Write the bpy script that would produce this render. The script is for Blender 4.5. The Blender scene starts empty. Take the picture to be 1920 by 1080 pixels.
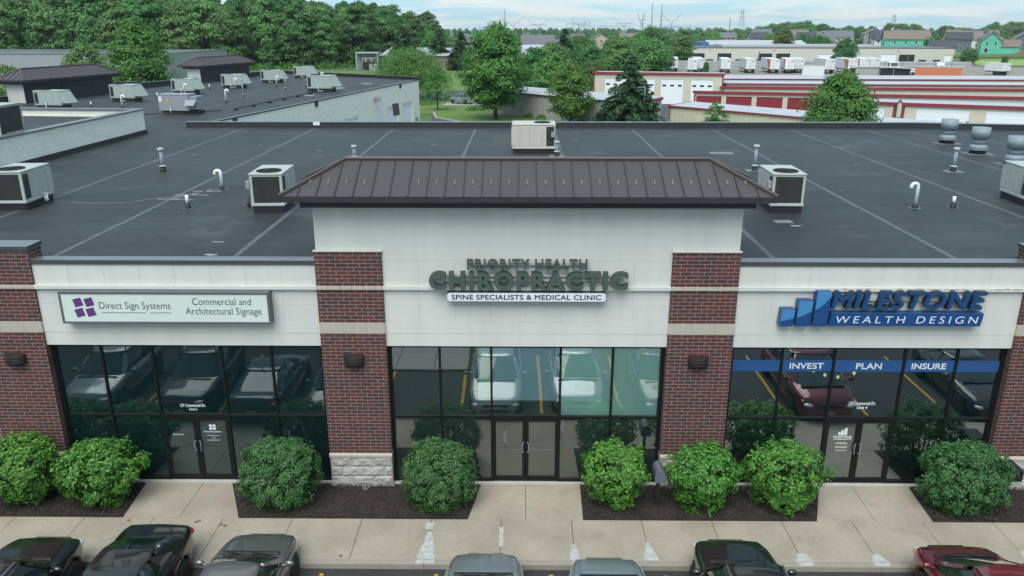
import bpy, bmesh, math, random
import numpy as np
from mathutils import Vector, Matrix
PI = math.pi
R = math.radians
scene = bpy.context.scene
COL = scene.collection

# ------------------------------------------------------------------ camera
cam_d = bpy.data.cameras.new('camera')
cam = bpy.data.objects.new('camera', cam_d)
COL.objects.link(cam)
cam.location = (0, -19.44, 12.25)
cam.rotation_euler = (R(90 - 18.197), 0, R(0.588))
cam_d.sensor_width = 36
cam_d.lens = 27.855
cam_d.clip_start = 0.1
cam_d.clip_end = 12000
scene.camera = cam

# ------------------------------------------------------------------ world: Nishita sky with thin cloud cover
SUN_EL, SUN_ROT = R(56), R(-165)         # veiled sun high behind the camera
world = bpy.data.worlds.new('World')
scene.world = world
world.use_nodes = True
wn, wl = world.node_tree.nodes, world.node_tree.links
wn.clear()
w_out = wn.new('ShaderNodeOutputWorld')
w_bg = wn.new('ShaderNodeBackground')
w_bg.inputs['Strength'].default_value = 0.10
sky = wn.new('ShaderNodeTexSky')
sky.sky_type = 'NISHITA'
sky.sun_disc = False
sky.sun_elevation = SUN_EL
sky.sun_rotation = SUN_ROT
sky.air_density = 1.0
sky.dust_density = 0.6
sky.ozone_density = 1.6
w_tc = wn.new('ShaderNodeTexCoord')
w_sep = wn.new('ShaderNodeSeparateXYZ')                   # clouds lie on a flat layer: direction / height
w_abs = wn.new('ShaderNodeMath'); w_abs.operation = 'ABSOLUTE'
w_add = wn.new('ShaderNodeMath'); w_add.operation = 'ADD'; w_add.inputs[1].default_value = 0.06
w_dx = wn.new('ShaderNodeMath'); w_dx.operation = 'DIVIDE'
w_dy = wn.new('ShaderNodeMath'); w_dy.operation = 'DIVIDE'
w_map = wn.new('ShaderNodeCombineXYZ')
wl.new(w_tc.outputs['Generated'], w_sep.inputs[0])
wl.new(w_sep.outputs['Z'], w_abs.inputs[0]); wl.new(w_abs.outputs[0], w_add.inputs[0])
wl.new(w_sep.outputs['X'], w_dx.inputs[0]); wl.new(w_add.outputs[0], w_dx.inputs[1])
wl.new(w_sep.outputs['Y'], w_dy.inputs[0]); wl.new(w_add.outputs[0], w_dy.inputs[1])
wl.new(w_dx.outputs[0], w_map.inputs['X']); wl.new(w_dy.outputs[0], w_map.inputs['Y'])
w_n = wn.new('ShaderNodeTexNoise')
w_n.inputs['Scale'].default_value = 0.62
w_n.inputs['Detail'].default_value = 9
w_n.inputs['Distortion'].default_value = 0.6
w_n.inputs['Roughness'].default_value = 0.56
w_r = wn.new('ShaderNodeValToRGB')
w_r.color_ramp.elements[0].position = 0.40
w_r.color_ramp.elements[0].color = (0.235, 0.455, 0.575, 1)      # thin veil
w_r.color_ramp.elements[1].position = 0.60
w_r.color_ramp.elements[1].color = (0.50, 0.545, 0.575, 1)       # cloud
w_mix = wn.new('ShaderNodeMixRGB')
w_mix.inputs['Fac'].default_value = 0.78
w_gain = wn.new('ShaderNodeVectorMath'); w_gain.operation = 'SCALE'; w_gain.inputs['Scale'].default_value = 10.0
wl.new(w_map.outputs['Vector'], w_n.inputs['Vector'])
wl.new(w_n.outputs['Fac'], w_r.inputs['Fac'])
wl.new(w_r.outputs['Color'], w_gain.inputs[0])
wl.new(w_gain.outputs['Vector'], w_mix.inputs['Color2'])
wl.new(sky.outputs['Color'], w_mix.inputs['Color1'])
wl.new(w_mix.outputs['Color'], w_bg.inputs['Color'])
wl.new(w_bg.outputs['Background'], w_out.inputs['Surface'])

# ------------------------------------------------------------------ sun behind thin cloud
sun_d = bpy.data.lights.new('sun', 'SUN')
sun_d.energy = 2.0
sun_d.angle = R(45)
sun_d.color = (1.0, 0.97, 0.92)
sun = bpy.data.objects.new('sun', sun_d)
COL.objects.link(sun)
_sd = Vector((math.sin(SUN_ROT) * math.cos(SUN_EL), math.cos(SUN_ROT) * math.cos(SUN_EL), math.sin(SUN_EL)))
sun.rotation_euler = _sd.to_track_quat('Z', 'Y').to_euler()

vs = scene.view_settings
scene.display_settings.display_device = 'sRGB'
vs.view_transform = 'Standard'
vs.look = 'None'
vs.exposure = 0.74
vs.gamma = 1.0
vs.use_curve_mapping = False
scene.cycles.max_bounces = 8
scene.cycles.transparent_max_bounces = 8
scene.cycles.sample_clamp_indirect = 6

# ------------------------------------------------------------------ materials
MATS = {}
def nmat(name):
    m = bpy.data.materials.new(name)
    m.use_nodes = True
    nt = m.node_tree
    b = nt.nodes['Principled BSDF']
    return m, nt, nt.nodes, nt.links, b

def mat(name, col, rough=0.6, metal=0.0, var=0.12, scale=3.0, bump=0.0, bscale=40.0, spec=0.5, var2=0.0, scale2=0.4, coat=0.0, stretch=(1, 1, 1), orand=0.0):
    """plain surface: base colour broken up by two noises, with a fine bump"""
    if name in MATS: return MATS[name]
    m, nt, N, L, b = nmat(name)
    tc = N.new('ShaderNodeTexCoord')
    mp = N.new('ShaderNodeMapping'); mp.inputs['Scale'].default_value = stretch
    L.new(tc.outputs['Object'], mp.inputs['Vector'])
    n = N.new('ShaderNodeTexNoise'); n.inputs['Scale'].default_value = scale; n.inputs['Detail'].default_value = 6; n.inputs['Roughness'].default_value = 0.65
    L.new(mp.outputs['Vector'], n.inputs['Vector'])
    r = N.new('ShaderNodeMapRange'); r.inputs['From Min'].default_value = 0.3; r.inputs['From Max'].default_value = 0.7
    r.inputs['To Min'].default_value = 1 - var; r.inputs['To Max'].default_value = 1 + var
    L.new(n.outputs['Fac'], r.inputs['Value'])
    last = r.outputs['Result']
    if var2:
        n2 = N.new('ShaderNodeTexNoise'); n2.inputs['Scale'].default_value = scale2; n2.inputs['Detail'].default_value = 3
        L.new(mp.outputs['Vector'], n2.inputs['Vector'])
        r2 = N.new('ShaderNodeMapRange'); r2.inputs['From Min'].default_value = 0.35; r2.inputs['From Max'].default_value = 0.65
        r2.inputs['To Min'].default_value = 1 - var2; r2.inputs['To Max'].default_value = 1 + var2
        L.new(n2.outputs['Fac'], r2.inputs['Value'])
        mu = N.new('ShaderNodeMath'); mu.operation = 'MULTIPLY'
        L.new(last, mu.inputs[0]); L.new(r2.outputs['Result'], mu.inputs[1]); last = mu.outputs[0]
    if orand:
        oi = N.new('ShaderNodeObjectInfo')
        r3 = N.new('ShaderNodeMapRange'); r3.inputs['To Min'].default_value = 1 - orand; r3.inputs['To Max'].default_value = 1 + orand
        L.new(oi.outputs['Random'], r3.inputs['Value'])
        mu = N.new('ShaderNodeMath'); mu.operation = 'MULTIPLY'
        L.new(last, mu.inputs[0]); L.new(r3.outputs['Result'], mu.inputs[1]); last = mu.outputs[0]
    vm = N.new('ShaderNodeVectorMath'); vm.operation = 'SCALE'
    vm.inputs[0].default_value = col[:3]
    L.new(last, vm.inputs['Scale'])
    L.new(vm.outputs['Vector'], b.inputs['Base Color'])
    b.inputs['Roughness'].default_value = rough
    b.inputs['Metallic'].default_value = metal
    b.inputs['Specular IOR Level'].default_value = spec
    if coat:
        b.inputs['Coat Weight'].default_value = coat
        b.inputs['Coat Roughness'].default_value = 0.04
    if bump:
        nb = N.new('ShaderNodeTexNoise'); nb.inputs['Scale'].default_value = bscale; nb.inputs['Detail'].default_value = 4
        L.new(tc.outputs['Object'], nb.inputs['Vector'])
        bp = N.new('ShaderNodeBump'); bp.inputs['Strength'].default_value = bump; bp.inputs['Distance'].default_value = 0.02
        L.new(nb.outputs['Fac'], bp.inputs['Height']); L.new(bp.outputs['Normal'], b.inputs['Normal'])
    MATS[name] = m
    return m

def brick_like(name, c1, c2, mortar, bw, rh, ms, rough, bump=0.5, zoff=0.0, horizontal=False, var=0.25, msmooth=0.1, bias=0.0):
    m, nt, N, L, b = nmat(name)
    tc = N.new('ShaderNodeTexCoord')
    sp = N.new('ShaderNodeSeparateXYZ'); L.new(tc.outputs['Object'], sp.inputs[0])
    cb = N.new('ShaderNodeCombineXYZ')
    if horizontal:
        L.new(sp.outputs['X'], cb.inputs['X']); L.new(sp.outputs['Y'], cb.inputs['Y'])
    else:
        ad = N.new('ShaderNodeMath'); ad.operation = 'ADD'
        L.new(sp.outputs['X'], ad.inputs[0]); L.new(sp.outputs['Y'], ad.inputs[1])
        az = N.new('ShaderNodeMath'); az.operation = 'ADD'; az.inputs[1].default_value = zoff
        L.new(sp.outputs['Z'], az.inputs[0])
        L.new(ad.outputs[0], cb.inputs['X']); L.new(az.outputs[0], cb.inputs['Y'])
    t = N.new('ShaderNodeTexBrick')
    t.inputs['Scale'].default_value = 1.0
    t.inputs['Brick Width'].default_value = bw; t.inputs['Row Height'].default_value = rh
    t.inputs['Mortar Size'].default_value = ms; t.inputs['Mortar Smooth'].default_value = msmooth
    t.inputs['Bias'].default_value = bias
    t.inputs['Color1'].default_value = (*c1, 1); t.inputs['Color2'].default_value = (*c2, 1); t.inputs['Mortar'].default_value = (*mortar, 1)
    L.new(cb.outputs[0], t.inputs['Vector'])
    n = N.new('ShaderNodeTexNoise'); n.inputs['Scale'].default_value = 3.0; n.inputs['Detail'].default_value = 8; n.inputs['Roughness'].default_value = 0.7
    L.new(tc.outputs['Object'], n.inputs['Vector'])
    r = N.new('ShaderNodeMapRange'); r.inputs['From Min'].default_value = 0.3; r.inputs['From Max'].default_value = 0.7
    r.inputs['To Min'].default_value = 1 - var; r.inputs['To Max'].default_value = 1 + var
    L.new(n.outputs['Fac'], r.inputs['Value'])
    vm = N.new('ShaderNodeVectorMath'); vm.operation = 'SCALE'
    L.new(t.outputs['Color'], vm.inputs[0]); L.new(r.outputs['Result'], vm.inputs['Scale'])
    L.new(vm.outputs['Vector'], b.inputs['Base Color'])
    b.inputs['Roughness'].default_value = rough
    if bump:
        bp = N.new('ShaderNodeBump'); bp.inputs['Strength'].default_value = bump; bp.inputs['Distance'].default_value = 0.008; bp.invert = True
        ad2 = N.new('ShaderNodeMath'); ad2.operation = 'MULTIPLY_ADD'; ad2.inputs[1].default_value = 0.35
        nb = N.new('ShaderNodeTexNoise'); nb.inputs['Scale'].default_value = 60
        L.new(tc.outputs['Object'], nb.inputs['Vector'])
        L.new(nb.outputs['Fac'], ad2.inputs[0]); L.new(t.outputs['Fac'], ad2.inputs[2])
        L.new(ad2.outputs[0], bp.inputs['Height']); L.new(bp.outputs['Normal'], b.inputs['Normal'])
    MATS[name] = m
    return m

def ribbed(name, col, pitch, axis='X', depth=0.4, rough=0.45, var=0.05, metal=0.0):
    """sheet metal with ribs (bump from a wave along one object axis)"""
    m, nt, N, L, b = nmat(name)
    tc = N.new('ShaderNodeTexCoord')
    w = N.new('ShaderNodeTexWave'); w.wave_type = 'BANDS'; w.bands_direction = axis; w.wave_profile = 'SAW'
    w.inputs['Scale'].default_value = 1.0 / pitch / 3.1831 * 1.0
    L.new(tc.outputs['Object'], w.inputs['Vector'])
    cr = N.new('ShaderNodeValToRGB')
    e = cr.color_ramp.elements
    e[0].position = 0.0; e[0].color = (0, 0, 0, 1); e[1].position = 0.85; e[1].color = (0, 0, 0, 1)
    x = e.new(0.90); x.color = (1, 1, 1, 1); x = e.new(0.96); x.color = (1, 1, 1, 1); x = e.new(1.0); x.color = (0, 0, 0, 1)
    L.new(w.outputs['Fac'], cr.inputs['Fac'])
    bp = N.new('ShaderNodeBump'); bp.inputs['Strength'].default_value = depth; bp.inputs['Distance'].default_value = 0.03
    L.new(cr.outputs['Color'], bp.inputs['Height']); L.new(bp.outputs['Normal'], b.inputs['Normal'])
    n = N.new('ShaderNodeTexNoise'); n.inputs['Scale'].default_value = 0.8; n.inputs['Detail'].default_value = 5
    L.new(tc.outputs['Object'], n.inputs['Vector'])
    r = N.new('ShaderNodeMapRange'); r.inputs['From Min'].default_value = 0.3; r.inputs['From Max'].default_value = 0.7
    r.inputs['To Min'].default_value = 1 - var; r.inputs['To Max'].default_value = 1 + var
    L.new(n.outputs['Fac'], r.inputs['Value'])
    vm = N.new('ShaderNodeVectorMath'); vm.operation = 'SCALE'; vm.inputs[0].default_value = col
    L.new(r.outputs['Result'], vm.inputs['Scale']); L.new(vm.outputs['Vector'], b.inputs['Base Color'])
    b.inputs['Roughness'].default_value = rough; b.inputs['Metallic'].default_value = metal
    MATS[name] = m
    return m

def glass_mat(name, refl, tint, wob=0.02, rough=0.0, rcol=(0.86, 0.97, 0.98), body=None):
    """tinted reflective shop glass: part mirror, part dark see-through"""
    m, nt, N, L, b = nmat(name)
    N.remove(b)
    out = [n for n in N if n.type == 'OUTPUT_MATERIAL'][0]
    tr = N.new('ShaderNodeBsdfTransparent'); tr.inputs['Color'].default_value = (*tint, 1)
    gl = N.new('ShaderNodeBsdfGlossy'); gl.inputs['Color'].default_value = (*rcol, 1); gl.inputs['Roughness'].default_value = rough
    mx = N.new('ShaderNodeMixShader')
    fr = N.new('ShaderNodeFresnel'); fr.inputs['IOR'].default_value = 1.5
    mr = N.new('ShaderNodeMapRange'); mr.inputs['From Min'].default_value = 0.04; mr.inputs['From Max'].default_value = 1
    mr.inputs['To Min'].default_value = refl; mr.inputs['To Max'].default_value = 1
    L.new(fr.outputs[0], mr.inputs['Value']); L.new(mr.outputs['Result'], mx.inputs['Fac'])
    tc = N.new('ShaderNodeTexCoord')
    nb = N.new('ShaderNodeTexNoise'); nb.inputs['Scale'].default_value = 0.9; nb.inputs['Detail'].default_value = 1
    L.new(tc.outputs['Object'], nb.inputs['Vector'])
    bp = N.new('ShaderNodeBump'); bp.inputs['Strength'].default_value = wob; bp.inputs['Distance'].default_value = 0.1
    L.new(nb.outputs['Fac'], bp.inputs['Height']); L.new(bp.outputs['Normal'], gl.inputs['Normal'])
    if body:                                                # the body colour of the tinted pane itself
        df = N.new('ShaderNodeBsdfDiffuse'); df.inputs['Color'].default_value = (*body, 1); ad = N.new('ShaderNodeAddShader')
        L.new(tr.outputs[0], ad.inputs[0]); L.new(df.outputs[0], ad.inputs[1]); L.new(ad.outputs[0], mx.inputs[1])
    else: L.new(tr.outputs[0], mx.inputs[1])
    L.new(gl.outputs[0], mx.inputs[2]); L.new(mx.outputs[0], out.inputs['Surface'])
    MATS[name] = m
    return m

def leaf_mat(name, c_dark, c_light, c_tip, rough=0.55, orand=0.25, nscale=0.6, trans=0.25):
    """foliage: hue varies leaf by leaf, clump by clump and plant by plant"""
    m, nt, N, L, b = nmat(name)
    out = [n for n in N if n.type == 'OUTPUT_MATERIAL'][0]
    g = N.new('ShaderNodeNewGeometry'); tc = N.new('ShaderNodeTexCoord'); oi = N.new('ShaderNodeObjectInfo')
    n = N.new('ShaderNodeTexNoise'); n.inputs['Scale'].default_value = nscale; n.inputs['Detail'].default_value = 3
    L.new(tc.outputs['Object'], n.inputs['Vector'])
    a = N.new('ShaderNodeMath'); a.operation = 'MULTIPLY_ADD'; a.inputs[1].default_value = 0.45
    L.new(g.outputs['Random Per Island'], a.inputs[0])
    r = N.new('ShaderNodeMapRange'); r.inputs['From Min'].default_value = 0.3; r.inputs['From Max'].default_value = 0.7; r.inputs['To Min'].default_value = 0.0; r.inputs['To Max'].default_value = 0.55
    L.new(n.outputs['Fac'], r.inputs['Value']); L.new(r.outputs['Result'], a.inputs[2])
    cr = N.new('ShaderNodeValToRGB'); e = cr.color_ramp.elements
    e[0].position = 0.05; e[0].color = (*c_dark, 1); e[1].position = 0.95; e[1].color = (*c_tip, 1)
    x = e.new(0.55); x.color = (*c_light, 1)
    L.new(a.outputs[0], cr.inputs['Fac'])
    hs = N.new('ShaderNodeHueSaturation')
    h = N.new('ShaderNodeMapRange'); h.inputs['To Min'].default_value = 0.5 - 0.035 * orand / 0.25; h.inputs['To Max'].default_value = 0.5 + 0.03 * orand / 0.25
    L.new(oi.outputs['Random'], h.inputs['Value']); L.new(h.outputs['Result'], hs.inputs['Hue'])
    mu = N.new('ShaderNodeMath'); mu.operation = 'MULTIPLY'; mu.inputs[1].default_value = 7.31
    fr = N.new('ShaderNodeMath'); fr.operation = 'FRACT'
    L.new(oi.outputs['Random'], mu.inputs[0]); L.new(mu.outputs[0], fr.inputs[0])
    v = N.new('ShaderNodeMapRange'); v.inputs['To Min'].default_value = 1 - orand; v.inputs['To Max'].default_value = 1 + orand
    L.new(fr.outputs[0], v.inputs['Value']); L.new(v.outputs['Result'], hs.inputs['Value'])
    L.new(cr.outputs['Color'], hs.inputs['Color'])
    L.new(hs.outputs['Color'], b.inputs['Base Color'])
    b.inputs['Roughness'].default_value = rough; b.inputs['Specular IOR Level'].default_value = 0.35
    tl = N.new('ShaderNodeBsdfTranslucent'); L.new(hs.outputs['Color'], tl.inputs['Color'])
    mx = N.new('ShaderNodeMixShader'); mx.inputs['Fac'].default_value = trans
    L.new(b.outputs[0], mx.inputs[1]); L.new(tl.outputs[0], mx.inputs[2]); L.new(mx.outputs[0], out.inputs['Surface'])
    MATS[name] = m
    return m

M = {}
def setm(k, m): M[k] = m; return m
setm('eifs', mat('stucco_white', (0.592, 0.595, 0.553), 0.85, var=0.028, scale=1.1, bump=0.3, bscale=160, var2=0.03, scale2=0.3, stretch=(4, 4, .45)))
setm('eifs_back', mat('stucco_joint', (0.43, 0.445, 0.42), 0.9, var=0.05))
setm('brick', brick_like('brick_face', (0.110, 0.031, 0.028), (0.054, 0.031, 0.031), (0.30, 0.232, 0.21), 0.305, 0.1016, 0.0066, 0.8, bump=0.6, zoff=-1.02 + 5 * 0.1016, var=0.22))
setm('stone_band', mat('cast_stone', (0.42, 0.385, 0.325), 0.85, var=0.06, scale=6, bump=0.2, bscale=90))
setm('stone', mat('split_stone', (0.41, 0.395, 0.365), 0.9, var=0.10, scale=5, bump=0.6, bscale=30))
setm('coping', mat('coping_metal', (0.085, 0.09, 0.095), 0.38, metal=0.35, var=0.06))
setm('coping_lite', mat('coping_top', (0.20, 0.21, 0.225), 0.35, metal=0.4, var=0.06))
setm('frame', mat('black_aluminium', (0.009, 0.011, 0.011), 0.45, var=0.1, spec=0.2))
setm('sill', mat('sill_concrete', (0.42, 0.41, 0.38), 0.8))
setm('glass_left', glass_mat('smoked_glass', 0.145, (0.12, 0.24, 0.24), wob=0.02, rcol=(0.82, 0.97, 1.0), body=(0.004, 0.014, 0.016)))
setm('glass_dark', glass_mat('reflective_glass', 0.33, (0.12, 0.24, 0.24), wob=0.014, rcol=(0.86, 0.98, 1.0), body=(0.004, 0.009, 0.010)))
setm('glass_mid', glass_mat('lighter_glass', 0.23, (0.80, 0.92, 0.88), wob=0.014, rcol=(0.95, 0.98, 0.96), body=(0.010, 0.022, 0.020)))
setm('room', mat('room_dark', (0.045, 0.055, 0.053), 0.9))
setm('blind_g', mat('roller_blind_pale', (0.66, 0.80, 0.73), 0.9, var=0.03))
setm('blind_b', mat('roller_blind_blue', (0.47, 0.58, 0.66), 0.9, var=0.03))
setm('lamp', mat('bronze_lamp', (0.045, 0.035, 0.032), 0.45, metal=0.3))
setm('roofmetal', mat('brown_standing_seam', (0.085, 0.070, 0.070), 0.42, metal=0.25, var=0.05, scale=1.5))
setm('roof_seam', mat('brown_seam_shade', (0.045, 0.038, 0.038), 0.45, metal=0.2))  # darker than the sheets: the ribs' shadow lines are put into the colour
setm('roofmetal_dk', mat('dark_fascia', (0.036, 0.036, 0.038), 0.45, metal=0.2))
setm('guard', mat('snow_guard', (0.26, 0.24, 0.18), 0.4))
def roof_mat():
    m = brick_like('roof_membrane', (0.031, 0.034, 0.037), (0.024, 0.0265, 0.0295), (0.013, 0.014, 0.016), 3.1, 0.95, 0.014, 0.62, bump=0.25, horizontal=True, var=0.22, msmooth=0.3)
    N, L = m.node_tree.nodes, m.node_tree.links; b = N['Principled BSDF']
    tc = N.new('ShaderNodeTexCoord'); prev = b.inputs['Base Color'].links[0].from_socket
    def layer(stretch, scale, lo, hi, f0, f1, detail=5):
        nonlocal prev
        mp = N.new('ShaderNodeMapping'); mp.inputs['Scale'].default_value = stretch; L.new(tc.outputs['Object'], mp.inputs['Vector'])
        n = N.new('ShaderNodeTexNoise'); n.inputs['Scale'].default_value = scale; n.inputs['Detail'].default_value = detail; n.inputs['Roughness'].default_value = 0.6
        L.new(mp.outputs['Vector'], n.inputs['Vector'])
        r = N.new('ShaderNodeMapRange'); r.inputs['From Min'].default_value = f0; r.inputs['From Max'].default_value = f1; r.inputs['To Min'].default_value = lo; r.inputs['To Max'].default_value = hi
        L.new(n.outputs['Fac'], r.inputs['Value'])
        v = N.new('ShaderNodeVectorMath'); v.operation = 'SCALE'; L.new(prev, v.inputs[0]); L.new(r.outputs['Result'], v.inputs['Scale']); prev = v.outputs['Vector']
    layer((.35, 5, 1), 1.2, .80, 1.22, .3, .7)             # wrinkles along the sheets
    layer((1, 1, 1), .16, .76, 1.26, .35, .65)             # broad ponding marks
    layer((1, 1, 1), .55, 1.0, 1.9, .57, .74)             # dusty dried puddles
    layer((1, 1, 1), 9.0, .85, 1.15, .3, .7)
    L.new(prev, b.inputs['Base Color'])
    return m
setm('membrane', roof_mat())
setm('membrane_seam', mat('seam_tape', (0.095, 0.10, 0.105), 0.6, var=0.25, scale=4))
setm('membrane_stain', mat('chalky_stain', (0.25, 0.26, 0.27), 0.7, var=0.3, scale=4))
setm('parapet', mat('parapet_membrane', (0.024, 0.026, 0.03), 0.6, var=0.15))
setm('block', brick_like('painted_block', (0.87, 0.845, 0.745), (0.84, 0.815, 0.715), (0.78, 0.76, 0.67), 0.41, 0.205, 0.006, 0.9, bump=0.9, var=0.10))
setm('white_door', brick_like('white_door', (0.84, 0.88, 0.90), (0.82, 0.86, 0.88), (0.58, 0.62, 0.64), 30, 0.5, 0.012, 0.5, bump=0.3, var=0.03))
setm('concrete', mat('concrete_walk', (0.338, 0.298, 0.236), 0.9, var=0.07, scale=7, bump=0.25, bscale=120, var2=0.12, scale2=0.7))
def add_spots(m, scale, lo, f0, f1):
    N, L = m.node_tree.nodes, m.node_tree.links; b = N['Principled BSDF']; prev = b.inputs['Base Color'].links[0].from_socket
    tc = N.new('ShaderNodeTexCoord'); n = N.new('ShaderNodeTexNoise'); n.inputs['Scale'].default_value = scale; n.inputs['Detail'].default_value = 2; L.new(tc.outputs['Object'], n.inputs['Vector'])
    r = N.new('ShaderNodeMapRange'); r.inputs['From Min'].default_value = f0; r.inputs['From Max'].default_value = f1; r.inputs['To Max'].default_value = lo; r.inputs['To Min'].default_value = 1.0
    L.new(n.outputs['Fac'], r.inputs['Value']); v = N.new('ShaderNodeVectorMath'); v.operation = 'SCALE'; L.new(prev, v.inputs[0]); L.new(r.outputs['Result'], v.inputs['Scale']); L.new(v.outputs['Vector'], b.inputs['Base Color'])
add_spots(M['concrete'], 9.0, .72, .66, .72); add_spots(M['concrete'], 1.1, .91, .60, .70)
setm('concrete_pale', mat('concrete_pad', (0.36, 0.35, 0.33), 0.9, var=0.08, scale=7, bump=0.25, bscale=120))
setm('paint_white', mat('white_sealant', (0.42, 0.42, 0.405), 0.8, var=0.25, scale=7))
setm('rust', mat('rust_stain', (0.22, 0.10, 0.045), 0.9, var=0.3, scale=14))
setm('curb', mat('curb_concrete', (0.30, 0.272, 0.228), 0.9, var=0.10, scale=5, bump=0.3, bscale=90))
setm('asphalt', mat('asphalt', (0.042, 0.045, 0.048), 0.85, var=0.22, scale=18, bump=0.7, bscale=140, var2=0.12, scale2=0.5))
setm('asphalt_old', mat('asphalt_old', (0.062, 0.065, 0.07), 0.9, var=0.10, scale=2))
setm('yellow', mat('yellow_line', (0.55, 0.33, 0.03), 0.7, var=0.2, scale=12))
setm('mulch', mat('mulch', (0.027, 0.021, 0.017), 0.95, var=0.5, scale=22, bump=1.0, bscale=60, var2=0.25, scale2=2))
setm('mulch_chip', mat('mulch_chip', (0.062, 0.046, 0.035), 0.9, var=0.4, scale=9))
setm('grass', mat('grass_ground', (0.085, 0.135, 0.035), 0.95, var=0.22, scale=0.35, bump=0.6, bscale=3.0, var2=0.22, scale2=0.03))
setm('lawn', mat('mown_lawn', (0.105, 0.175, 0.035), 0.95, var=0.16, scale=0.6, bump=0.5, bscale=4.0, var2=0.10, scale2=0.06))
setm('field', mat('field_grass', (0.20, 0.32, 0.06), 0.95, var=0.12, scale=0.2, var2=0.10, scale2=0.03))
setm('farfield', mat('crop_field', (0.13, 0.22, 0.10), 0.95, var=0.10, scale=0.02))
setm('gravel', mat('gravel_yard', (0.24, 0.22, 0.18), 0.95, var=0.2, scale=0.7))
setm('dirt', mat('dirt', (0.16, 0.095, 0.05), 0.95, var=0.25, scale=0.6, bump=0.8, bscale=2))
setm('bark', mat('bark', (0.060, 0.045, 0.033), 0.95, var=0.35, scale=6, bump=0.8, bscale=12))
setm('leaf_bright', leaf_mat('bright_leaf', (0.042, 0.135, 0.022), (0.100, 0.275, 0.046), (0.175, 0.385, 0.075), orand=0.06, nscale=1.8, rough=0.42))
setm('leaf_fine', leaf_mat('fine_leaf', (0.03, 0.095, 0.03), (0.075, 0.19, 0.06), (0.15, 0.29, 0.1), orand=0.06, nscale=1.8, rough=0.5))
setm('leaf_maple', leaf_mat('maple_leaf', (0.04, 0.12, 0.026), (0.09, 0.235, 0.045), (0.17, 0.34, 0.07), orand=0.12, nscale=0.5))
setm('leaf_wood', leaf_mat('woodland_leaf', (0.036, 0.108, 0.036), (0.092, 0.228, 0.062), (0.16, 0.32, 0.09), orand=0.30, nscale=0.25))
setm('leaf_con', leaf_mat('needles', (0.022, 0.06, 0.028), (0.046, 0.115, 0.048), (0.09, 0.17, 0.06), orand=0.15, nscale=0.5, trans=0.1))
setm('ac_pale', mat('pale_sheet_metal', (0.405, 0.435, 0.41), 0.5, var=0.05, scale=2.5, var2=0.04, scale2=0.8))
setm('ac_beige', mat('beige_sheet_metal', (0.50, 0.475, 0.42), 0.5, var=0.04, scale=2))
setm('ac_green', mat('grey_green_metal', (0.34, 0.40, 0.365), 0.5, var=0.05, scale=2))
setm('ac_grey', mat('grey_metal', (0.27, 0.28, 0.31), 0.5, var=0.05, scale=2))
setm('coil', brick_like('coil_fins', (0.040, 0.044, 0.044), (0.055, 0.058, 0.056), (0.012, 0.013, 0.013), 0.03, 0.03, 0.006, 0.6, bump=0.6, var=0.45))
setm('black', mat('black_rubber', (0.014, 0.014, 0.015), 0.6))
setm('galv', mat('galvanised', (0.235, 0.285, 0.315), 0.6, metal=0.05, var=0.10, scale=5))
setm('pvc', mat('white_pvc', (0.72, 0.74, 0.76), 0.45, var=0.05))
setm('patch', mat('flashing_patch', (0.17, 0.175, 0.18), 0.7, var=0.2, scale=3))
setm('siding_beige', ribbed('beige_ribbed', (0.62, 0.575, 0.45), 0.32, 'X', 0.5))
setm('siding_grey', ribbed('grey_ribbed', (0.36, 0.355, 0.325), 0.32, 'X', 0.6))
setm('panel_beige', mat('beige_panel', (0.56, 0.54, 0.475), 0.6, var=0.04, scale=0.5))
setm('roof_white', ribbed('white_ribbed_roof', (0.44, 0.445, 0.47), 0.6, 'X', 0.5, rough=0.4))
setm('red_trim', mat('red_trim', (0.27, 0.030, 0.045), 0.45, var=0.06))
setm('red_door', brick_like('red_door', (0.30, 0.030, 0.045), (0.27, 0.026, 0.040), (0.10, 0.012, 0.016), 30, 0.35, 0.03, 0.45, bump=0.4, var=0.05))
setm('dark_open', mat('dark_opening', (0.012, 0.013, 0.016), 0.5))
setm('wall_grey', ribbed('grey_panel_wall', (0.30, 0.31, 0.325), 1.2, 'X', 0.5))
setm('trailer', mat('trailer_white', (0.70, 0.71, 0.72), 0.4, var=0.05, scale=0.8, orand=0.08))
setm('orange', mat('orange_paint', (0.56, 0.19, 0.10), 0.5, var=0.06))
setm('house_tan', mat('tan_siding', (0.46, 0.40, 0.32), 0.8))
setm('house_white', mat('white_siding', (0.62, 0.63, 0.62), 0.8))
setm('house_grey', mat('grey_siding', (0.26, 0.28, 0.31), 0.8))
setm('house_blue', mat('slate_siding', (0.115, 0.145, 0.18), 0.8))
setm('house_green', brick_like('green_sheathing', (0.10, 0.50, 0.34), (0.09, 0.45, 0.31), (0.22, 0.52, 0.42), 2.4, 1.2, 0.03, 0.7, bump=0, var=0.05))
setm('shingle_brown', mat('brown_shingle', (0.19, 0.155, 0.13), 0.9, var=0.12, scale=1))
setm('shingle_grey', mat('grey_shingle', (0.14, 0.145, 0.16), 0.9, var=0.12, scale=1))
setm('shingle_dark', mat('dark_shingle', (0.06, 0.063, 0.075), 0.9, var=0.12, scale=1))
setm('steel', mat('pylon_steel', (0.22, 0.25, 0.28), 0.6))
setm('wood_pole', mat('weathered_pole', (0.16, 0.12, 0.10), 0.9))
setm('lb_brick', mat('tan_brick', (0.24, 0.19, 0.155), 0.9, var=0.08, scale=4))

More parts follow.
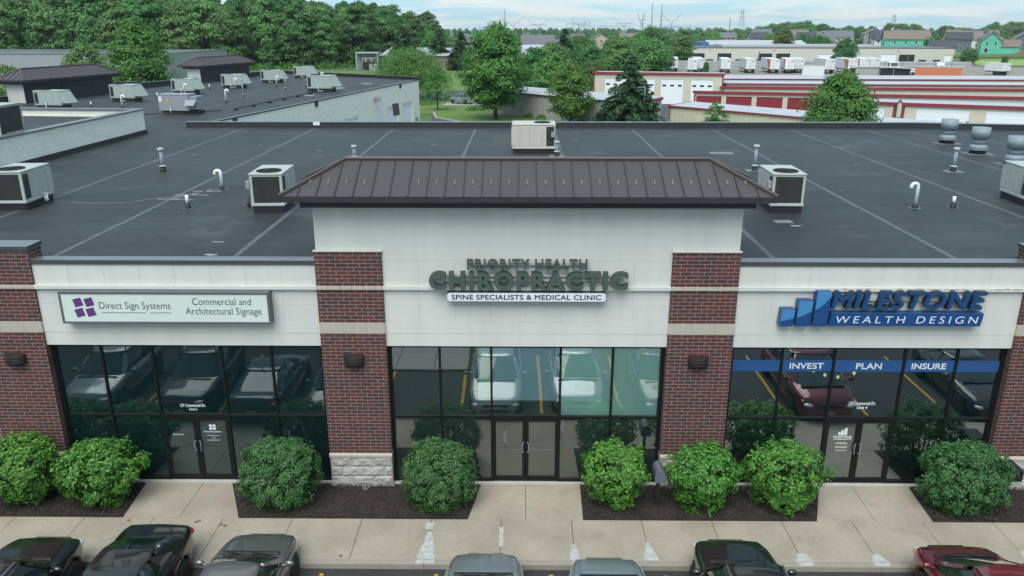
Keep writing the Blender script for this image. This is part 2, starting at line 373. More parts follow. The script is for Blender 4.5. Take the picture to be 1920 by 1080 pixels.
# ------------------------------------------------------------------ mesh building helpers
class MB:
    """collects boxes, prisms, tubes and quads for ONE mesh"""
    def __init__(s): s.v = []; s.f = []; s.m = []; s.sm = []
    def add(s, vs, fs, mi=0, smooth=False):
        o = len(s.v); s.v += [tuple(p) for p in vs]
        for f in fs: s.f.append(tuple(i + o for i in f)); s.m.append(mi); s.sm.append(smooth)
        return s
    def box(s, a, b, mi=0, taper=None):
        x0, y0, z0 = [min(a[i], b[i]) for i in range(3)]; x1, y1, z1 = [max(a[i], b[i]) for i in range(3)]
        return s.add([(x0, y0, z0), (x1, y0, z0), (x1, y1, z0), (x0, y1, z0), (x0, y0, z1), (x1, y0, z1), (x1, y1, z1), (x0, y1, z1)],
                     [(0, 3, 2, 1), (4, 5, 6, 7), (0, 1, 5, 4), (1, 2, 6, 5), (2, 3, 7, 6), (3, 0, 4, 7)], mi)
    def prism(s, poly, z0, z1, mi=0):
        n = len(poly)
        a = sum(poly[i][0] * poly[(i + 1) % n][1] - poly[(i + 1) % n][0] * poly[i][1] for i in range(n))
        if a < 0: poly = poly[::-1]
        v = [(p[0], p[1], z0) for p in poly] + [(p[0], p[1], z1) for p in poly]
        f = [tuple(range(n - 1, -1, -1)), tuple(range(n, 2 * n))] + [(i, (i + 1) % n, n + (i + 1) % n, n + i) for i in range(n)]
        return s.add(v, f, mi)
    def xprism(s, poly, y0, y1, mi=0):
        """polygon in XZ extruded along Y (y0 front)"""
        n = len(poly)
        a = sum(poly[i][0] * poly[(i + 1) % n][1] - poly[(i + 1) % n][0] * poly[i][1] for i in range(n))
        if a < 0: poly = poly[::-1]
        v = [(p[0], y0, p[1]) for p in poly] + [(p[0], y1, p[1]) for p in poly]
        f = [tuple(range(n)), tuple(range(2 * n - 1, n - 1, -1))] + [(i, n + i, n + (i + 1) % n, (i + 1) % n) for i in range(n)]
        return s.add(v, f, mi)
    def yprism(s, poly, x0, x1, mi=0):
        """polygon in YZ extruded along X"""
        n = len(poly)
        a = sum(poly[i][0] * poly[(i + 1) % n][1] - poly[(i + 1) % n][0] * poly[i][1] for i in range(n))
        if a < 0: poly = poly[::-1]
        v = [(x1, p[0], p[1]) for p in poly] + [(x0, p[0], p[1]) for p in poly]
        f = [tuple(range(n)), tuple(range(2 * n - 1, n - 1, -1))] + [(i, n + i, n + (i + 1) % n, (i + 1) % n) for i in range(n)]
        return s.add(v, f, mi)
    def quad(s, a, b, c, d, mi=0): return s.add([a, b, c, d], [(0, 1, 2, 3)], mi)
    def tube(s, pts, rad, n=10, mi=0, cap=True, smooth=True):
        """tube along points; rad a number or one per point"""
        P = [Vector(p) for p in pts]; rads = rad if isinstance(rad, (list, tuple)) else [rad] * len(P)
        V = []; prev = None
        for i, p in enumerate(P):
            d = (P[min(i + 1, len(P) - 1)] - P[max(i - 1, 0)]).normalized()
            if prev is None: u = d.orthogonal().normalized()
            else:
                u = prev - d * prev.dot(d)
                u = u.normalized() if u.length > 1e-6 else d.orthogonal().normalized()
            prev = u; w = d.cross(u)
            for k in range(n):
                t = 2 * PI * k / n
                V.append(p + (u * math.cos(t) + w * math.sin(t)) * rads[i])
        F = [(i * n + k, i * n + (k + 1) % n, (i + 1) * n + (k + 1) % n, (i + 1) * n + k) for i in range(len(P) - 1) for k in range(n)]
        s.add(V, F, mi, smooth)
        if cap:
            o = len(s.v) - len(V)
            s.f.append(tuple(o + k for k in range(n - 1, -1, -1))); s.m.append(mi); s.sm.append(False)
            s.f.append(tuple(o + (len(P) - 1) * n + k for k in range(n))); s.m.append(mi); s.sm.append(False)
        return s
    def lathe(s, c, prof, n=20, mi=0, smooth=True):
        """profile [(r,z)] turned about the vertical through c"""
        V = [(c[0] + r * math.cos(2 * PI * k / n), c[1] + r * math.sin(2 * PI * k / n), c[2] + z) for r, z in prof for k in range(n)]
        F = [(i * n + k, i * n + (k + 1) % n, (i + 1) * n + (k + 1) % n, (i + 1) * n + k) for i in range(len(prof) - 1) for k in range(n)]
        s.add(V, F, mi, smooth)
        o = len(s.v) - len(V)
        for i, up in ((0, False), (len(prof) - 1, True)):
            if prof[i][0] > 1e-4:
                r_ = [o + i * n + k for k in range(n)]
                s.f.append(tuple(r_ if up else r_[::-1])); s.m.append(mi); s.sm.append(False)
        return s
    def ellipsoid(s, c, r, nu=12, nv=8, mi=0):
        V = []; F = []
        for j in range(nv + 1):
            t = PI * j / nv
            for i in range(nu):
                p = 2 * PI * i / nu
                V.append((c[0] + r[0] * math.sin(t) * math.cos(p), c[1] + r[1] * math.sin(t) * math.sin(p), c[2] - r[2] * math.cos(t)))
        for j in range(nv):
            for i in range(nu): F.append((j * nu + i, j * nu + (i + 1) % nu, (j + 1) * nu + (i + 1) % nu, (j + 1) * nu + i))
        return s.add(V, F, mi, True)
    def build(s, name, mats, parent=None, bevel=0.0, seg=1, loc=None, weld=0.0):
        me = bpy.data.meshes.new(name)
        me.from_pydata(s.v, [], s.f)
        for m in (mats if isinstance(mats, (list, tuple)) else [mats]): me.materials.append(m)
        me.polygons.foreach_set('material_index', s.m)
        me.polygons.foreach_set('use_smooth', s.sm)
        if bevel:
            bm = bmesh.new(); bm.from_mesh(me)
            ed = [e for e in bm.edges if len(e.link_faces) == 2 and e.calc_face_angle(0) > 0.6]
            bmesh.ops.bevel(bm, geom=ed, offset=bevel, segments=seg, affect='EDGES', profile=0.6)
            bm.to_mesh(me); bm.free()
        if weld:
            bm = bmesh.new(); bm.from_mesh(me); bmesh.ops.remove_doubles(bm, verts=bm.verts[:], dist=weld); bm.to_mesh(me); bm.free()
        me.update()
        o = bpy.data.objects.new(name, me)
        COL.objects.link(o)
        if parent is not None: o.parent = parent
        if loc is not None: o.location = loc
        return o

def tag(o, label=None, cat=None, group=None, kind=None):
    if label: o['label'] = label
    if cat: o['category'] = cat
    if group: o['group'] = group
    if kind: o['kind'] = kind
    return o
def thing(name, label, cat, loc=(0, 0, 0), rz=0.0, group=None):
    o = bpy.data.objects.new(name, None); COL.objects.link(o)
    o.empty_display_size = 0.3
    o.location = loc; o.rotation_euler = (0, 0, rz)
    return tag(o, label, cat, group)
def dup(root, loc, rz=0.0, label=None, scale=None, group=None):
    r = root.copy(); COL.objects.link(r); r.location = loc; r.rotation_euler = (0, 0, rz)
    if scale: r.scale = scale if isinstance(scale, tuple) else (scale,) * 3
    if label: r['label'] = label
    if group: r['group'] = group
    for ch in root.children:
        c = ch.copy(); COL.objects.link(c); c.parent = r
        for g in ch.children:
            d = g.copy(); COL.objects.link(d); d.parent = c
    return r
def fast_mesh(name, V, Q, mats, parent=None, smooth=False, mi=None):
    """mesh from numpy verts (n,3) and quads (m,4)"""
    me = bpy.data.meshes.new(name)
    me.vertices.add(len(V)); me.vertices.foreach_set('co', np.asarray(V, np.float32).ravel())
    me.loops.add(Q.size); me.loops.foreach_set('vertex_index', Q.astype(np.int32).ravel())
    me.polygons.add(len(Q)); me.polygons.foreach_set('loop_start', np.arange(0, Q.size, Q.shape[1], dtype=np.int32))
    for m in (mats if isinstance(mats, (list, tuple)) else [mats]): me.materials.append(m)
    if mi is not None: me.polygons.foreach_set('material_index', mi)
    me.polygons.foreach_set('use_smooth', [smooth] * len(Q))
    me.update(calc_edges=True); me.validate()
    o = bpy.data.objects.new(name, me); COL.objects.link(o)
    if parent is not None: o.parent = parent
    return o
def text(name, body, x0, x1, z0, z1, y, m, parent, depth=0.01, offset=0.0, shear=0.0, spacing=1.0, side=None):
    """lettering as a mesh standing in the XZ plane, fitted to x0..x1, z0..z1, its front face at y"""
    fat = offset if 'M' in body and offset > 0 else 0        # the built-in M cannot be offset: thicken it with shifted copies
    cu = bpy.data.curves.new(name, 'FONT'); cu.body = body; cu.align_x = 'CENTER'
    cu.size = 1.0; cu.offset = 0 if fat else offset; cu.shear = shear; cu.space_character = spacing; cu.extrude = 0.05; cu.resolution_u = 4
    t = bpy.data.objects.new('tmp', cu); COL.objects.link(t)
    dg = bpy.context.evaluated_depsgraph_get()
    me = bpy.data.meshes.new_from_object(t.evaluated_get(dg))
    bpy.data.objects.remove(t); bpy.data.curves.remove(cu)
    if fat:
        bm = bmesh.new()
        for q in range(8):
            k0 = len(bm.verts); bm.from_mesh(me); bm.verts.ensure_lookup_table()
            for v in bm.verts[k0:]: v.co += Vector((fat * math.cos(q * PI / 4), fat * math.sin(q * PI / 4), -.0015 * q))
        bm.to_mesh(me); bm.free()
    n = len(me.vertices); co = np.empty(n * 3, np.float32); me.vertices.foreach_get('co', co); co = co.reshape(-1, 3)
    mn, mx = co.min(0), co.max(0)
    out = np.empty_like(co)
    out[:, 0] = x0 + (co[:, 0] - mn[0]) / (mx[0] - mn[0]) * (x1 - x0)
    out[:, 2] = z0 + (co[:, 1] - mn[1]) / (mx[1] - mn[1]) * (z1 - z0)
    out[:, 1] = y + (mx[2] - co[:, 2]) / (mx[2] - mn[2]) * depth
    me.vertices.foreach_set('co', out.ravel())
    me.name = name; me.materials.clear(); me.materials.append(m)
    if side is not None:
        me.materials.append(side); me.update()
        for p in me.polygons: p.material_index = 0 if p.normal.y < -0.7 else 1
    me.update()
    o = bpy.data.objects.new(name, me); COL.objects.link(o); o.parent = parent
    return o
def sheet(name, poly, z, m, kind='structure', thick=None):
    b = MB()
    if thick: b.prism(poly, z - thick, z)
    else:
        a = sum(poly[i][0] * poly[(i + 1) % len(poly)][1] - poly[(i + 1) % len(poly)][0] * poly[i][1] for i in range(len(poly)))
        if a < 0: poly = poly[::-1]
        b.add([(p[0], p[1], z) for p in poly], [tuple(range(len(poly)))])
    o = b.build(name, m); tag(o, kind=kind)
    return o

# ================================================================== GROUND
sheet('ground', [(-4000, -400), (4000, -400), (4000, 4200), (-4000, 4200)], -0.20, M['grass'])
sheet('parking_lot', [(-90, -70), (90, -70), (90, -3.40), (-90, -3.40)], -0.15, M['asphalt'], thick=0.04)
b = MB()                                                     # yellow stall lines
for k in range(-5, 7):
    x = -1.97 + 2.737 * k
    b.add([(x - .05, -9.2, -.146), (x + .05, -9.2, -.146), (x + .05, -3.62, -.146), (x - .05, -3.62, -.146)], [(0, 1, 2, 3)])
tag(b.build('stall_lines', M['yellow']), kind='structure')
b = MB()                                                     # concrete pad further out in the lot (seen mirrored in the glass)
for i in range(3):
    for j in range(3):
        b.box((-6.1 + i * 1.4, -12.4 + j * 1.6, -.15), (-4.72 + i * 1.4, -10.82 + j * 1.6, -.06))
tag(b.build('concrete_pad', M['concrete_pale'], bevel=.01), kind='structure')

# sidewalk slabs, one row along the kerb, with white sealant at some joints and rust spots
JX = [0.455 - 0.915 + 1.828 * k for k in range(-13, 16)]
JX = [-.46 + 1.828 * k for k in range(-13, 17)]
b = MB()
for i in range(len(JX) - 1):
    b.box((JX[i] + .006, -3.27, -.2), (JX[i + 1] - .006, -1.61, 0.0), 0)
b.box((JX[0], -3.2, -.22), (JX[-1], -1.7, -.012), 3)
random.seed(4)
def splat(x, y0, y1, w0, w1, mi, z=.004):
    n = 16; L_ = []; R_ = []
    for i in range(n + 1):
        t = i / n; y = y0 + (y1 - y0) * t; w = (w0 + (w1 - w0) * t) * random.uniform(.9, 1.1)
        L_.append((x - w * random.uniform(.85, 1.08), y, z)); R_.append((x + w * random.uniform(.85, 1.15), y, z))
    V = L_ + R_
    b.add(V, [(i, n + 1 + i, n + 2 + i, i + 1) for i in range(n)], mi)
J = lambda k: -.46 + 1.828 * k
splat(J(-1) + .02, -3.26, -2.15, .24, .05, 1); splat(J(-1) - .02, -2.05, -1.75, .10, .12, 1)
splat(J(0) + .01, -2.75, -1.95, .06, .05, 1)
splat(J(1), -3.26, -2.65, .13, .05, 1)
splat(J(2) + .02, -3.26, -2.55, .20, .04, 1)
splat(J(4) + .05, -3.26, -2.95, .21, .10, 1); splat(J(5) + .05, -3.26, -2.95, .20, .08, 1); splat(J(7) + .1, -3.26, -2.8, .2, .1, 1)
for (x, y) in ((-8.42, -1.85), (-7.72, -1.95), (-7.6, -2.0), (-8.35, -1.8), (-10.2, -1.8), (-4.35, -3.2)): splat(x, y, y + .10, .05, .03, 2)
tag(b.build('sidewalk', [M['concrete'], M['paint_white'], M['rust'], M['mulch']], bevel=.006), kind='structure')
b = MB()
for i in range(0, len(JX) - 1, 2):
    x1 = JX[min(i + 2, len(JX) - 1)]
    b.box((JX[i] + .004, -3.44, -.3), (x1 - .004, -3.275, -.001))
random.seed(5)
splat(J(-1) + .02, -3.43, -3.28, .22, .24, 1, z=.003); splat(J(4) + .05, -3.43, -3.28, .16, .21, 1, z=.003); splat(J(5) + .05, -3.43, -3.28, .15, .2, 1, z=.003)
tag(b.build('curb', [M['curb'], M['paint_white']], bevel=.012), kind='structure')
PATHS = [((-10.57, 0.16), (-10.43, -1.60), (-7.37, -1.60), (-8.16, 0.16), (-8.93, -8.95)),
         ((-1.06, 0.16), (-1.34, -1.60), (1.68, -1.60), (1.72, 0.16), (.18, .18)),
         ((8.46, 0.16), (7.78, -1.60), (10.80, -1.60), (10.93, 0.16), (9.36, 9.30))]
b = MB()
for (a, c, d, e, j) in PATHS:
    b.prism([a, c, (j[1] - .005, -1.6), (j[0] - .005, .16)], -.2, .002)
    b.prism([(j[0] + .005, .16), (j[1] + .005, -1.6), d, e], -.2, .002)
tag(b.build('entrance_path', M['concrete'], bevel=.006), kind='structure')
# planting beds: lumpy mulch with loose chips
rng = np.random.default_rng(3)
def bed(x0a, x0b, x1a, x1b):
    """mulch between (x0a at wall, x0b at walk) and (x1a, x1b)"""
    nx = int((max(x1a, x1b) - min(x0a, x0b)) / .07); ny = 25
    V = []
    for j in range(ny + 1):
        t = j / ny; y = .17 - 1.765 * t; xa = x0a + (x0b - x0a) * t; xb = x1a + (x1b - x1a) * t
        for i in range(nx + 1):
            x = xa + (xb - xa) * i / nx
            e = min(1, 4 * min(t, 1 - t) + .2, 8 * min(i / nx, 1 - i / nx) + .2)
            V.append((x, y, -.045 + .05 * e + rng.normal(0, .012)))
    V = np.array(V); I = np.arange(nx)[None, :] + np.arange(ny)[:, None] * (nx + 1)
    Q = np.stack([I, I + nx + 1, I + nx + 2, I + 1], -1).reshape(-1, 4)
    k = int((x1b - x0b) * 420); off = len(V)
    ty = rng.random(k); yy = .1 - 1.66 * ty
    tx = rng.random(k); xx = (x0a + (x0b - x0a) * ty) * (1 - tx) + (x1a + (x1b - x1a) * ty) * tx
    an = rng.random(k) * 6.28; ln = rng.uniform(.012, .04, k); wd = rng.uniform(.005, .012, k)
    ca, sa = np.cos(an), np.sin(an); z = .018 + rng.random(k) * .03; tl = rng.normal(0, .012, k)
    C = np.stack([np.stack([xx + sx * ca * ln - sy * sa * wd, yy + sx * sa * ln + sy * ca * wd, z + sx * tl], -1) for sx, sy in ((-1, -1), (1, -1), (1, 1), (-1, 1))], 1)
    V2 = C.reshape(-1, 3); Q2 = np.arange(4 * k).reshape(-1, 4) + off
    mi = np.r_[np.zeros(len(Q), int), np.ones(k, int)]
    o = fast_mesh('mulch_bed', np.vstack([V, V2]), np.vstack([Q, Q2]), [M['mulch'], M['mulch_chip']], mi=mi)
    tag(o, kind='stuff')
bed(-22, -22, -10.58, -10.44); bed(-8.15, -7.36, -1.07, -1.35); bed(1.73, 1.69, 8.45, 7.77); bed(10.94, 10.81, 26, 26)
# brown litter washed along the kerb
k = 2600; xx = rng.uniform(-13, 13, k); yy = -3.47 - np.abs(rng.normal(0, .16, k)); an = rng.random(k) * 6.28; s_ = rng.uniform(.008, .03, k)
C = np.stack([np.stack([xx + s_ * np.cos(an + q), yy + s_ * np.sin(an + q) * .7, -.142 + 0 * xx + .01 * rng.random(k)], -1) for q in (0, 1.4, 3.14, 4.5)], 1)
tag(fast_mesh('leaf_litter', C.reshape(-1, 3), np.arange(4 * k).reshape(-1, 4), M['mulch_chip']), kind='stuff')

# ================================================================== MAIN BUILDING
X_L, X_R = -22.0, 30.0
PIER = [(-14.347, -12.62), (-5.265, -3.538), (3.90, 5.627), (12.98, 14.707)]
Z_ST, Z_B0, Z_B1, Z_M, Z_PT = 1.02, 4.585, 4.89, 5.85, 6.82
bld = thing('retail_building', 'long single storey commercial building with brick piers, white stucco fascia and black flat roof', 'building')
random.seed(11)
def pier(x0, x1, top, tall, y1=.6):
    br = MB()
    br.box((x0, 0, Z_ST), (x1, .3, Z_B0)); br.box((x0, 0, Z_B1), (x1, .3, Z_M - .05)); br.box((x0, 0, Z_M + .05), (x1, y1 if tall else .3, top))
    p = br.build('brick_pier', M['brick'], bld)
    sb = MB()                                               # cast stone band in blocks, thin trim course
    n = 3; edges = [x0, x0 + .62, x0 + 1.235, x1]
    for i in range(n):
        sb.box((edges[i] + (.002 if i else -.004), -.004, Z_B0), (edges[i + 1] - (.002 if i < n - 1 else -.004), .29, Z_B1))
    sb.build('stone_band', M['stone_band'], p, bevel=.003)
    mo = MB(); e = [x0, x0 + .305, x0 + .61, x0 + .915, x0 + 1.22, x0 + 1.525, x1]
    for i in range(6): mo.box((e[i] + .001, -.045, Z_M - .05), (e[i + 1] - .001, .29, Z_M + .05))
    mo.build('trim_course', M['stone_band'], p, bevel=.015, seg=2)
    # rock-faced base
    st = MB(); z = 0.0
    st.box((x0 - .02, -.012, -.25), (x1 + .02, .3, .005))
    for row in range(3):
        za, zb = .3 * row + .008, .3 * row + .292
        cuts = [x0, x0 + .6, x0 + 1.2, x1] if row % 2 == 0 else [x0, x0 + .32, x0 + .93, x0 + 1.5, x1]
        for i in range(len(cuts) - 1):
            xa, xb = cuts[i] + .006, cuts[i + 1] - .006
            nx, nz = max(3, int((xb - xa) / .05)), 6
            V = []; F = []
            ph = random.random() * 9; tilt = random.uniform(-.03, .03)
            for q in range(nz + 1):
                for r_ in range(nx + 1):
                    u, w = r_ / nx, q / nz
                    ed = min(u, 1 - u, w, 1 - w)
                    d = 0 if ed == 0 else -.012 - .03 * min(1, ed * 5) * (0.6 + .5 * math.sin(7 * u + ph) * math.cos(5 * w + ph * 1.7)) + tilt * (w - .5) + random.uniform(-.012, .008)
                    V.append((xa + (xb - xa) * u, d, za + (zb - za) * w))
            F = [(q * (nx + 1) + r_, q * (nx + 1) + r_ + 1, (q + 1) * (nx + 1) + r_ + 1, (q + 1) * (nx + 1) + r_) for q in range(nz) for r_ in range(nx)]
            st.add(V, F)
    st.box((x0 + .004, .002, 0), (x1 - .004, .28, .9))
    st.build('stone_base', M['stone'], p)
    cp = MB()
    for i in range(3):
        xa = x0 - .01 + (x1 - x0 + .02) * i / 3; xb = x0 - .01 + (x1 - x0 + .02) * (i + 1) / 3
        cp.add([(xa + .002, -.05, .9), (xb - .002, -.05, .9), (xb - .002, .3, .9), (xa + .002, .3, .9), (xa + .002, -.05, .97), (xb - .002, -.05, .97), (xb - .002, .0, Z_ST), (xa + .002, .0, Z_ST), (xb - .002, .3, Z_ST), (xa + .002, .3, Z_ST)],
               [(0, 1, 5, 4), (4, 5, 6, 7), (7, 6, 8, 9), (0, 3, 2, 1), (1, 2, 8, 6, 5), (0, 4, 7, 9, 3), (3, 9, 8, 2)])
    cp.build('stone_cap', M['stone_band'], p, bevel=.004)
    if tall:
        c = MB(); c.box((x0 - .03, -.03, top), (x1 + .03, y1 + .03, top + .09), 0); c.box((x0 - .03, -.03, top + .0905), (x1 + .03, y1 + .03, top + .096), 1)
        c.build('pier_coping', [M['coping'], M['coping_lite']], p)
    else:
        c = MB(); c.box((x0 - .02, -.025, top), (x1 + .02, .0585, top + .035)); c.build('pier_cap', M['eifs'], p)
pier(*PIER[0], 6.84, True); pier(*PIER[1], Z_PT, False); pier(*PIER[2], Z_PT, False); pier(*PIER[3], 6.84, True)

# stucco fascia panels between the piers: separate panels with open joints in front of a backing
def fascia(x0, x1, ztop, joints, name='stucco_fascia'):
    f = MB(); y0 = .06; g = .0025
    zs = [4.20, 4.56, 4.88, 5.36, 5.80, 5.90, 6.57]
    for i in range(len(zs) - 1):
        za, zb = zs[i], min(zs[i + 1], ztop)
        if zb <= za: continue
        yy = y0 - (.006 if i == 1 else 0)
        if i == 4: f.box((x0, -.035, za), (x1, .2, zb), 0); continue
        xs = [x0] + [j for j in joints if x0 < j < x1] + [x1] if i not in (0, 1) else [x0, x1]
        for k in range(len(xs) - 1):
            f.box((xs[k] + (g if k else 0), yy, za + g), (xs[k + 1] - (g if k < len(xs) - 2 else 0), .3, zb - g), 0)
    if ztop > 6.57: f.box((x0, y0, 6.575), (x1, .3, ztop), 0)
    f.box((x0, y0 + .008, 4.205), (x1, .28, ztop - .002), 1)
    o = f.build(name, [M['eifs'], M['eifs_back']], bld, bevel=.004)
    return o
JL = [-11.7 + .921 * k for k in range(7)]
JC = [-2.62 + .9285 * k for k in range(7)]
JR = [6.55 + .921 * k for k in range(7)]
fascia(PIER[0][1], PIER[1][0], 6.47, JL)
fascia(PIER[1][1], PIER[2][0], 6.57, JC)
fascia(PIER[2][1], PIER[3][0], 6.47, JR)
fascia(X_L, PIER[0][0], 6.47, [X_L + .92 * k for k in range(1, 9)])
fascia(PIER[3][1], X_R, 6.47, [PIER[3][1] + .92 * k for k in range(1, 17)])
tw = MB(); tw.xprism([(-5.225, 6.856), (-3.538, 6.856), (-3.538, 6.574), (3.9, 6.574), (3.9, 6.856), (5.60, 6.856), (5.60, 7.98), (-5.225, 7.98)], .06, 1.55); tw.box((-5.225, .32, 6.3), (5.60, 1.54, 6.57))
tw.build('tower_wall', M['eifs'], bld)
# peeled paint scabs on the trim above the right bay
pb = MB(); random.seed(8)
for x in (8.35, 8.75, 8.95, 9.75, 10.0, 10.25, 10.6, 10.95, 11.15, 11.4, 12.3, 12.5, 12.75):
    w = random.uniform(.05, .16); h = random.uniform(.015, .04); z = random.uniform(5.86, 5.885)
    n = 8; pb.add([(x + w * math.cos(2 * PI * i / n) * random.uniform(.6, 1.1), -.0385, z + h * math.sin(2 * PI * i / n) * random.uniform(.5, 1)) for i in range(n)], [tuple(range(n))])
pb.build('peeled_paint', M['stone_band'], bld)

# coping along the front edge of the flat roof
for (xa, xb) in ((X_L, PIER[0][0]), (PIER[0][1], PIER[1][0]), (PIER[2][1], PIER[3][0]), (PIER[3][1], X_R)):
    cp = MB(); n = max(1, round((xb - xa) / 3.0))
    for i in range(n):
        a = xa + (xb - xa) * i / n; c = xa + (xb - xa) * (i + 1) / n
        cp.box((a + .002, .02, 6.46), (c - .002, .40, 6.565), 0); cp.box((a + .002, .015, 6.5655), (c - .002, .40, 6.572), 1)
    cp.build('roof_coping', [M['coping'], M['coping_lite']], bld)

# storefronts
def storefront(x0, x1, mulls, door, gm, blinds=()):
    fr = MB(); YF, Z0, ZT, ZH = .20, .02, 2.05, 4.19; D = .13
    xs = [x0] + list(mulls) + [x1]; t = .03
    fr.box((x0, YF, Z0), (x0 + .10, YF + D, ZH)); fr.box((x1 - .10, YF, Z0), (x1, YF + D, ZH))
    fr.box((x0 + .1, YF, ZH - .08), (x1 - .1, YF + D, ZH))
    segs = []
    for i in range(len(xs) - 1):
        a = xs[i] + (.10 if i == 0 else t); c = xs[i + 1] - (.10 if i == len(xs) - 2 else t); segs.append((a, c))
        isd = door is not None and i == door
        fr.box((a, YF + .003, ZT - (.05 if isd else .03)), (c, YF + D - .003, ZT + (.05 if isd else .03)))
        if not isd: fr.box((a, YF + .003, Z0), (c, YF + D - .003, Z0 + .09))
    for x in mulls: fr.box((x - t, YF + .001, Z0), (x + t, YF + D - .001, ZH - .08))
    f = fr.build('storefront_frame', M['frame'], bld, bevel=.003)
    for i, (a, c) in enumerate(segs):
        for (za, zb) in ((ZT + .03, ZH - .08), (Z0 + .09, ZT - .03)):
            if door is not None and i == door and za < 1: continue
            p = MB(); tl = random.uniform(-.002, .002)
            p.add([(a, YF + .05 + tl, za), (c, YF + .05 - tl, za), (c, YF + .05 - tl + .001, zb), (a, YF + .05 + tl - .001, zb)], [(0, 1, 2, 3)])
            p.build('pane', gm, f)
    if door is not None:
        a, c = segs[door]; mid = (a + c) / 2
        for (da, dc, hx) in ((a, mid - .004, -1), (mid + .004, c, 1)):
            d = MB(); w = .085; zt = ZT - .055
            d.box((da, YF + .01, .03), (da + w, YF + .06, zt)); d.box((dc - w, YF + .01, .03), (dc, YF + .06, zt))
            d.box((da + w, YF + .012, zt - .10), (dc - w, YF + .058, zt)); d.box((da + w, YF + .012, .03), (dc - w, YF + .058, .19))
            dl = d.build('door_leaf', M['frame'], bld, bevel=.003)
            p = MB(); p.quad((da + w, YF + .035, .19), (dc - w, YF + .035, .19), (dc - w, YF + .035, zt - .1), (da + w, YF + .035, zt - .1)); p.build('door_glass', gm, dl)
            h = MB(); xh = mid + hx * .055; hh = .12
            h.tube([(xh, YF + .01, .98), (xh, YF - .05, .98), (xh + hx * .03, YF - .055, .99), (xh + hx * .03, YF - .055, 1.26), (xh, YF - .05, 1.27), (xh, YF + .01, 1.27)], .011, 8)
            h.build('door_handle', M['galv'], dl)
            bar = MB(); bar.box((da + w, YF + .045, 1.0), (dc - w, YF + .075, 1.03)); bar.build('push_bar', M['galv'], dl)
    s = MB(); s.box((x0, .09, -.25), (x1, .36, .018)); s.build('door_sill', M['sill'], bld, bevel=.006)
    r_ = MB()                                               # the room behind the glass
    x0_, x1_ = x0 - .3, x1 + .3
    r_.quad((x0_, .5, .02), (x1_, .5, .02), (x1_, 6, .02), (x0_, 6, .02)); r_.quad((x0_, 6, .02), (x1_, 6, .02), (x1_, 6, 4.3), (x0_, 6, 4.3))
    r_.quad((x0_, .36, .02), (x0_, 6, .02), (x0_, 6, 4.3), (x0_, .36, 4.3)); r_.quad((x1_, .36, .02), (x1_, .36, 4.3), (x1_, 6, 4.3), (x1_, 6, .02))
    r_.quad((x0_, .36, 4.3), (x0_, 6, 4.3), (x1_, 6, 4.3), (x1_, .36, 4.3))
    r_.build('room', M['room'], bld)
    return f
storefront(PIER[0][1], PIER[1][0], [-11.29, -9.92, -8.05, -6.69], 2, M['glass_left'])
storefront(PIER[1][1], PIER[2][0], [-2.15, -.76, 1.11, 2.51], 2, M['glass_mid'])
storefront(PIER[2][1], PIER[3][0], [7.04, 8.44, 10.32, 11.71], 2, M['glass_dark'])
storefront(-21.7, PIER[0][0], [-20.2, -18.8, -16.9, -15.6], None, M['glass_dark'])
storefront(PIER[3][1], 22.05, [16.1, 17.5, 19.4, 20.7], None, M['glass_dark'])
# roller blinds inside the middle shop
for (xa, xb, za, k) in ((-1.13, -.78, 2.52, 'blind_g'), (-.74, 1.09, 2.52, 'blind_b'), (1.13, 2.49, 2.08, 'blind_g'), (2.53, 3.78, 2.08, 'blind_g')):
    q = MB(); q.box((xa, .275, za), (xb, .28, 4.11)); q.box((xa, .272, za - .04), (xb, .285, za), 1)
    q.build('roller_blind', [M[k], M['black']], bld)
# white shelf unit behind the left shop window
q = MB(); q.box((-10.9, .75, .02), (-10.2, 1.3, .62)); q.box((-10.85, .8, .64), (-10.25, 1.2, .80), 1); q.box((-10.8, .82, .82), (-10.3, 1.15, .86), 1)
tag(q.build('printer_table', [M['room'], M['pvc']], None), 'low table with a stack of white paper behind the left shop window', 'table')

# walls at the sides and the back, and the roof sheet
wl_ = MB(); wl_.box((X_L, .3, -.25), (X_L + .3, 29.5, 6.40)); wl_.box((X_R - .3, .3, -.25), (X_R, 28.3, 6.40)); wl_.box((X_L + .3, 29.2, -.25), (24, 29.5, 6.40))
wl_.prism([(24, 29.2), (30, 28.3), (30, 28.0), (24, 28.9)], -.25, 6.40)
wl_.box((X_L + .3, .31, 4.5), (PIER[0][0], .5, 6.4)); wl_.box((PIER[3][1], .31, 4.5), (X_R - .3, .5, 6.4)); wl_.box((22.05, .1, -.25), (X_R - .3, .5, 4.2))
wl_.build('outer_wall', M['block'], bld)
rf = MB()
ZR = 6.45
rf.prism([(X_L, .38), (X_R, .38), (X_R, 28.3), (24, 29.3), (X_L, 29.3)], 6.30, ZR, 0)
random.seed(2)
for x in (-16.7, -12.42, -7.6, -2.7, 2.0, 6.7, 11.5, 16.15, 20.6, 25.3):       # lap seams
    w = .075; n = 24
    Lp = [(x - w * random.uniform(.8, 1.15), .42 + 28.3 * i / n, ZR + .004) for i in range(n + 1)]; Rp = [(x + w * random.uniform(.8, 1.15), .42 + 28.3 * i / n, ZR + .004) for i in range(n + 1)]
    rf.add(Lp + Rp, [(i, n + 1 + i, n + 2 + i, i + 1) for i in range(n)], 1)
def blot(pts, w, mi=2, z=.007):
    for (x, y) in pts:
        n = 10; a0 = random.random() * 6
        rf.add([(x + w * math.cos(2 * PI * i / n) * random.uniform(.5, 1.2), y + .45 * w * math.sin(2 * PI * i / n) * random.uniform(.5, 1.2), ZR + z) for i in range(n)], [tuple(range(n))], mi)
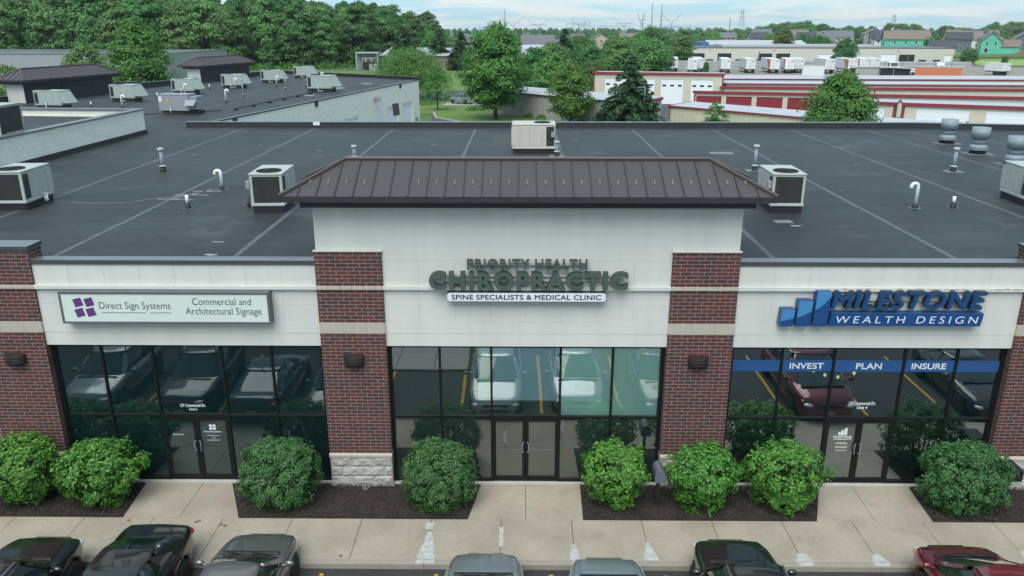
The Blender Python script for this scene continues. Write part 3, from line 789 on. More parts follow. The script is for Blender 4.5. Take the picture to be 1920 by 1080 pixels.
def streak(p, w, mi=2):
    for i in range(len(p) - 1):
        a, c = Vector(p[i]), Vector(p[i + 1]); d = (c - a).normalized(); s = Vector((-d.y, d.x)) * w
        rf.add([(a - s).to_tuple() + (ZR + .006,), (c - s).to_tuple() + (ZR + .006,), (c + s).to_tuple() + (ZR + .006,), (a + s).to_tuple() + (ZR + .006,)], [(0, 1, 2, 3)], mi)
streak([(-16.3, 7.75), (-14.5, 7.45), (-13.7, 7.6), (-13.1, 8.25), (-12.4, 8.6), (-11.9, 9.3), (-11.2, 10.3), (-11.7, 10.9)], .022)
streak([(-12.9, 8.2), (-11.6, 8.1)], .05); streak([(-12.6, 8.95), (-11.3, 8.9)], .05); streak([(-12.2, 9.6), (-11.1, 9.55)], .05); streak([(-12.3, 8.3), (-11.6, 9.9)], .04)
blot([(-8.3, .95), (-8.6, 2.3), (-15.6, 18.5), (8.5, 4.4), (-10, 20), (3, 24), (-4.5, 22)], .22); blot([(12, 10), (15, 16), (-13.5, 22), (-18, 24)], .12)
rf.build('flat_roof', [M['membrane'], M['membrane_seam'], M['membrane_stain']], bld)
pp = MB()                                                  # low rear parapet
for (a, c) in (((-20.4, 29.4), (-8, 29.4)), ((-8, 29.4), (8, 29.4)), ((8, 29.4), (24, 29.35)), ((24, 29.35), (30, 28.3))):
    dx, dy = c[0] - a[0], c[1] - a[1]; l = math.hypot(dx, dy); nx, ny = -dy / l, dx / l
    pp.prism([a, c, (c[0] + nx * .28, c[1] + ny * .28), (a[0] + nx * .28, a[1] + ny * .28)], 6.40, 6.76, 0)
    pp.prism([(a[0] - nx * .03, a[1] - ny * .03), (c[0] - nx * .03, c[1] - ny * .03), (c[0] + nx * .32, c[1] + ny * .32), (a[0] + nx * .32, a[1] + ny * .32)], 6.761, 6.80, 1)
pp.box((-12.6, 29.33, 6.60), (-12.2, 29.37, 6.80), 2)
pp.build('rear_parapet', [M['parapet'], M['coping_lite'], M['pvc']], bld)

# standing seam hip roof over the entrance tower (built once, reused on the wing)
def hip_roof(parent, W=2.7, Lh=6.02, z0=8.355, zr=9.05, snow=True):
    """centred on its ridge: eave half length Lh, ridge half length Lh-W/2, front towards -Y"""
    h = W / 2; r_ = Lh - h - .04
    m = MB()
    A, B_, C_, D_ = (-Lh, -h, z0), (Lh, -h, z0), (Lh, h, z0), (-Lh, h, z0); E_, F_ = (-r_, 0, zr), (r_, 0, zr)
    m.add([A, B_, C_, D_, E_, F_], [(0, 1, 5, 4), (1, 2, 5), (2, 3, 4, 5), (3, 0, 4), (3, 2, 1, 0)], 0)
    k = (zr - z0) / h
    n = int(2 * Lh / .435); px = 2 * Lh / n
    for i in range(1, n):                                   # seams on the long slopes
        x = -Lh + px * i
        top = min(1.0, (Lh - abs(x)) / (Lh - r_))
        if top < .06: continue
        for s in (-1, 1):
            y0, y1 = s * h, s * h * (1 - top); za, zb = z0, z0 + (zr - z0) * top
            m.add([(x - .012, y0, za - .005), (x + .012, y0, za - .005), (x + .012, y1, zb - .005), (x - .012, y1, zb - .005), (x - .012, y0, za + .035), (x + .012, y0, za + .035), (x + .012, y1, zb + .035), (x - .012, y1, zb + .035)],
                  [(4, 5, 6, 7), (0, 1, 5, 4), (3, 7, 6, 2), (0, 4, 7, 3), (1, 2, 6, 5)], 1)
    for s in (-1, 1):                                       # seams on the hips' short ends
        for q in (-2, -1, 0, 1, 2):
            y = q * h / 3; t = 1 - abs(y) / h
            x0, x1 = s * Lh, s * (Lh - (Lh - r_) * t)
            m.add([(x0, y - .012, z0 + .035), (x0, y + .012, z0 + .035), (x1, y + .012, z0 + (zr - z0) * t + .035), (x1, y - .012, z0 + (zr - z0) * t + .035), (x0, y - .012, z0 - .005), (x0, y + .012, z0 - .005), (x1, y + .012, z0 + (zr - z0) * t - .005), (x1, y - .012, z0 + (zr - z0) * t - .005)],
                  [(0, 1, 2, 3), (0, 3, 7, 4), (1, 5, 6, 2), (0, 4, 5, 1)], 1)
    for (a, c) in ((A, E_), (D_, E_), (B_, F_), (C_, F_), (E_, F_)):
        m.tube([(a[0], a[1], a[2] + .03), (c[0], c[1], c[2] + .03)], .055, 6, 0, True, False)
    o = m.build('hip_roof', [M['roofmetal'], M['roof_seam']], parent)
    f = MB()
    for (a, c) in (((-Lh, -h - .002, z0 - .135), (Lh, -h + .03, z0 + .012)), ((-Lh, h - .03, z0 - .135), (Lh, h + .002, z0 + .012)), ((-Lh - .002, -h + .03, z0 - .135), (-Lh + .03, h - .03, z0 + .012)), ((Lh - .03, -h + .03, z0 - .135), (Lh + .002, h - .03, z0 + .012))): f.box(a, c)
    f.box((-Lh + .03, -h + .03, z0 - .10), (Lh - .03, h - .03, z0 - .06))
    f.box((-Lh + .38, -h + .38, z0 - .345), (Lh - .38, h - .38, z0 - .10))
    f.build('eave_fascia', M['roofmetal_dk'], o)
    if snow:
        g = MB()
        for i in range(1, n - 1):
            x = -Lh + px * (i + .5)
            if i in (5, 6) or abs(x) > Lh - .62: continue
            y = -h * .62; z = z0 + (zr - z0) * .38
            g.ellipsoid((x, y, z + .03), (.022, .042, .036), 8, 6)
            g.box((x - .02, y - .07, z - .02), (x + .02, y + .06, z + .012))
        g.build('snow_guards', M['guard'], o)
    return o
hr = hip_roof(bld); hr.location = (.18, .75, 0)
# step in the rear wall of the tower, dark membrane like the roof
tb = MB(); tb.box((-5.2, 1.552, 6.4), (5.58, 1.6, 8.0)); tb.build('tower_back', M['parapet'], bld)

# ------------------------------------------------------------------ wing running back on the left
WA = R(10.4); WO = Vector((-20.4, 29.4, 0)); WU = Vector((math.sin(WA), math.cos(WA), 0)); WW = Vector((-math.cos(WA), math.sin(WA), 0))
def wg(u, w, z=0.0): p = WO + WU * u + WW * w; return (p.x, p.y, z)
wing = thing('rear_wing', 'white block wing with black roof running back at an angle behind the main building', 'building')
m = MB(); m.prism([wg(-.2, .02)[:2], wg(47.2, .02)[:2], wg(57.5, 22.3)[:2], wg(-26, 26)[:2], (-22.0, 0.6), (-22.0, 29.3)], 6.30, ZR - .008, 0)
random.seed(21)
for k_ in range(1, 5):
    w_ = 22.3 * k_ / 5
    a, c = wg(-6, w_ + 2), wg(46 + .5 * w_, w_)
    d = WW * .07
    m.add([(a[0] - d.x, a[1] - d.y, ZR - .003), (c[0] - d.x, c[1] - d.y, ZR - .003), (c[0] + d.x, c[1] + d.y, ZR - .003), (a[0] + d.x, a[1] + d.y, ZR - .003)], [(0, 1, 2, 3)], 1)
for (u_, w_, s_) in ((33, 4, .9), (46, 12, 1.6), (24, 3, .6), (40, 3.5, .7)):
    n = 12; c0 = wg(u_, w_)
    m.add([(c0[0] + s_ * math.cos(2 * PI * i / n) * random.uniform(.6, 1.2), c0[1] + s_ * 1.2 * math.sin(2 * PI * i / n) * random.uniform(.6, 1.2), ZR - .002) for i in range(n)], [tuple(range(n))], 2)
m.build('wing_roof', [M['membrane'], M['membrane_seam'], M['membrane_stain']], wing)
m = MB()
def wseg(mb, a, c, th, z0, z1, mi=0, side=1):
    A = Vector(wg(*a)); C_ = Vector(wg(*c)); d = (C_ - A).normalized(); nn = Vector((-d.y, d.x, 0)) * th * side
    mb.prism([(A.x, A.y), (C_.x, C_.y), (C_.x + nn.x, C_.y + nn.y), (A.x + nn.x, A.y + nn.y)], z0, z1, mi)
# right wall as a run of block with four doors left open in it
doors = [(13.0, 16.2, 4.2), (24.4, 27.9, 4.25), (36.1, 39.7, 4.25), (40.9, 44.7, 4.25)]
u0 = 0
for (a, c, h) in doors:
    wseg(m, (u0, 0), (a, 0), .3, -.25, 6.40); wseg(m, (a, 0), (c, 0), .3, h, 6.40); u0 = c
wseg(m, (u0, 0), (47.2, 0), .3, -.25, 6.40)
wseg(m, (47.2, .3), (57.5, 22.3), .3, -.25, 6.4)
wseg(m, (57.5, 22.3), (-26, 26), .3, -.25, 6.4)
m.build('block_wall', M['block'], wing)
for (a, c, h) in doors:
    d = MB(); wseg(d, (a, .18), (c, .18), .06, -.2, h); d.build('overhead_door', M['white_door'], wing)
d = MB(); wseg(d, (45.4, -.03), (46.4, -.03), .05, -.2, 2.3); d.build('side_door', M['ac_grey'], wing)
m = MB()
wseg(m, (0, -.05), (47.2, -.05), .42, 6.401, 6.47, 0); 
wseg(m, (47.2, -.05), (57.5, 22.3), .35, 6.401, 6.78, 0); wseg(m, (57.5, 22.3), (-10, 25.2), .35, 6.401, 6.95, 0)
wseg(m, (47.15, -.08), (57.5, 22.35), .42, 6.781, 6.81, 1); wseg(m, (57.5, 22.3), (-10, 25.2), .42, 6.951, 6.98, 1)
wseg(m, (-.1, -.06), (47.2, -.06), .44, 6.471, 6.485, 1)
m.build('wing_parapet', [M['parapet'], M['coping']], wing)
for (u_, w_, ln) in ((5.4, 0, 0), (18.5, 0, 0), (40.2, 0, 0)):     # dark scuppers
    d = MB(); wseg(d, (u_, -.1), (u_ + .5, -.1), .1, 6.0, 6.4); d.build('scupper', M['roofmetal_dk'], wing)
bm_ = MB(); P_ = wg(54.5, 18.0); bm_.box((P_[0] - .8, P_[1] - .4, 6.44), (P_[0] + .8, P_[1] + .4, 7.0)); bm_.build('pier_back', M['brick'], wing)
P_ = wg(27.3, 23.0)
bm_ = MB(); bm_.box((P_[0] - 1.0, P_[1] - .5, 6.44), (P_[0] + .6, P_[1] + .5, 7.15), 0); bm_.box((P_[0] - 1.03, P_[1] - .53, 7.151), (P_[0] + .63, P_[1] + .53, 7.2), 1); bm_.build('pier_back', [M['brick'], M['parapet']], wing)

# the two street towers of the wing, seen from behind
for (u_, w_, lab) in ((17.9, 23.0, 0), (43.7, 23.2, 1)):
    p = wg(u_, w_)
    e = bpy.data.objects.new('street_tower', None); COL.objects.link(e); e.parent = wing
    e.location = (p[0], p[1], 0); e.rotation_euler = (0, 0, PI / 2 - WA)
    t = MB(); t.box((-5.4, -.8, 6.44), (5.4, .8, 8.0)); t.build('stucco_side', M['eifs'], e)
    t = MB(); t.box((-5.37, -.86, 6.44), (5.37, -.801, 8.0)); t.box((-1.2, -.88, 6.44), (-.6, -.861, 7.9)); t.box((2.6, -.88, 6.44), (5.37, -.861, 8.0)); t.build('membrane_back', M['parapet'], e)
    h = hip_roof(e, W=3.0, z0=8.25, zr=9.05, snow=False)

# raised block-walled part at the far left with its own roof
rb = thing('raised_roof_block', 'higher block-walled roof section at the left edge with its own black roof', 'building')
m = MB(); m.prism([(-22.3, -2), (-21.55, 26.5), (-21.85, 26.5), (-22.6, -2)], 6.45, 7.78, 0); m.prism([(-21.86, 26.5), (-60, 29.5), (-60, 29.2), (-21.87, 26.2)], 6.45, 7.78, 0)
m.build('block_wall', M['block'], rb)
m = MB(); m.prism([(-22.62, -2), (-21.88, 26.1), (-60, 29.1), (-60, -2)], 7.30, 7.42, 0); m.build('upper_roof', M['membrane'], rb)
m = MB(); m.prism([(-22.24, -2), (-21.47, 26.58), (-21.95, 26.58), (-22.72, -2)], 7.781, 7.86, 0); m.prism([(-21.96, 26.58), (-60, 29.6), (-60, 29.12), (-21.97, 26.12)], 7.781, 7.86, 0)
m.build('upper_coping', M['coping_lite'], rb)
m = MB(); m.prism([(-22.28, -2), (-21.53, 26.52), (-21.47, 26.52), (-22.22, -2)], 6.44, 6.68, 0); m.build('base_flashing', M['parapet'], rb)

# ================================================================== SIGNS
def sgn(name, lab): return thing(name, lab, 'sign', (0, 0, 0))
M['sign_face'] = mat('sign_face_pale', (0.60, 0.68, 0.62), 0.35, var=0.03, scale=1.5)
M['sign_grey'] = mat('sign_cabinet_grey', (0.11, 0.115, 0.12), 0.45)
M['purple'] = mat('purple_vinyl', (0.11, 0.035, 0.17), 0.5, var=0.03)
M['ink'] = mat('dark_ink', (0.018, 0.02, 0.025), 0.5)
M['cgreen'] = mat('letter_green', (0.062, 0.098, 0.078), 0.38, var=0.05)
M['cgreen_dk'] = mat('letter_return_green', (0.028, 0.042, 0.036), 0.5)
M['sign_white'] = mat('sign_white', (0.68, 0.70, 0.76), 0.4, var=0.02)
M['navy'] = mat('navy_face', (0.012, 0.060, 0.165), 0.35, var=0.04)
M['navy_dk'] = mat('navy_return', (0.008, 0.024, 0.055), 0.5)
M['blue'] = mat('bar_blue', (0.010, 0.060, 0.19), 0.35, var=0.03)
M['sky_blue'] = mat('bar_light_blue', (0.055, 0.22, 0.44), 0.35, var=0.03)
M['banner'] = mat('banner_blue', (0.016, 0.075, 0.22), 0.5, var=0.03)
M['decal'] = mat('white_decal', (0.66, 0.68, 0.68), 0.6)
# left cabinet sign
s = sgn('cabinet_sign', 'long pale green cabinet sign with purple squares and thin dark lettering over the left shop')
m = MB(); x0, x1, z0, z1 = -11.89, -6.46, 4.93, 5.79
m.box((x0, -.20, z0), (x1, .056, z1), 0)
for (a, c) in (((x0 - .01, -.235, z1 - .06), (x1 + .01, -.2005, z1 + .01)), ((x0 - .01, -.235, z0 - .01), (x1 + .01, -.2005, z0 + .05)), ((x0 - .01, -.234, z0 + .05), (x0 + .05, -.2005, z1 - .06)), ((x1 - .05, -.234, z0 + .05), (x1 + .01, -.2005, z1 - .06))): m.box(a, c, 0)
m.build('cabinet', M['sign_grey'], s, bevel=.006)
m = MB(); m.box((x0 + .05, -.218, z0 + .05), (x1 - .05, -.2015, z1 - .06)); m.build('sign_face', M['sign_face'], s)
m = MB()
for (cx, cz) in ((-11.42, 5.50), (-11.13, 5.51), (-11.41, 5.22), (-11.12, 5.235)):
    t = R(14); hs = .112
    m.xprism([(cx + hs * 1.414 * math.cos(t + PI / 4 + k * PI / 2), cz + hs * 1.414 * math.sin(t + PI / 4 + k * PI / 2)) for k in range(4)], -.2215, -.2185)
m.build('logo_squares', M['purple'], s)
text('lettering', 'Direct Sign Systems', -10.88, -9.03, 5.27, 5.515, -.2215, M['ink'], s, .003, offset=-.006)
m = MB(); m.box((-10.85, -.2215, 5.215), (-9.68, -.2185, 5.228)); m.box((-9.58, -.2215, 5.215), (-9.03, -.2185, 5.228)); m.build('underline', M['ink'], s)
text('lettering', 'Commercial and', -8.45, -6.93, 5.44, 5.63, -.2215, M['ink'], s, .003, offset=-.006)
text('lettering', 'Architectural Signage', -8.65, -6.68, 5.12, 5.37, -.2215, M['ink'], s, .003, offset=-.006)
# middle channel letter sign
s = sgn('channel_letter_sign', 'dark green channel letters with white lettered strip below on the middle fascia')
text('lettering', 'PRIORITY HEALTH', -1.34, 1.72, 6.39, 6.66, -.16, M['cgreen'], s, .12, offset=.020, spacing=1.12, side=M['cgreen_dk'])
text('lettering', 'CHIROPRACTIC', -2.32, 2.76, 5.88, 6.35, -.24, M['cgreen'], s, .17, offset=.050, spacing=1.2, side=M['cgreen_dk'])
m = MB()
for (x0, x1, z) in ((-1.3, 1.68, 6.48), (-2.2, 2.65, 6.05), (-2.2, 2.65, 6.17)): m.box((x0, -.03, z), (x1, .02, z + .06))
m.build('raceway', M['eifs_back'], s)
m = MB(); n = 6; rr = .07; x0, x1, z0, z1 = -1.87, 2.22, 5.555, 5.80; pl = []
for (cx, cz, a0) in ((x1 - rr, z1 - rr, 0), (x0 + rr, z1 - rr, 90), (x0 + rr, z0 + rr, 180), (x1 - rr, z0 + rr, 270)):
    pl += [(cx + rr * math.cos(R(a0 + 90 * k / n)), cz + rr * math.sin(R(a0 + 90 * k / n))) for k in range(n + 1)]
m.xprism(pl, -.20, .05, 0); m.build('strip_box', M['cgreen_dk'], s)
m = MB(); pl2 = [(.175 + (p[0] - .175) * .995, 5.6775 + (p[1] - 5.6775) * .93) for p in pl]; m.xprism(pl2, -.206, -.2005); m.build('strip_face', M['sign_white'], s)
text('lettering', 'SPINE SPECIALISTS & MEDICAL CLINIC', -1.75, 2.09, 5.605, 5.745, -.209, M['ink'], s, .003, offset=.022, spacing=1.06)
# right channel letter sign
s = sgn('blue_letter_sign', 'navy blue slanted channel letters with rising bars and blue strip over the right shop')
text('lettering', 'MILESTONE', 7.98, 11.93, 5.36, 5.86, -.20, M['navy'], s, .16, offset=.032, shear=.2, spacing=1.1, side=M['navy_dk'])
m = MB(); m.box((8.1, -.03, 5.55), (11.8, .02, 5.68)); m.build('raceway', M['eifs_back'], s)
m = MB(); m.xprism([(7.99, 4.92), (11.88, 4.92), (11.93, 5.27), (8.03, 5.27)], -.20, .05); m.build('strip_box', M['blue'], s, bevel=.004)
text('lettering', 'WEALTH DESIGN', 8.16, 11.80, 5.0, 5.19, -.204, M['sign_white'], s, .003, offset=-.004, shear=.12, spacing=1.45)
for (xa, xb, zt, cut0, cut1) in ((6.72, 7.06, 5.36, 5.05, 5.13), (7.13, 7.50, 5.60, 5.15, 5.33), (7.57, 7.94, 5.85, 5.36, 5.72)):
    sl = .03; m = MB(); m.xprism([(xa, 4.9), (xb, 4.9), (xb + sl, zt), (xa + sl, zt)], -.20, .05, 0); bb = m.build('rising_bar', [M['blue']], s, bevel=.004)
    m = MB(); k = lambda z: sl * (z - 4.9) / (zt - 4.9); pts = []
    for i in range(9):
        t = i / 8; x = xa + (xb - xa) * t; z = cut0 + (cut1 - cut0) * t ** 1.5; pts.append((x + k(z) + (.005 if i == 0 else -.005 if i == 8 else 0), z))
    m.xprism(pts + [(xb + sl - .006, zt - .006), (xa + sl + .006, zt - .006)], -.2035, -.2005); m.build('bar_swoosh', M['sky_blue'], bb)  # lighter blue swoosh of the two-tone bar face
# blue banner strips inside the right shop's glass
s = thing('window_banner', 'blue banner strip with white words across the right shop windows', 'banner')
for (xa, xb) in ((5.74, 7.0), (7.08, 8.40), (8.48, 10.28), (10.36, 11.67), (11.75, 12.87)):
    m = MB(); m.box((xa, .238, 3.44), (xb, .2455, 3.765)); m.build('banner_strip', M['banner'], s)
for (tx, xa, xb) in (('INVEST', 7.27, 8.18), ('PLAN', 9.05, 9.74), ('INSURE', 10.54, 11.46)): text('lettering', tx, xa, xb, 3.515, 3.69, .2345, M['decal'], s, .003, offset=.014)
# small white decals on the glass
s = thing('address_decal', 'small white address lettering above the left shop doors', 'decal')
text('lettering', '129 Commercial Dr.', -9.37, -8.66, 2.29, 2.385, .244, M['decal'], s, .002, offset=.016); text('lettering', 'Unit 6', -9.13, -8.91, 2.18, 2.26, .244, M['decal'], s, .002, offset=.012)
s = thing('address_decal', 'small white address lettering above the right shop doors', 'decal')
text('lettering', '129 Commercial Dr.', 9.01, 9.74, 2.44, 2.54, .244, M['decal'], s, .002, offset=.02); text('lettering', 'Unit 4', 9.24, 9.53, 2.32, 2.41, .244, M['decal'], s, .002, offset=.018)
s = thing('door_decal', 'white squares and lines of lettering on the left shop doors', 'decal')
m = MB()
for (cx, cz) in ((-8.60, 1.72), (-8.50, 1.72), (-8.60, 1.63), (-8.50, 1.63)): m.box((cx - .04, .2325, cz - .035), (cx + .04, .2345, cz + .035))
m.build('logo_squares', M['decal'], s)
text('lettering', 'Direct Sign Systems', -8.80, -8.32, 1.50, 1.56, .2325, M['decal'], s, .002, offset=.015)
for (i, t_) in enumerate(('129 Commercial Drive', 'Unit 6', 'BY APPOINTMENT ONLY')): text('lettering', t_, -8.73 + .06 * (i == 1) * 2, -8.38 - .06 * (i == 1) * 2, 1.40 - .075 * i, 1.435 - .075 * i, .2325, M['decal'], s, .002)
text('lettering', 'NO SOLICITING', -9.68, -9.38, 1.42, 1.46, .2325, M['decal'], s, .002, offset=.01)
s = thing('door_decal', 'white rising bars and lines of lettering on the right shop doors', 'decal')
m = MB()
for i, h in enumerate((.10, .16, .22)): m.box((8.83 + .085 * i, .2325, 1.52), (8.905 + .085 * i, .2345, 1.52 + h))
m.box((8.72, .2325, 1.385), (9.20, .2345, 1.40)); m.build('logo_bars', M['decal'], s)
text('lettering', 'MILESTONE', 8.71, 9.21, 1.42, 1.50, .2325, M['decal'], s, .002, offset=.02)
m = MB()
for (z, w) in ((1.28, .15), (1.245, .17), (1.16, .16), (1.125, .17), (1.04, .16)): m.box((8.96 - w, .2325, z), (8.96 + w, .2345, z + .012))
m.build('small_print', M['decal'], s)

# ================================================================== WALL LAMPS, MAILBOXES
def wall_lamp(x, lab):
    t = thing('wall_lamp', lab, 'wall lamp', (x, 0, 3.87), 0, 'half round wall lamps on the brick piers')
    n = 14; m = MB()
    def ring(r, z): return [(r * math.cos(PI + PI * k / n), -.02 + .62 * r * math.sin(PI + PI * k / n) - .02, z) for k in range(n + 1)]
    rows = [ring(.25, -.17), ring(.265, -.165), ring(.27, .10), ring(.262, .13)]
    V = [p for r_ in rows for p in r_]; w = n + 1
    F = [(i * w + k, i * w + k + 1, (i + 1) * w + k + 1, (i + 1) * w + k) for i in range(3) for k in range(n)]
    m.add(V, F, 0, True); m.add(rows[-1], [tuple(range(w))[::1]]); m.add(rows[0], [tuple(range(w))[::-1]])
    m.build('shade', M['lamp'], t)
    m = MB(); m.box((-.25, -.04, -.16), (.25, -.002, .12)); m.build('back_plate', M['lamp'], t)
    m = MB()
    for z in (-.10, -.02, .06):
        V = []
        for (r, dz) in ((.268, -.008), (.278, 0), (.268, .008)): V += ring(r, z + dz)
        m.add(V, [(i * w + k, i * w + k + 1, (i + 1) * w + k + 1, (i + 1) * w + k) for i in range(2) for k in range(n)])
    m.build('louvre_rings', M['black'], t)
for x, lab in ((-13.47, 'bronze half round wall lamp on the brick pier left of the pale green sign'), (-4.40, 'bronze half round wall lamp on the brick pier between left and middle shops'),
               (4.74, 'bronze half round wall lamp on the brick pier between middle and right shops'), (13.85, 'bronze half round wall lamp on the brick pier right of the navy letter sign')): wall_lamp(x, lab)
M['mail'] = mat('mailbox_grey', (0.13, 0.15, 0.18), 0.4, metal=0.3)
t = thing('mailbox', 'grey arched mailbox on a thin black post between the bright shrubs', 'mailbox', (3.70, -.98, 0))
m = MB(); m.box((-.045, -.045, -.05), (.045, .045, .92)); m.build('post', M['black'], t)
m = MB(); n = 12; pr = [(-.16, .92), (.16, .92)] + [(.16 * math.cos(PI * k / n), 1.12 + .16 * math.sin(PI * k / n)) for k in range(n + 1)]
m.xprism(pr, -.30, .30); m.build('box', M['mail'], t, bevel=.006)
m = MB(); m.xprism([(p[0] * 1.03, .915 + (p[1] - .915) * 1.02) for p in pr], -.325, -.302); m.build('door', M['mail'], t, bevel=.004)
m = MB(); m.box((.168, -.1, 1.1), (.176, .1, 1.14)); m.build('flag', M['red_trim'], t)
t.scale = (.86, .86, .98)
t = thing('mailbox', 'black flat-topped mailbox on a grey post at the right edge', 'mailbox', (13.12, -.62, 0))
m = MB(); m.box((-.05, -.05, -.05), (.05, .05, .78)); m.build('post', M['ac_grey'], t)
m = MB(); m.box((-.24, -.3, .78), (.24, .3, 1.12)); m.build('box', M['black'], t, bevel=.02, seg=2)
m = MB(); m.box((-.22, -.318, .82), (.22, -.302, 1.08)); m.build('door', M['frame'], t, bevel=.006)

# ================================================================== ROOF EQUIPMENT
def ac_unit(loc, rz, lab, w=1.05, d=1.75, h=1.05, paint='ac_pale', hood=False, fan=True, group='rooftop air conditioners'):
    """package unit; coil end towards local -Y, fan on top near that end"""
    t = thing('air_conditioner', lab, 'air conditioner', loc, rz, group)
    m = MB(); m.box((-w / 2 + .03, -d / 2 + .03, 0), (w / 2 - .03, d / 2 - .03, .26)); m.build('roof_curb', M['black'], t)
    m = MB(); z0, z1 = .26, .26 + h
    m.box((-w / 2, -d / 2, z0), (w / 2, d / 2, z1 - .05), 0)
    m.box((-w / 2 - .02, -d / 2 - .02, z1 - .05), (w / 2 + .02, d / 2 + .02, z1), 0)
    m.box((-w / 2 - .015, -d / 2 - .015, z0 - .02), (w / 2 + .015, d / 2 + .015, z0 + .07), 0)
    for s in (-1, 1):
        for yy in (-.2 * d, .1 * d, .33 * d): m.box((s * (w / 2 + .001), yy, z0 + .12), (s * (w / 2 + .012), yy + .2 * d, z1 - .14), 0)
    m.build('cabinet', M[paint], t, bevel=.012)
    g = MB()
    g.box((-w / 2 + .09, -d / 2 - .014, z0 + .10), (w / 2 - .09, -d / 2 - .002, z1 - .10))
    for s in (-1, 1): g.box((s * (w / 2 + .014), -d / 2 + .06, z0 + .12), (s * (w / 2 + .002), -d / 2 + .2 * d + .02, z1 - .12))
    g.build('coil_grille', M['coil'], t)
    if fan:
        f = MB(); fy = -d / 2 + .30 * d; rr = min(.36 * w, .38)
        f.lathe((0, fy, z1), [(rr, .001), (rr + .03, .012), (rr + .03, .03), (rr, .03), (rr - .01, .006), (.0, .006)], 20, 0)
        for k in range(10):
            a = PI * k / 10; f.tube([(rr * math.cos(a), fy + rr * math.sin(a), z1 + .03), (-rr * math.cos(a), fy - rr * math.sin(a), z1 + .03)], .006, 4)
        f.lathe((0, fy, z1 + .012), [(.09, 0), (.09, .04), (0, .05)], 12); f.build('fan', M['black'], t)
    if hood:
        k = MB(); k.xprism([(w / 2 + .001, z0 + .12), (w / 2 + .24, z0 + .12), (w / 2 + .24, z0 + .2), (w / 2 + .001, z1 - .12)], .08 * d, .47 * d); k.build('intake_hood', M[paint], t, bevel=.008)
    q = MB(); q.box((-w / 2 - .14, -d / 2 + .02, z0 + .55), (-w / 2 - .022, -d / 2 + .2, z0 + .8)); q.build('disconnect_box', M['ac_grey'], t, bevel=.006)
    q = MB(); q.tube([(w / 2 + .0, .1 * d, z0 + .12), (w / 2 + .14, .1 * d, z0 + .12), (w / 2 + .14, .1 * d, z0 - .12), (w / 2 + .14, .1 * d - .12, z0 - .12), (w / 2 + .14, .1 * d - .12, z0 + .05)], .025, 8); q.build('drain_pipe', M['pvc'], t)
    return t
ac_unit((-8.30, 6.85, ZR), R(3), 'pale air conditioner with dark front coil just left of the brown hip roof')
ac_unit((8.76, 7.0, ZR), R(-2), 'pale air conditioner partly hidden by the right end of the brown hip roof', hood=False)
ac_unit((-17.02, 7.15, ZR), R(2), 'wide pale air conditioner with dark coil at the left edge of the main roof', w=1.15)
ac_unit((17.72, 8.0, ZR), R(-4), 'pale air conditioner cut by the right edge of the photo')
t = ac_unit((.66, 19.75, ZR), R(90), 'large beige air conditioner alone at the back of the main roof behind the hip roof', w=1.55, d=2.05, h=1.15, paint='ac_beige')
t = ac_unit((-23.45, 16.2, 7.42), R(0), 'grey air conditioner with tall mesh side on the raised roof block', w=1.5, d=1.7, h=1.35, paint='ac_pale')
m = MB(); m.box((.752, -.78, .42), (.772, .78, 1.5)); m.build('side_mesh', M['coil'], t)
labs = ['grey green unit with slanted hood beside the nearest street tower', 'grey green unit with slanted hood, second from the left along the wing', 'grey green unit with slanted hood, between the two street towers', 'grey green unit with slanted hood in front of the farther street tower',
        'grey green unit with slanted hood, next to the far corner of the farther tower', 'grey green unit with slanted hood, farthest one along the wing', 'largest grey green hooded unit standing alone near the right wall of the wing']
for (p, sc_, lab) in zip(((-35.1, 41.2), (-32.6, 47.6), (-30.8, 55.4), (-28.9, 62.9), (-27.5, 71.1), (-26.3, 80.0), (-18.9, 58.2)), (1, 1, 1, 1, 1, 1, 1.12), labs):
    # long side to the camera, coil to the left, hood at the right end
    a = thing('air_conditioner', lab, 'air conditioner', (p[0], p[1], ZR), R(-6), 'rooftop air conditioners along the wing'); a.scale = (sc_,) * 3
    m = MB(); m.box((-1.0, -.55, 0), (1.0, .55, .28)); m.build('roof_curb', M['black'], a)
    m = MB(); m.box((-1.1, -.62, .28), (1.05, .62, 1.30)); m.box((-1.12, -.64, 1.30), (1.07, .64, 1.35))
    for x in (-.62, -.1, .45): m.box((x, -.633, .36), (x + .46, -.621, 1.22))
    m.build('cabinet', M['ac_green'], a, bevel=.012)
    m = MB(); m.yprism([(-.6, .4), (.55, .4), (.55, .5), (-.6, .5)], 1.051, 1.5); 
    m = MB(); m.xprism([(1.051, .45), (1.6, .45), (1.55, .52), (1.1, 1.27), (1.051, 1.27)], -.6, .55); m.build('intake_hood', M['ac_green'], a, bevel=.008)
    m = MB(); m.box((-1.114, -.5, .4), (-1.102, .5, 1.2)); m.box((-1.02, -.634, .42), (-.76, -.622, 1.2)); m.build('coil_grille', M['coil'], a)
    m = MB(); m.lathe((-.55, 0, 1.351), [(.4, 0), (.42, .03), (.38, .03), (.37, .006), (0, .006)], 18); m.build('fan', M['black'], a)
    m = MB(); m.tube([(-.1, -.63, .5), (-.1, -.78, .5), (-.1, -.78, .1), (.3, -.78, .1)], .03, 6); m.build('drain_pipe', M['pvc'], a)
t = thing('rooftop_heater', 'boxy grey rooftop unit with yellow sticker and folded side hood on the wing roof', 'rooftop unit', (-24.0, 37.9, ZR), R(-5))
m = MB(); m.box((-1.3, -.5, 0), (1.35, .5, .22)); m.build('roof_curb', M['black'], t)
m = MB(); m.box((-1.45, -.6, .22), (.75, .6, 1.30)); m.box((-1.47, -.62, 1.30), (.77, .62, 1.36)); m.box((.751, -.5, .3), (1.3, .5, 1.2)); m.build('cabinet', M['ac_grey'], t, bevel=.012)
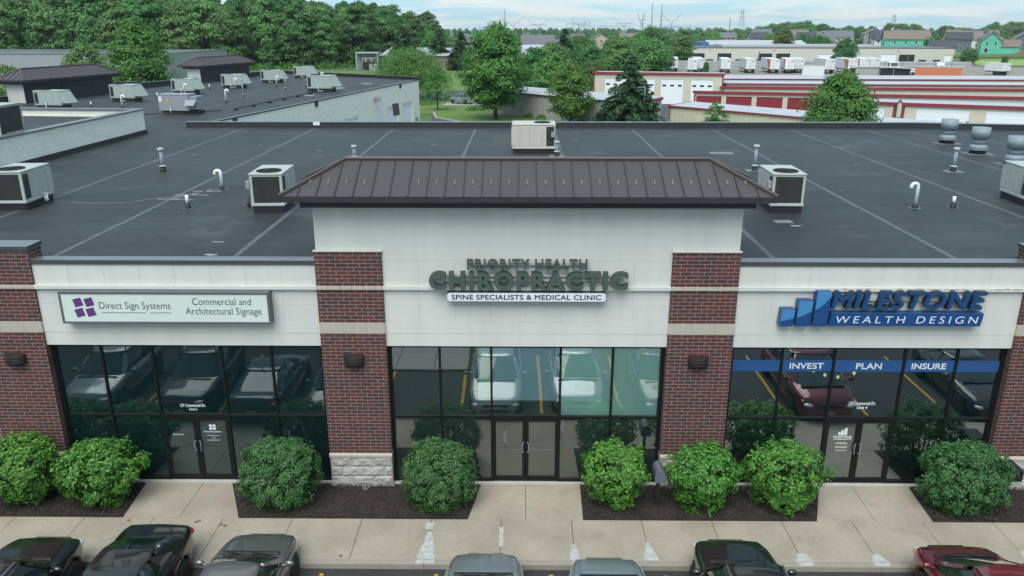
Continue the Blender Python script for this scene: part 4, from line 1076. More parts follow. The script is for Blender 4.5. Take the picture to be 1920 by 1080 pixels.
m = MB(); m.add([(.55, -.61, .95), (1.35, -.61, .95), (1.3, -1.0, .6), (.6, -1.0, .6), (.55, -.61, .98), (1.35, -.61, .98), (1.3, -1.0, .63), (.6, -1.0, .63)], [(0, 3, 2, 1), (4, 5, 6, 7), (0, 1, 5, 4), (1, 2, 6, 5), (2, 3, 7, 6), (3, 0, 4, 7)]); m.box((.75, -.62, .35), (1.3, -.601, .9)); m.build('intake_hood', M['ac_grey'], t)
m = MB(); m.box((-.85, -.612, .78), (-.68, -.602, .98)); m.build('sticker', M['yellow'], t)
m = MB(); m.box((-1.43, -.612, .85), (-1.2, -.602, 1.2)); m.tube([(-.55, -.62, .4), (-.55, -.75, .4), (-.55, -.75, .02)], .03, 6); m.build('drain_pipe', M['pvc'], t)

def vent_pipe(x, y, h, lab, r=.075, z=ZR, patch=True):
    t = thing('vent_pipe', lab, 'vent pipe', (x, y, z), 0, 'galvanised vent pipes on the roof')
    m = MB(); m.lathe((0, 0, 0), [(r, .1), (r, h - .08)], 14); m.build('pipe', M['galv'], t)
    m = MB(); m.lathe((0, 0, 0), [(r * 1.6, h - .09), (r * 1.75, h - .08), (r * 1.75, h), (r * 1.5, h + .015), (0, h + .02)], 14); m.lathe((0, 0, 0), [(r * 1.3, .20), (r * 1.9, .205), (r * 1.9, .235), (r * 1.2, .26)], 14); m.build('rain_cap', M['ac_pale'], t)
    m = MB(); m.lathe((0, 0, 0), [(r * 1.9, .003), (r * 1.5, .05), (r * 1.4, .2), (r, .205)], 14); m.build('boot', M['black'], t)
    if patch: m = MB(); m.box((-.36, -.3, .004), (.36, .3, .010)); m.build('flashing', M['patch'], t)
vent_pipe(-15.16, 13.95, .97, 'galvanised vent pipe left of the white gooseneck on the main roof', patch=False)
vent_pipe(-7.55, 16.65, .72, 'short galvanised vent pipe just above the left half of the hip roof')
vent_pipe(1.74, 18.3, .70, 'galvanised vent pipe beside the large beige air conditioner')
vent_pipe(10.0, 14.35, 1.08, 'tall galvanised vent pipe above the right pale air conditioner')
vent_pipe(18.35, 14.2, 1.0, 'tall galvanised vent pipe in front of the three exhaust fans')
vent_pipe(-24.4, 51.9, 1.5, 'galvanised vent pipe on the wing before the second row of units', .06)
vent_pipe(-23.0, 60.2, 1.5, 'galvanised vent pipe near the middle of the wing', .06)
vent_pipe(-21.5, 66.0, 1.3, 'farthest galvanised vent pipe on the wing', .06)
def gooseneck(x, y, h, lab, s=1, z=ZR, r=.06):
    t = thing('gooseneck_vent', lab, 'vent pipe', (x, y, z), 0, 'white gooseneck vents on the roof')
    R_ = .11
    m = MB(); pts = [(0, 0, .1), (0, 0, h - R_)] + [(s * (R_ - R_ * math.cos(a)), -.0, h - R_ + R_ * math.sin(a)) for a in [PI * k / 10 for k in range(1, 11)]] + [(s * 2 * R_, 0, h - R_ - .06)]
    m.tube(pts, r, 12); m.build('pipe', M['pvc'], t)
    m = MB(); m.lathe((0, 0, 0), [(r * 2, .003), (r * 1.6, .04), (r * 1.4, .15), (r, .155)], 12); m.build('boot', M['black'], t)
    m = MB(); n = 16; m.add([(.2 * math.cos(2 * PI * k / n), .2 * math.sin(2 * PI * k / n), .006) for k in range(n)], [tuple(range(n))]); m.build('flashing', M['patch'], t)
gooseneck(-11.22, 9.98, .72, 'white gooseneck vent by the chalky streaks on the main roof', -1)
gooseneck(13.35, 7.0, .84, 'white gooseneck vent standing on the right side of the main roof', -1)
for (x, y, h, lab) in ((-30.3, 41.9, .9, 'white gooseneck vent next to the second hooded unit'), (-30.0, 53.0, 1.0, 'white gooseneck vent in front of the third hooded unit'), (-28.4, 61.5, 1.0, 'white gooseneck vent in front of the fourth hooded unit'), (-25.4, 65.4, 1.0, 'white gooseneck vent beside the fifth hooded unit'), (-22.3, 72.0, 1.0, 'white gooseneck vent right of the farthest hooded unit'), (-24.0, 46.5, 1.0, 'white gooseneck vent right behind the boxy grey unit')): gooseneck(x, y, h, lab, 1, ZR, .075)
def stub(x, y, h, lab, z=ZR):
    t = thing('stub_vent', lab, 'vent pipe', (x, y, z), 0, 'short white vent stubs on the roof')
    m = MB(); m.lathe((0, 0, 0), [(.055, .15), (.055, h), (.0, h + .005)], 12); m.build('pipe', M['pvc'], t)
    m = MB(); m.lathe((0, 0, 0), [(.13, .003), (.09, .05), (.075, .18), (.055, .185)], 12); m.build('boot', M['black'], t)
    m = MB(); n = 14; m.add([(.17 * math.cos(2 * PI * k / n), .17 * math.sin(2 * PI * k / n), .006) for k in range(n)], [tuple(range(n))]); m.build('flashing', M['patch'], t)
stub(-11.22, 6.74, .45, 'short white vent stub in front of the gooseneck by the streaks'); stub(14.68, 7.1, .38, 'short white vent stub right of the gooseneck on the right side')
stub(-31.2, 50.1, .5, 'short white vent stub between second and third hooded units'); stub(-30.7, 60.8, .5, 'short white vent stub left of the fourth hooded unit'); stub(-32.9, 42.3, .4, 'short white vent stub right of the nearest hooded unit'); stub(-24.5, 76, .5, 'short white vent stub right of the fifth hooded unit')
def exhaust(x, y, lab):
    t = thing('exhaust_fan', lab, 'exhaust fan', (x, y, ZR), 0, 'round galvanised exhaust fans at the right rear of the roof')
    m = MB(); m.box((-.62, -.55, .004), (.62, .55, .012)); m.build('flashing', M['patch'], t)
    m = MB(); m.lathe((0, 0, 0), [(.36, .01), (.36, .20), (.0, .2)], 24); m.build('curb', M['black'], t)
    m = MB(); m.lathe((0, 0, 0), [(.47, .20), (.47, .24)], 28); m.lathe((0, 0, 0), [(.47, .24), (.31, .46)], 28); m.lathe((0, 0, 0), [(.305, .46), (.305, .74)], 28); m.lathe((0, 0, 0), [(.305, .74), (.405, .742)], 28); m.lathe((0, 0, 0), [(.405, .742), (.405, 1.25)], 28); m.lathe((0, 0, 0), [(.405, 1.25), (.38, 1.255)], 28); m.lathe((0, 0, 0), [(.38, 1.25), (.37, 1.0), (0, .98)], 28); m.build('stack', M['galv'], t)
exhaust(22.5, 22.9, 'round galvanised exhaust fan farthest back in the row of three'); exhaust(22.15, 19.3, 'round galvanised exhaust fan in the middle of the row of three'); exhaust(21.95, 16.0, 'round galvanised exhaust fan nearest the right edge in the row of three')
# gas line on sleepers across the wing roof
t = thing('gas_pipe', 'thin dark gas line on small blocks crossing the wing roof', 'pipe')
m = MB(); m.tube([(-25.9, 35.9, ZR + .12), (-21.5, 38.6, ZR + .12)], .035, 6); m.tube([(-21.0, 40.0, ZR + .12), (-19.2, 55, ZR + .12), (-22.0, 67, ZR + .12)], .035, 6); m.build('pipe', M['black'], t)
m = MB()
for k in range(9): x = -21 + 1.75 * min(1, k / 5) - .9 * max(0, k - 5); y = 40 + 3 * k; m.box((x - .15, y - .1, ZR - .005), (x + .15, y + .1, ZR + .09))
m.build('support_blocks', M['black'], t)
for (x, y) in ((9.2, 18.9),):
    m = MB(); m.box((x, y, ZR + .004), (x + 1.15, y + .75, ZR + .010)); tag(m.build('roof_patch', M['patch'], None), 'pale square flashing patch on the roof behind the tall vent pipe', 'patch')
m = MB(); m.box((8.0, 4.75, ZR + .004), (8.55, 5.15, ZR + .010)); tag(m.build('roof_patch', M['patch'], None), 'small pale patch on the roof right of the entrance tower', 'patch')
# loose black valve beside the beige unit and gas riser beside the left one
t = thing('gas_riser', 'thin dark gas riser with valve beside the left pale air conditioner', 'pipe', (-9.2, 6.9, ZR)); m = MB(); m.tube([(0, 0, 0), (0, 0, .36), (.22, .1, .36)], .02, 6); m.box((-.05, -.05, .02), (.05, .05, .14)); m.build('riser_pipe', M['black'], t)

# lit pendant lamps hanging in the right shop
em = bpy.data.materials.new('warm_bulb'); em.use_nodes = True; eb = em.node_tree.nodes['Principled BSDF']
eb.inputs['Emission Color'].default_value = (1.0, .62, .25, 1); eb.inputs['Emission Strength'].default_value = 3.0; MATS['warm_bulb'] = em
t = thing('pendant_lights', 'cluster of small lit pendant bulbs hanging inside the right shop', 'pendant lamp', (9.1, 1.6, 0))
for (x, z) in ((-.62, 2.86), (-.28, 2.72), (.42, 2.92), (.10, 2.66), (.55, 2.78)):
    m = MB(); m.tube([(x, 0, z), (x, 0, 4.25)], .008, 4); o = m.build('cord', M['black'], t)
    m = MB(); m.ellipsoid((x, 0, z), (.045, .045, .055), 8, 6); m.build('bulb', em, o)

# ================================================================== VEHICLES
M['tyre'] = mat('tyre_rubber', (0.018, 0.018, 0.019), 0.8)
M['rim'] = mat('alloy_rim', (0.42, 0.43, 0.45), 0.3, metal=0.8)
M['carglass'] = mat('car_glass', (0.016, 0.026, 0.026), 0.03, var=0, spec=1.0, coat=1.0)
M['lamp_clear'] = mat('headlamp', (0.55, 0.56, 0.56), 0.08, var=0, coat=1.0)
M['lamp_red'] = mat('tail_lamp', (0.42, 0.012, 0.014), 0.12, var=0, coat=1.0)
M['lamp_amber'] = mat('amber_lamp', (0.60, 0.22, 0.02), 0.15, var=0, coat=1.0)
M['trim'] = mat('car_trim', (0.012, 0.012, 0.013), 0.4)
M['plate'] = mat('licence_plate', (0.50, 0.52, 0.53), 0.5)
def paint(name, col, metal=0.5): return mat(name, col, 0.22, metal=metal, var=0.02, coat=1.0, spec=0.5)
PAINT = dict(black=paint('paint_black', (0.006, 0.007, 0.008), 0.0), grey=paint('paint_grey', (0.165, 0.163, 0.160)), silver=paint('paint_silver', (0.29, 0.315, 0.32)), blue_silver=paint('paint_blue_silver', (0.29, 0.335, 0.38)),
             red=paint('paint_burgundy', (0.155, 0.012, 0.024), 0.35), dark=paint('paint_dark_grey', (0.03, 0.032, 0.035), 0.4), white=paint('paint_white', (0.68, 0.69, 0.70), 0.0), teal=paint('paint_teal', (0.02, 0.11, 0.13), 0.1), azure=paint('paint_azure', (0.03, 0.22, 0.34), 0.2))
SPEC = dict(
    sedan=dict(L=4.75, W=.91, H=1.45, zt=[(0, .56), (.06, .64), (.2, .71), (.5, .79), (1.0, .88), (1.45, .945), (1.8, .96), (3.7, .98), (4.05, 1.03), (4.55, 1.045), (4.7, .98), (4.75, .80)], gb=.93, g=(1.22, 4.42), r=(2.1, 3.30), rw=.60, wh=(.90, 3.70), rad=.33, rails=False),
    hatch=dict(L=4.4, W=.89, H=1.50, zt=[(0, .58), (.06, .68), (.2, .75), (.5, .84), (.95, .93), (1.3, .98), (1.7, .99), (3.9, 1.02), (4.25, 1.0), (4.4, .80)], gb=.95, g=(1.08, 4.25), r=(2.0, 3.75), rw=.60, wh=(.86, 3.50), rad=.32, rails=False),
    suv=dict(L=4.65, W=.93, H=1.70, zt=[(0, .66), (.05, .80), (.18, .90), (.5, .97), (1.0, 1.03), (1.35, 1.08), (1.7, 1.09), (4.3, 1.12), (4.55, 1.05), (4.65, .85)], gb=1.05, g=(1.20, 4.52), r=(1.95, 4.10), rw=.64, wh=(.90, 3.62), rad=.36, rails=True),
    van=dict(L=5.1, W=.99, H=1.76, zt=[(0, .60), (.05, .74), (.18, .85), (.45, .95), (.85, 1.04), (1.1, 1.08), (1.5, 1.08), (4.8, 1.10), (5.03, 1.0), (5.1, .80)], gb=1.05, g=(.82, 5.0), r=(1.95, 4.68), rw=.68, wh=(.98, 4.02), rad=.34, rails=True))
def smooth_interp(pts, x, k=5):
    xs, ys = zip(*pts); g = np.linspace(xs[0], xs[-1], 400); y = np.interp(g, xs, ys)
    w = 9; yp = np.pad(y, w, mode='edge'); y2 = np.convolve(yp, np.ones(2 * w + 1) / (2 * w + 1), 'valid')
    return np.interp(x, g, y2)
def car(loc, rz, lab, col, kind, group='cars parked along the kerb', amber=False):
    S = SPEC[kind]; L_, W, H = S['L'], S['W'], S['H']; rad = S['rad']
    t = thing('parked_car', lab, 'car', loc, rz, group)
    s = np.unique(np.r_[np.linspace(0, .3, 9), np.linspace(.3, L_ - .3, 62), np.linspace(L_ - .3, L_, 9)])
    zt = smooth_interp(S['zt'], s)
    hw = smooth_interp([(0, W * .66), (.08, W * .76), (.25, W * .87), (.6, W * .955), (1.1, W * .99), (L_ * .5, W), (L_ - .9, W * .985), (L_ - .4, W * .93), (L_ - .1, W * .84), (L_, W * .76)], s)
    rows = []
    for i, si in enumerate(s):
        zb = .24 if .25 < si < L_ - .25 else .28 + .0
        for yw in S['wh']:
            dd = abs(si - yw); Ra = rad + .055
            if dd < Ra: zb = max(zb, rad + math.sqrt(Ra * Ra - dd * dd) * .98)
        w, z = hw[i], zt[i]; zs = z - min(.15, (z - .3) * .3); zb = min(zb, zs - .03)
        z3 = zb + .42 * (zs - zb)
        sec = [(0, zb), (.86 * w, zb), (.965 * w, zb + .03), (1.0 * w, z3), (.99 * w, zs - .05), (.975 * w, zs), (.94 * w, z - .045), (.86 * w, z - .014), (.55 * w, z + .008), (0, z + .022)]
        y = L_ / 2 - si
        rows.append([(-x, y, zz) for x, zz in sec[::-1]] + [(x, y, zz) for x, zz in sec[1:]][0:])
    n = len(rows[0]); m = MB()
    # loop order: left top .. bottom centre .. right top ; closed across the top centre
    V = [p for r_ in rows for p in r_]
    F = [(i * n + k, i * n + (k + 1), (i + 1) * n + (k + 1), (i + 1) * n + k) for i in range(len(rows) - 1) for k in range(n - 1)]
    m.add(V, F, 0, True)
    m.add(rows[0], [tuple(range(n))[::-1]]); m.add(rows[-1], [tuple(range(n))])
    m.build('body', PAINT[col], t)
    pg = MB()
    def sec_at(si): return rows[int(np.argmin(abs(s - si)))]
    for side in (-1, 1):                                     # bonnet and boot shut lines, door gaps
        idx = (n // 2 + 7) if side > 0 else (n // 2 - 7)
        P_ = [rows[i][idx] for i in range(len(s)) if .22 < s[i] < S['g'][0] + .05]; pg.tube(P_[::2], .006, 4)
        P_ = [rows[i][idx] for i in range(len(s)) if S['g'][1] + .02 < s[i] < L_ - .12]
        if len(P_) > 3: pg.tube(P_, .006, 4)
        for sd in (S['g'][0] + .10, (S['r'][0] + S['r'][1]) / 2 + .05, S['g'][1] - .75):
            r_ = sec_at(sd); q = [r_[k] for k in (range(n // 2 + 2, n // 2 + 8) if side > 0 else range(n // 2 - 7, n // 2 - 1))]; pg.tube(q, .006, 4)
    r_ = sec_at(.24); pg.tube(r_[n // 2 + 7:] + [r_[0]] + r_[1:n // 2 - 6], .006, 4)
    pg.build('panel_gaps', M['trim'], t)
    gb = S['gb']; gf, gr = S['g']; rf_, rr_ = S['r']; bw = W * .90; mid = (rf_ + rr_) / 2 + .05
    def ring(lv):
        f = lv; yf = gf + (rf_ - gf) * f; yr = gr + (rr_ - gr) * f
        w = bw + (S['rw'] - bw) * f + .035 * math.sin(PI * f); z = gb + (H - .06 - gb) * f
        k = 1 - .35 * f
        half = [(0, yf), (.5 * w, yf + .03 * k), (.86 * w, yf + .13 * k), (.985 * w, yf + .30 * k), (w, mid - .05), (w, mid + .05), (.995 * w, yr - .62 * k), (.97 * w, yr - .24 * k), (.84 * w, yr - .07 * k), (.45 * w, yr - .015 * k), (0, yr)]
        full = half + [(-x, y) for x, y in half[-2:0:-1]]
        return [(x, L_ / 2 - y, z) for x, y in full]
    lv = [0, .25, .5, .75, 1.0]; RG = [ring(q) for q in lv]; k = len(RG[0])
    V = [p for r_ in RG for p in r_]
    F = [(i * k + j, i * k + (j + 1) % k, (i + 1) * k + (j + 1) % k, (i + 1) * k + j) for i in range(4) for j in range(k)]
    F = [f[::-1] for f in F]
    m = MB(); m.add(V, F, 0, True); m.build('window_glass', M['carglass'], t)
    pil = {2, 4, 6, 7, 12, 13, 15, 17}
    def off(p, d):
        c = Vector((0, 0, p[2])); v = Vector((p[0], p[1] * .25, 0)); v = v.normalized() if v.length > 1e-6 else v
        return (p[0] + v.x * d, p[1] + v.y * d * 1.0, p[2] + .004)
    m = MB(); V2 = [off(p, .016) for p in V]
    m.add(V2, [F[i * k + j] for i in range(4) for j in range(k) if j in pil], 0, True)
    top = RG[-1]; cy = sum(p[1] for p in top) / k
    def sc(f, dz): return [(p[0] * f, cy + (p[1] - cy) * f, p[2] + dz) for p in top]
    rr = [[off(p, .016) for p in top], sc(.985, .030), sc(.93, .048), sc(.6, .060), sc(.25, .064)]
    V = [p for r_ in rr for p in r_] + [(0, cy, top[0][2] + .065)]
    F = [(i * k + j, (i + 1) * k + j, (i + 1) * k + (j + 1) % k, i * k + (j + 1) % k)[::-1] for i in range(4) for j in range(k)] + [(4 * k + j, 5 * k, 4 * k + (j + 1) % k)[::-1] for j in range(k)]
    m.add(V, F, 0, True); m.build('roof', PAINT[col], t, weld=.002)
    if S['rails']:
        for sx in (-1, 1):
            m = MB(); x = sx * (S['rw'] - .06); ya, yb = L_ / 2 - rf_ - .25, L_ / 2 - rr_ + .15
            m.tube([(x, ya + .05, H - .02), (x, ya, H + .045), (x, (ya + yb) / 2, H + .055), (x, yb, H + .04), (x, yb - .05, H - .02)], .022, 6); m.build('roof_rail', M['rim'], t)
    for yw in S['wh']:
        for sx in (-1, 1):
            wm = MB(); wm.lathe((0, 0, 0), [(rad * .62, -.10), (rad * .94, -.105), (rad, -.07), (rad, .07), (rad * .94, .105), (rad * .62, .10)], 22)
            wm.v = [(sx * (W - .115) + z, L_ / 2 - yw + y, rad + x) for x, y, z in wm.v]; w_ = wm.build('wheel', M['tyre'], t)
            rm = MB(); rm.lathe((0, 0, 0), [(rad * .64, -.07), (rad * .64, .09), (rad * .58, .085), (rad * .56, .03), (0, .03)], 20); rm.lathe((0, 0, 0), [(.06, .03), (.06, .085), (0, .09)], 10)
            for q in range(6):
                a = 2 * PI * q / 6; ca, sa = math.cos(a), math.sin(a); hw_ = .028
                rm.add([(ca * .04 - sa * hw_, sa * .04 + ca * hw_, .085), (ca * .04 + sa * hw_, sa * .04 - ca * hw_, .085), (ca * rad * .6 + sa * hw_, sa * rad * .6 - ca * hw_, .08), (ca * rad * .6 - sa * hw_, sa * rad * .6 + ca * hw_, .08)], [(0, 1, 2, 3)])
            rm.v = [(sx * (W - .115 + z), L_ / 2 - yw + y, rad + x) for x, y, z in rm.v]; rm.build('rim', M['rim'], w_)
    zf = float(np.interp(.2, s, zt)); wf = float(np.interp(.2, s, hw)); zr = float(np.interp(L_ - .12, s, zt)); wr = float(np.interp(L_ - .1, s, hw))
    for sx in (-1, 1):
        m = MB(); m.ellipsoid((sx * wf * .80, L_ / 2 - .16, zf - .155), (.17, .17, .07), 14, 8); m.build('headlight', M['lamp_clear'], t)
        if amber: m = MB(); m.ellipsoid((sx * wf * .985, L_ / 2 - .28, zf - .08), (.05, .12, .05), 10, 6); m.build('turn_signal', M['lamp_amber'], t)
        m = MB()
        m.ellipsoid((sx * wr * .90, -L_ / 2 + .16, zr - .17), (.13, .17, .085 if kind != 'suv' else .2), 12, 8); m.build('taillight', M['lamp_red'], t)
        ym = L_ / 2 - gf - .42; m = MB(); m.ellipsoid((sx * (W + .10), ym, gb + .07), (.11, .065, .075), 12, 8); m.tube([(sx * (W - .10), ym - .02, gb + .02), (sx * (W + .06), ym, gb + .05)], .03, 6); m.build('mirror', PAINT[col], t)
        for yd in (mid - .12, mid + .85):
            m = MB(); m.box((sx * (W - .02), L_ / 2 - yd - .09, gb - .14), (sx * (W + .022), L_ / 2 - yd + .09, gb - .11)); m.build('door_handle', PAINT[col], t, bevel=.008)
    m = MB(); m.box((-.42, L_ / 2 - .06, zf - .22), (.42, L_ / 2 + .012, zf - .09)); m.box((-.5, L_ / 2 - .06, .31), (.5, L_ / 2 + .014, .42))
    m.build('grille', M['trim'], t, bevel=.02)
    m = MB(); m.box((-.16, L_ / 2 + .0145, .44), (.16, L_ / 2 + .025, .53)); m.box((-.16, -L_ / 2 - .02, .55), (.16, -L_ / 2 - .003, .66)); m.build('licence_plate', M['plate'], t)
    m = MB()                                              # cowl and wipers at the foot of the windscreen
    m.box((-W * .72, L_ / 2 - gf - .02, gb - .02), (W * .72, L_ / 2 - gf + .07, gb + .035)); m.build('cowl', M['trim'], t, bevel=.01)
    m = MB(); 
    for x0 in (-.55, .02): m.tube([(x0, L_ / 2 - gf - .01, gb + .045), (x0 + .5, L_ / 2 - gf - .13, gb + .13)], .009, 5)
    m.build('wipers', M['trim'], t)
    if kind == 'sedan':
        m = MB(); m.add([(-.015, L_ / 2 - rr_ + .25, H + .0), (.015, L_ / 2 - rr_ + .25, H + .0), (.006, L_ / 2 - rr_ + .05, H + .07), (-.006, L_ / 2 - rr_ + .05, H + .07), (-.012, L_ / 2 - rr_ + .02, H + .0), (.012, L_ / 2 - rr_ + .02, H + .0)], [(0, 1, 2, 3), (3, 2, 5, 4), (0, 3, 4), (1, 5, 2)]); m.build('antenna_fin', PAINT[col], t)
    return t
RD = -.15
def nose_in(x, yfront, lab, col, kind, **k): return car((x, yfront - SPEC[kind]['L'] / 2, RD), 0, lab, col, kind, **k)
nose_in(-11.15, -3.36, 'black crossover nose-in at the left edge of the photo', 'black', 'suv')
car((-8.66, -3.02 - 4.75 / 2, RD), PI, 'black sedan backed in with a red tail lamp towards the shops', 'black', 'sedan')
nose_in(-6.15, -2.92, 'dark grey sedan parked nose-in between black sedan and empty space', 'grey', 'sedan')
nose_in(-.78, -3.62, 'silver sedan parked nose-in below the middle shop entrance', 'silver', 'sedan')
nose_in(1.98, -3.82, 'pale blue silver compact car just right of the silver sedan', 'blue_silver', 'hatch')
nose_in(4.92, -3.30, 'black sport utility car with silver roof rails nose-in', 'black', 'suv')
nose_in(10.1, -3.40, 'burgundy minivan parked nose-in near the right edge', 'red', 'van', amber=True)
nose_in(-14.35, -3.5, 'silver sport utility car seen mirrored in the left shop glass', 'silver', 'suv')
nose_in(15.75, -3.6, 'dark grey sedan seen mirrored in the right shop glass', 'dark', 'sedan')

# ================================================================== SHRUBS BY THE SHOP FRONT
def leaf_cards(P, Nn, size, rng, asp=.55, jit=.5, svar=.3, droop=0.0):
    n = len(P); Nn = Nn + rng.normal(0, jit, (n, 3)); Nn /= np.linalg.norm(Nn, axis=1, keepdims=True) + 1e-9
    T = rng.normal(0, 1, (n, 3)); T[:, 2] -= droop; T -= Nn * (T * Nn).sum(1, keepdims=True); T /= np.linalg.norm(T, axis=1, keepdims=True) + 1e-9
    B = np.cross(Nn, T); s = (size * rng.uniform(1 - svar, 1 + svar, n))[:, None]
    fold = Nn * s * .10
    V = np.stack([P - T * s * .5, P + B * s * asp * .5 + fold, P + T * s * .5, P - B * s * asp * .5 + fold], 1).reshape(-1, 3)
    return V, np.arange(4 * n).reshape(-1, 4)
PROF_A = [(0, .30), (.12, .55), (.28, .80), (.5, 1.0), (.72, .98), (.88, .76), (.96, .48), (1, .10)]
PROF_W = [(0, .40), (.08, .58), (.2, .66), (.30, .62), (.42, .88), (.6, 1.0), (.8, .95), (.92, .70), (1, .10)]
PROF_C = [(0, .55), (.1, .72), (.3, .95), (.55, 1.0), (.78, .90), (.9, .68), (.97, .40), (1, .08)]
def shrub(x, y, rx, ry, h, prof, kind, seed, lab, n, size, lump=.085, z0=.05):
    rx, ry, h = rx * .90, ry * .88, h * .93
    rng = np.random.default_rng(seed)
    t = thing('shrub', lab, 'shrub', (x, y, 0), 0, 'rounded shrubs in the beds')
    ph = rng.random((6, 3)) * 6.28; fr = rng.integers(2, 6, (6, 2))
    def R_(hh, an):
        r = np.interp(hh, *zip(*prof))
        l = sum(np.sin(fr[i, 0] * an + ph[i, 0]) * np.sin(fr[i, 1] * 3.14 * hh + ph[i, 1]) for i in range(6))
        return r * (1 + lump * l * .8)
    def surf(hh, an, dep):
        rr = R_(hh, an) * dep
        p = np.stack([rx * rr * np.cos(an), ry * rr * np.sin(an), z0 + hh * h * np.where(dep > .9, 1, .97)], -1)
        dh = (np.interp(hh + .03, *zip(*prof)) - np.interp(hh - .03, *zip(*prof))) / .06
        q = np.stack([np.cos(an), np.sin(an), np.clip(-dh * rx / h, -1.2, 3)], -1); q /= np.linalg.norm(q, axis=1, keepdims=True)
        return p, q
    def sample(k):
        hh = rng.beta(1.15, 1.0, k * 3); an = rng.random(k * 3) * 6.283
        keep = rng.random(k * 3) < np.interp(hh, *zip(*prof)) * .9 + .25; return hh[keep][:k], an[keep][:k]
    # inner layer, then leafy tufts standing out of it, then a loose crown
    hh, an = sample(n // 3); P, Nn = surf(hh, an, rng.uniform(.62, .90, len(hh)))
    nt = 130 if kind == 'leaf_bright' else 170
    hh, an = sample(nt); C_, D_ = surf(hh, an, rng.uniform(.84, 1.0, len(hh)))
    nd = nt // 4; a2 = rng.random(nd) * 6.283; r2 = np.sqrt(rng.random(nd)) * .66
    C2 = np.stack([rx * r2 * np.cos(a2), ry * r2 * np.sin(a2), z0 + h * (.97 - .17 * r2 ** 2) + rng.normal(0, .035, nd)], -1); D2 = np.stack([.4 * np.cos(a2) * r2, .4 * np.sin(a2) * r2, np.ones(nd)], -1)
    C_ = np.vstack([C_, C2]); D_ = np.vstack([D_, D2]); per = int(n * .85 / len(C_))
    tr = rng.uniform(.10, .20, len(C_)) * (1.15 if kind == 'leaf_bright' else 1.0)
    LP = [P]; LN = [Nn]
    for c, dd, r in zip(C_, D_, tr):
        v = rng.normal(0, 1, (per, 3)); v /= np.linalg.norm(v, axis=1, keepdims=True); v += dd * .9; v /= np.linalg.norm(v, axis=1, keepdims=True)
        LP.append(c + v * r * rng.uniform(.35, 1.1, (per, 1))); LN.append(v * .8 + dd + [0, 0, .3])
    for q in range(26):                                      # stray shoots
        k = rng.integers(len(C_)); dd = D_[k] + rng.normal(0, .3, 3) + [0, 0, .35]; dd /= np.linalg.norm(dd); tt = np.linspace(.05, rng.uniform(.16, .30), 9)[:, None]
        LP.append(C_[k] + dd * tt + rng.normal(0, .02, (9, 3))); LN.append(np.tile(dd + [0, 0, .4], (9, 1)))
    V, Q = leaf_cards(np.vstack(LP), np.vstack(LN), size, rng, asp=.62 if kind == 'leaf_bright' else .5, jit=.45, droop=.5)
    V[:, 2] = np.maximum(V[:, 2], .03)
    fast_mesh('foliage', V, Q, M[kind], t)
    m = MB(); random.seed(seed)
    for i in range(9):
        a = 2 * PI * i / 9 + random.uniform(-.2, .2); q = random.uniform(.35, .6)
        m.tube([(.10 * math.cos(a), .10 * math.sin(a), -.03), (rx * q * .6 * math.cos(a), ry * q * .6 * math.sin(a), h * .45), (rx * q * math.cos(a), ry * q * math.sin(a), h * .85)], [.022, .015, .006], 5)
    m.build('stem', M['bark'], t)
shrub(-13.35, -.80, 1.02, .92, 1.88, PROF_A, 'leaf_bright', 1, 'bright green shrub cut by the left edge of the photo', 6800, .105, .10)
shrub(-11.30, -.84, 1.08, .88, 1.72, PROF_A, 'leaf_bright', 2, 'bright green shrub left of the first entrance path', 6800, .105, .10)
shrub(-6.42, -.88, 1.15, .92, 1.80, PROF_C, 'leaf_fine', 3, 'dark green round shrub right of the left shop doors', 11000, .082, .05)
shrub(-2.15, -.90, 1.08, .92, 1.80, PROF_C, 'leaf_fine', 4, 'dark green round shrub left of the middle entrance path', 11000, .082, .05)
shrub(2.55, -.86, .92, .84, 1.76, PROF_W, 'leaf_bright', 5, 'bright green waisted shrub right of the middle entrance path', 6000, .092, .09)
shrub(4.88, -.90, .98, .86, 1.74, PROF_W, 'leaf_bright', 6, 'bright green shrub just right of the grey mailbox', 6200, .092, .09)
shrub(7.05, -.92, 1.10, .88, 1.80, PROF_W, 'leaf_bright', 7, 'bright green shrub left of the right shop entrance path', 6900, .092, .10)
shrub(11.85, -.90, 1.28, .92, 1.84, PROF_C, 'leaf_fine', 8, 'dark green wide shrub right of the right shop entrance path', 12500, .082, .06)
# a tuft of grass and a dead twig in the mulch
rng = np.random.default_rng(9)
t = thing('grass_tuft', 'small tuft of green grass at the edge of the left bed', 'grass tuft', (-10.75, -1.22, 0))
k = 70; a = rng.random(k) * 6.28; ln = rng.uniform(.10, .26, k); ou = rng.uniform(.02, .16, k)
B0 = np.stack([.04 * np.cos(a), .04 * np.sin(a), 0 * a], -1); T0 = np.stack([(.04 + ou) * np.cos(a), (.04 + ou) * np.sin(a), ln], -1); S0 = np.stack([-np.sin(a), np.cos(a), 0 * a], -1) * .006
V = np.stack([B0 - S0, B0 + S0, T0 + S0 * .2, T0 - S0 * .2], 1).reshape(-1, 3); fast_mesh('blades', V, np.arange(4 * k).reshape(-1, 4), M['leaf_bright'], t)
t = thing('dead_twig', 'pale dead twig sticking out of the mulch before the left brick pier', 'twig', (-4.27, -.32, 0)); m = MB(); random.seed(3)
for i in range(9):
    a = random.random() * 6.28; m.tube([(0, 0, 0), (.07 * math.cos(a), .05 * math.sin(a), .10), (.15 * math.cos(a + .3), .1 * math.sin(a), random.uniform(.12, .24))], [.008, .006, .003], 4)
m.build('twigs', mat('dry_twig', (0.40, 0.36, 0.31), 0.9), t)

